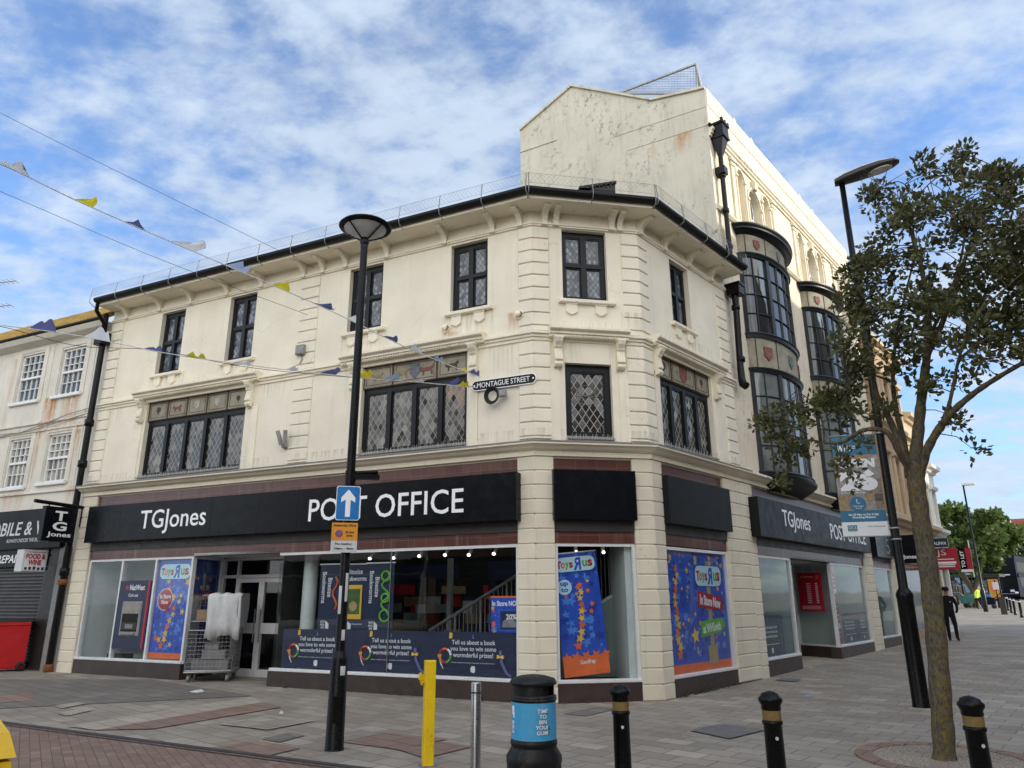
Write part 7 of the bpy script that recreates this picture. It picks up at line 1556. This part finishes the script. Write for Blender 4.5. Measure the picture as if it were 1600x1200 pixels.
# bare twigs
for _ in range(46):
    b_ = trnd.choice(blobs[:16]); a = at(b_[0]+trnd.uniform(-1, 1)*b_[2], b_[1]+trnd.uniform(-.6, 1)*b_[3], TD+trnd.uniform(-.5, .5)); d = Vector((trnd.uniform(-.3, .6), trnd.uniform(-.3, .3), trnd.uniform(.1, .8))).normalized(); near_ = min(allp, key=lambda z: (z-a).length); lbm.tube([near_, a], [.004, .004], 4, cap=False); lbm.tube([a, a+d*.18, a+d*.34+Vector((trnd.uniform(-.08, .08), 0, .02))], [.005, .004, .002], 4, cap=False)
world_child(lbm.obj('limbs', 'bark'), tree); world_child(leaf.obj('crown', 'leaf'), tree)
# tree pit: brick edging ring and gravel
mb = MB(); n = 34; c = Vector((tp.x+.05, tp.y+.02, 0))
for k in range(n):
    q0, q1 = 2*math.pi*k/n+.008, 2*math.pi*(k+1)/n-.008; P = [c+Vector((r*math.cos(q), r*math.sin(q), 0)) for r, q in ((.72, q0), (.90, q0), (.90, q1), (.72, q1))]
    V = [Vector((z.x, z.y, gz(z.x, z.y)-.02)) for z in P]+[Vector((z.x, z.y, gz(z.x, z.y)+.022)) for z in P]; mb.add(V, [(4, 5, 6, 7), (0, 1, 5, 4), (1, 2, 6, 5), (2, 3, 7, 6), (3, 0, 4, 7)])
tag(mb.obj('tree_pit_edging', 'redpav'), kind='structure')
mb = MB(); V = [c+Vector((.73*math.cos(2*math.pi*k/32), .73*math.sin(2*math.pi*k/32), 0)) for k in range(32)]; mb.add([Vector((v.x, v.y, gz(v.x, v.y)+.012)) for v in V], [tuple(range(32))])
g_rnd = random.Random(5)
for _ in range(1500):
    q, k = g_rnd.uniform(0, 6.28), .70*math.sqrt(g_rnd.random()); x, y = c.x+k*math.cos(q), c.y+k*math.sin(q); s_ = g_rnd.uniform(.007, .016); z = gz(x, y)+.012; V = [(x+s_*math.cos(a), y+s_*math.sin(a), z) for a in (q, q+2.1, q+4.2)]+[(x, y, z+s_*.9)]; mb.add(V, [(0, 1, 3), (1, 2, 3), (2, 0, 3)])
tag(mb.obj('gravel', 'gravel'), kind='stuff')

# ------------------------------------------------------------------ people
def figure(name, label, loc, rot, joints, edges, mat_of, mats, scale=1.0):
    me = bpy.data.meshes.new(name); me.from_pydata([j[0] for j in joints], edges, []); o = bpy.data.objects.new(name, me); COL.objects.link(o)
    sk = o.modifiers.new('skin', 'SKIN'); sk.use_smooth_shade = True
    for v, j in zip(me.skin_vertices[0].data, joints): v.radius = j[1]
    me.skin_vertices[0].data[0].use_root = True
    o.modifiers.new('sub', 'SUBSURF').levels = 2
    bpy.context.view_layer.update(); nm = bpy.data.meshes.new_from_object(o.evaluated_get(bpy.context.evaluated_depsgraph_get()))
    o.modifiers.clear(); old = o.data; o.data = nm; bpy.data.meshes.remove(old); nm.materials.clear()
    for m in mats: nm.materials.append(M[m])
    for f in nm.polygons: f.use_smooth = True; f.material_index = mat_of(f.center)
    o.location = loc; o.rotation_euler = (0, 0, rot); o.scale = (scale,)*3; return tag(o, label, 'person')
def body(hipshift=0, stride=.12, lean=0.0):
    J = [((0, 0, .96), (.155, .115)), ((0, lean*.3, 1.15), (.150, .11)), ((0, lean*.7, 1.34), (.175, .12)), ((0, lean, 1.47), (.085, .075)), ((0, lean*1.05-.01, 1.54), (.056, .058)), ((0, lean*1.1-.03, 1.63), (.078, .095)), ((0, lean*1.1-.025, 1.72), (.072, .085)),
         ((-.19, lean*.8, 1.42), (.068, .068)), ((-.285, lean*.6+.05, 1.17), (.052, .052)), ((-.24, lean*.3-.08, .97), (.044, .044)), ((-.18, -.10, .93), (.040, .040)),
         ((.19, lean*.8, 1.42), (.068, .068)), ((.285, lean*.6+.05, 1.17), (.052, .052)), ((.24, lean*.3-.08, .97), (.044, .044)), ((.18, -.10, .93), (.040, .040)),
         ((-.095, 0, .86), (.098, .095)), ((-.10, -.02, .50), (.068, .07)), ((-.09, .03, .10), (.050, .052)), ((-.10, -.12, .045), (.042, .036)),
         ((.095, 0, .86), (.098, .095)), ((.13, -stride*.5, .50), (.068, .07)), ((.12, -stride, .10), (.050, .052)), ((.15, -stride-.15, .045), (.042, .036)),
         ((0, lean*1.1-.125, 1.62), (.014, .014))]
    E_ = [(0, 1), (1, 2), (2, 3), (3, 4), (4, 5), (5, 6), (2, 7), (7, 8), (8, 9), (9, 10), (2, 11), (11, 12), (12, 13), (13, 14), (0, 15), (15, 16), (16, 17), (17, 18), (0, 19), (19, 20), (20, 21), (21, 22), (5, 23)]
    return J, E_
p = on_ground(1490, 1002); J, E_ = body(stride=.10)
man = figure('person', 'person in black cap, jacket and trousers walking towards us with hands in pockets', p, facing(p)+R(8), J, E_, lambda c: 1 if c.z > 1.50 else (2 if c.z < .07 else 0), ['cloth', 'skin', 'rubber'], 1.0)
mb = MB(); mb.lathe([(.108, 1.665), (.112, 1.69), (.108, 1.74), (.085, 1.785), (.03, 1.80), (0, 1.80)], 18, 0, -.028); mb.add([(-.09, -.10, 1.675), (.09, -.10, 1.675), (.07, -.22, 1.655), (0, -.245, 1.65), (-.07, -.22, 1.655)], [(0, 1, 2, 3, 4)]); mb.obj('cap', 'cloth', man)
mb = MB(); 
for x in (-.035, .035): mb.lathe([(0, 1.648), (.011, 1.645), (.013, 1.635), (.011, 1.626), (0, 1.623)], 8, x, -.117)
mb.box(-.025, .025, -.122, -.112, 1.570, 1.577); mb.obj('eyes_and_mouth', 'cloth', man)
mb = MB(); mb.box(.05, .10, -.137, -.12, 1.28, 1.30); mb.obj('jacket_badge', 'signwhite', man)
p = on_ground(1529, 952)
J2, E2 = body(stride=.35, lean=-.22)
hv = figure('person', 'distant person in yellow hi-vis jacket and dark trousers bending over a cart', p, facing(p)+R(60), J2, E2, lambda c: 1 if c.z > 1.52 else (0 if c.z > .88 else 2), ['hivis', 'skin', 'cloth'], 1.0)
mb = MB(); mb.lathe([(.175, 1.06), (.178, 1.06), (.178, 1.11), (.175, 1.11)], 14); mb.obj('reflective_band', 'signwhite', hv)

# ------------------------------------------------------------------ far end of the street
def foliage(mb, c, rx, ry, rz, n, rnd, ls=.2, clumps=40):
    cs = []
    for _ in range(clumps):
        v = Vector((rnd.gauss(0, 1), rnd.gauss(0, 1), rnd.gauss(0, 1))).normalized()*(rnd.random()**.4); cs.append((c+Vector((v.x*rx, v.y*ry, v.z*rz)), rnd.uniform(.16, .30)*min(rx, rz)))
    for _ in range(n):
        k, r = rnd.choice(cs); v = Vector((rnd.gauss(0, 1), rnd.gauss(0, 1), rnd.gauss(0, .75))).normalized()*r*rnd.random()**.35; q = k+v; a = Vector((rnd.gauss(0, 1), rnd.gauss(0, 1), rnd.gauss(0, 1))).normalized()*ls; b = a.cross(Vector((rnd.gauss(0, 1), rnd.gauss(0, 1), rnd.gauss(0, 1)))).normalized()*ls*.6
        i = len(mb.v); mb.v += [tuple(q-a), tuple(q+b), tuple(q+a), tuple(q-b)]; mb.f.append([i, i+1, i+2, i+3]); mb.mi.append(0); mb.sm.append(False)
def fartree(px, dist, ptop, pbot_crown, pw, label, mat, seed, n=5200, forks=4):
    rnd = random.Random(seed); q = at(px, 940, dist); base = Vector((q.x, q.y, gz(q.x, q.y))); t = thing('tree', label, 'tree', base)
    zt = at(px, ptop, dist).z-base.z; zb = at(px, pbot_crown, dist).z-base.z; rx = pw/2*dist/FPX*1.0; cz_ = (zt+zb)/2
    mb = MB(); foliage(mb, Vector((0, 0, cz_)), rx, rx*.85, (zt-zb)/2, n, rnd, .26 if dist > 60 else .2, 70); mb.obj('crown', mat, t)
    mb = MB(); mb.tube([(0, 0, -.2), (0, 0, zb*.5)], [.3, .24], 8)
    for k in range(forks): a = 2*math.pi*k/forks+.4; mb.tube([(0, 0, zb*.45), (.5*math.cos(a)*rx*.35, .5*math.sin(a)*rx*.35, zb), (rx*.5*math.cos(a), rx*.5*math.sin(a), cz_+.4)], [.17, .13, .05], 6)
    mb.obj('trunk', 'bark', t); return t
fartree(1524, 74, 776, 898, 138, 'big bright green tree behind the bus shelter', 'leaf_far', 3, 10500)
fartree(1472, 88, 800, 912, 70, 'smaller green tree behind the letting boards', 'leaf_far', 5, 3600)
fartree(1590, 104, 838, 925, 80, 'dark green tree behind the buses at the right edge', 'leaf_dk', 6, 4200)
fartree(1545, 112, 858, 930, 110, 'dark green tree low behind the big bright tree', 'leaf_dk', 8, 4600)
fartree(1482, 118, 862, 930, 80, 'dark green tree beyond the low wall', 'leaf_dk', 12, 3600)
# red brick block beyond
q = at(1602, 930, 128); t = thing('brick_block', 'distant red roofed brick block beyond the trees at the right edge', 'building', (q.x+2, q.y, gz(q.x, q.y)), facing(q))
zt = at(1590, 808, 128).z-gz(q.x, q.y); zm = at(1590, 836, 128).z-gz(q.x, q.y)
MB().box(-4.2, 16, 0, 10, 0, zm).obj('wall', 'bright', t); mb = MB(); mb.xprism([(-.3, zm), (1.5, zt), (10, zt), (10.3, zm)], -4.4, 16.2); mb.obj('roof', 'redbrick', t)
for k in range(5): w_ = MB().box(-3.4+k*3.4, -1.6+k*3.4, .1, .8, zm+.7, zm+2.2).obj('dormer_window', 'white', t); MB().box(-3.1+k*3.4, -1.9+k*3.4, .06, .1, zm+.9, zm+2.0).obj('pane', 'sash', w_)
# low brick wall with hedge
a, b = at(1466, 940, 84), at(1512, 940, 96)
fr = Frame((a.x, a.y), (b.x-a.x, b.y-a.y)); L_ = (b-a).length
t = fthing('garden_wall', 'low brown brick wall with hedge at the end of the row', 'wall', fr, 0, 0, gz(a.x, a.y)); MB().box(-2, L_, 0, .3, -.3, 1.7).obj('brickwork', 'wall', t); mb = MB(); foliage(mb, Vector((L_/2, .6, 2.1)), L_/2+1, .5, .5, 1600, random.Random(4), .16, 40); mb.obj('hedge', 'hedge', t)
# buses
def bus(px, dist, rot, body_m, glass_m, label, L_=10.5):
    q = at(px, 940, dist); t = thing('double_decker_bus', label, 'bus', (q.x, q.y, gz(q.x, q.y)), rot); W_, H_ = 2.5, 4.35
    mb = MB(); prof = [(0, .35), (-.02, .9), (.0, 1.2), (.08, 2.2), (.10, 2.5), (.18, 3.6), (.45, 4.15), (.8, H_), (L_, H_), (L_, .35)]; mb.xprism(prof, -W_/2, W_/2); mb.obj('body', body_m, t)
    mb = MB(); mb.xprism([(-.03, 1.25), (.055, 2.25), (.12, 2.25), (.12, 1.25)], -W_/2+.12, W_/2-.12); mb.obj('windscreen', glass_m, t); mb = MB(); mb.xprism([(.075, 2.75), (.155, 3.6), (.25, 3.75), (.3, 2.75)], -W_/2+.1, W_/2-.1); mb.obj('upper_windscreen', glass_m, t)
    for s_ in (-1, 1): MB().box(s_*W_/2-.015, s_*W_/2+.015, .9, L_-.5, 2.75, 3.75).obj('side_windows', glass_m, t); MB().box(s_*W_/2-.015, s_*W_/2+.015, 1.4, L_-1, 1.35, 2.25).obj('side_windows', glass_m, t)
    MB().box(-.85, .85, .03, .1, 2.33, 2.62).obj('destination_blind', 'black', t); MB().box(-.7, .7, .022, .03, 2.42, 2.54).obj('blind_text', 'signwhite', t); MB().box(-1.15, 1.15, -.045, 0, .62, .68).obj('trim_line', 'lead', t); MB().box(.5, .85, -.04, 0, .82, 1.05).obj('number_panel', 'signwhite', t); MB().box(-1.0, -.2, -.035, 0, .9, 1.0).obj('fleet_mark', 'lead', t)
    for s_ in (-1, 1):
        MB().box(s_*1.0-.14, s_*1.0+.14, -.05, .0, .70, .84).obj('headlight', 'letter', t); MB().box(s_*1.4-.08, s_*1.4+.08, -.12, .02, 2.2, 2.6).obj('mirror', 'black', t)
        for y in (2.2, L_-2.6): wv = MB().lathe([(0, -.13), (.46, -.13), (.48, 0), (.46, .13), (0, .13)], 14); wv.v = [(s_*1.12+z, y+a_, .48+b_) for a_, b_, z in wv.v]; wv.obj('wheel', 'rubber', t)
    return t
q = at(1578, 940, 90); bus(1573, 90, facing(q)+R(-10), 'busblue', 'bustint', 'dark blue double decker bus coming towards us by the shelter')
q = at(1524, 940, 108); bus(1522, 108, facing(q)+R(20), 'buslight', 'bustint', 'light blue double decker bus behind the bus shelter', 9.5)
q = at(1600, 940, 110); bus(1602, 110, facing(q)+R(10), 'busblue', 'bustint', 'second dark blue bus cut off by the right edge', 9.5)
# bus shelter
q = at(1527, 945, 84); t = thing('bus_shelter', 'long glazed bus shelter with moss topped roof and orange poster end', 'bus shelter', (q.x, q.y, gz(q.x, q.y)), facing(q)+R(-18))
MB().bbox(-2.4, 2.5, -.8, .8, 2.45, 2.62, .03).obj('roof', 'hedge', t); MB().box(-2.4, 2.5, -.83, .83, 2.36, 2.45).obj('roof_edge', 'fasciaside', t)
for x in (-2.1, -1.2, -.3, .6, 1.4): MB().box(x-.04, x+.04, .5, .58, 0, 2.36).obj('post', 'black', t); MB().box(x+.06, x+.8, .53, .55, .3, 2.1).obj('pane', 'glass', t)
for x in (-2.1, 1.4): MB().box(x-.04, x+.04, -.6, -.52, 0, 2.36).obj('post', 'black', t)
f_ = MB().box(1.35, 2.4, -.75, -.6, .2, 2.3).obj('poster_case', 'black', t); MB().box(1.45, 2.3, -.77, -.75, .4, 2.15).obj('poster_panel', 'amber', f_); MB().prism(disc(1.88, 1.3, .3, 14), -.785, -.76).obj('poster_disc', 'orange', f_)
# posts, lamp, bollards, cabinet
p = on_ground(1541, 956); t = thing('street_lamp', 'slender distant street lamp with small flat head against the bright tree', 'street lamp', p, facing(p))
d_ = math.hypot(p.x, p.y); zt = at(1511, 758, d_).z-p.z
mb = MB(); mb.lathe([(.16, 0), (.15, 1.5), (.09, 1.6), (.06, zt), (0, zt)], 10); mb.obj('post', 'black', t); mb = MB(); mb.bbox(-.1, .75, -.14, .14, zt-.02, zt+.16, .03); mb.obj('lamp_head', 'signwhite', t)
def farbollard(px, py, h, label):
    p = on_ground(px, py); t = thing('bollard', label, 'bollard', p, 0, 'far black bollards by the road'); mb = MB(); mb.lathe([(.10, 0), (.10, .1), (.075, .14), (.07, h-.2), (.085, h-.18), (.085, h-.1), (.09, h-.08), (.06, h), (0, h)], 10); mb.obj('post', 'black', t); mb = MB(); mb.lathe([(.086, h-.18), (.086, h-.1)], 10); mb.obj('band', 'signwhite', t)
farbollard(1597, 965, 1.05, 'nearest far bollard, at the right edge beside the road'); farbollard(1587, 961, 1.05, 'far bollard second from the right edge'); farbollard(1581, 958, 1.05, 'far bollard between the grey cabinet and the road bollards'); farbollard(1576, 954, 1.05, 'far bollard partly hidden behind the grey cabinet')
p = on_ground(1570, 960); t = thing('street_cabinet', 'dull green grey street cabinet left of the far bollards', 'cabinet', p, facing(p)); MB().bbox(-.18, .18, -.2, .2, 0, 1.05, .03).obj('body', 'fasciaside', t); MB().bbox(-.20, .20, -.22, .22, 1.05, 1.09, .01).obj('lid', 'fasciaside', t)
for px, py, h, lab in ((1498, 945, 3.6, 'thin black post left of the bus shelter'), (1487, 937, 3.2, 'thin black post behind the person in black'), (1562, 950, 2.2, 'short black post right of the hi-vis person')):
    p = on_ground(px, py); t = thing('sign_post', lab, 'post', p, facing(p)); MB().lathe([(.09, 0), (.08, .9), (.05, 1.0), (.05, h), (0, h)], 10).obj('post', 'black', t); MB().bbox(-.22, .22, -.07, -.04, h-.75, h-.15, .01).obj('sign_plate', 'fasciaside' if px != 1562 else 'signwhite', t)
# carts of the street cleaner
p = on_ground(1513, 950); t = thing('barrow', 'teal street cleaning barrow on small wheels', 'cart', p, facing(p)+R(25)); mb = MB(); mb.add([(-.35, -.3, .35), (.35, -.3, .35), (.35, .3, .35), (-.35, .3, .35), (-.45, -.38, 1.1), (.45, -.38, 1.1), (.45, .38, 1.1), (-.45, .38, 1.1)], [(0, 1, 5, 4), (1, 2, 6, 5), (2, 3, 7, 6), (3, 0, 4, 7), (3, 2, 1, 0), (4, 5, 6, 7)]); mb.obj('bin', 'tealtrolley', t); MB().tube([(-.4, .35, 1.0), (-.75, .45, 1.25), (-.75, -.45, 1.25), (-.4, -.35, 1.0)], .03, 6).obj('handle', 'galv', t)
for s_ in (-.3, .3): wv = MB().lathe([(0, -.04), (.2, -.04), (.22, 0), (.2, .04), (0, .04)], 12); wv.v = [(a_, s_+z, .22+b_) for a_, b_, z in wv.v]; wv.obj('wheel', 'rubber', t)
p = on_ground(1546, 951); t = thing('barrow', 'dark blue low cart beside the hi-vis person', 'cart', p, facing(p)); MB().bbox(-.6, .5, -.3, .3, .3, .85, .06).obj('bin', 'busblue', t); MB().bbox(-.5, .3, -.28, .28, .85, 1.12, .08).obj('cover', 'petrol', t); MB().tube([(.5, 0, .8), (.95, 0, 1.25)], .03, 6).obj('handle', 'black', t)
for s_ in (-.35, .35): wv = MB().lathe([(0, -.04), (.17, -.04), (.19, 0), (.17, .04), (0, .04)], 12); wv.v = [(s_+a_, -.28+z, .19+b_) for a_, b_, z in wv.v]; wv.obj('wheel', 'rubber', t)
# silver car far off
p = at(1466, 940, 76); t = thing('parked_car', 'silver car parked beyond the end of the shop row', 'car', (p.x, p.y, gz(p.x, p.y)), facing(p)+R(15))
mb = MB(); mb.xprism([(-2.1, .3), (-2.1, .75), (-1.2, .95), (-.6, 1.45), (1.0, 1.48), (1.8, 1.0), (2.1, .9), (2.1, .3)], -.85, .85); mb.obj('body', 'silver', t); MB().xprism([(-1.12, .98), (-.58, 1.42), (-.55, 1.38), (-1.08, .96)], -.75, .75).obj('windscreen', 'bustint', t)
for s_ in (-1, 1): MB().box(s_*.6-.12, s_*.6+.12, -2.13, -2.08, .6, .72).obj('headlight', 'letter', t)
for s_ in (-1, 1):
    for y in (-1.3, 1.3): wv = MB().lathe([(0, -.1), (.30, -.1), (.32, 0), (.30, .1), (0, .1)], 12); wv.v = [(s_*.78+z, y+a_, .32+b_) for a_, b_, z in wv.v]; wv.obj('wheel', 'rubber', t)
# rooftop aerial and bird on the left
p = at(8, 440, 24); mb = MB(); 
for k, dz in enumerate((0, -.75)):
    mb.tube([(-.7, 0, dz-.1), (.32, 0, dz+.02)], .012, 5)
    for j in range(7): x = -.5+j*.13; mb.tube([(x, -.18, dz-.08+j*.015), (x, .18, dz-.06+j*.015)], .008, 4)
mb.tube([(-.45, 0, .2), (-.45, 0, -2.6)], .02, 6); o = mb.obj('television_aerial', 'lead'); o.location = p; tag(o, 'television aerial above the roof at the far left edge', 'aerial')
u, z = FL.P(133, 500, -.9); c = FL.W(u, .9, 0); c.z = z-.02
mb = MB(); V = []
for i, (x, r) in enumerate(((-.17, .012), (-.10, .04), (0, .062), (.08, .05), (.13, .032), (.155, .034), (.185, .012))): V.append((x, r))
mb.tube([(x, 0, [.03, .05, .06, .085, .13, .16, .155][i]) for i, (x, r) in enumerate(V)], [r for _, r in V], 8); mb.tube([(0, .015, 0), (0, .015, -.07)], .006, 4); mb.tube([(.0, -.015, 0), (0, -.015, -.07)], .006, 4)
o = mb.obj('pigeon', 'lead'); o.location = c; o.rotation_euler = (0, 0, FL.ang); tag(o, 'grey pigeon perched on the mossy roof of the left house', 'bird')

# ------------------------------------------------------------------ unseen buildings across the streets (side row added and sized for its shade)
def opposite(name, label, o, d, L_, h, depth, mat, ridge=1.6):
    fr = Frame(o, d); t = thing(name, label, 'building', (o[0], o[1], gz(*o)), fr.ang); ops = []
    n = max(1, int(L_/2.2)); fl = max(1, int((h-3.6)/2.9))
    for f in range(fl):
        for k in range(n): c = (k+.5)*L_/n; ops.append((c-.5, c+.5, 4.2+f*2.9, 5.8+f*2.9))
    mb = MB(); wall(mb, 0, L_, 0, h, ops+[(.4, L_-.4, .4, 2.9)], 0, .2)
    for x in (0, L_): mb.add([(x, 0, 0), (x, depth, 0), (x, depth, h), (x, depth/2, h+ridge), (x, 0, h)], [(0, 1, 2, 3, 4)])
    mb.quad((0, depth, 0), (L_, depth, 0), (L_, depth, h), (0, depth, h)); mb.obj('wall', mat, t)
    mb = MB(); mb.xprism([(-.2, h-.05), (depth/2, h+ridge), (depth+.2, h-.05), (depth/2, h+ridge-.25)], -.05, L_+.05); mb.obj('roof', 'slate', t)
    mb = MB(); mb.box(L_*.2, L_*.2+.9, depth*.4, depth*.6, h, h+ridge+1.3); mb.obj('chimney', 'terrace', t)
    mb = MB()
    for a, b, c, e in ops: mb = MB().box(a, b, .16, .2, c, e); mb.obj('window', 'sash', t)
    MB().box(.4, L_-.4, .12, .16, .4, 2.9).obj('shop_window', 'bustint', t); MB().bbox(.2, L_-.2, -.15, 0, 3.0, 3.8, .01).obj('fascia_board', 'gloss', t)
    return t
def SPn(t_, n_): return (PD[0]+SD[0]*t_+SD[1]*n_, PD[1]+SD[1]*t_-SD[0]*n_)
hs = [(-34, 15, 11.0, 'terrace', 'brick'), (-18.8, 12, 11.0, 'terrace', 'dark brick'), (-6.6, 10, 11.6, 'buffstone', 'buff stone'), (3.6, 11, 16.8, 'terrace', 'red brick'), (14.8, 12, 16.2, 'buffstone', 'pale stone'), (27, 11, 12.5, 'terrace', 'plain brick')]
for k, (t0, L_, h, m_, w_) in enumerate(hs):
    a = SPn(t0+L_, 17.0); opposite('unseen_terrace', ['tall', 'long', 'narrow', 'high', 'broad', 'last'][k]+' '+w_+' building added out of view across the side street for shade', a, (-SD[0], -SD[1]), L_, h, 9, m_)
nl = FL.n
for k, (u0, L_, h, m_) in enumerate(((-16, 11, 9.0, 'neigh'), (-4.9, 9, 10.2, 'terrace'), (4.2, 8, 9.2, 'buffstone'))):
    c = FL.W(u0+L_, -24.0, 0); opposite('unseen_terrace', ['pale rendered', 'low red brick', 'low stone'][k]+' shop building facing the post office across the main street', (c.x, c.y), (-FL.d.x, -FL.d.y), L_, h, 8, m_, 1.3)
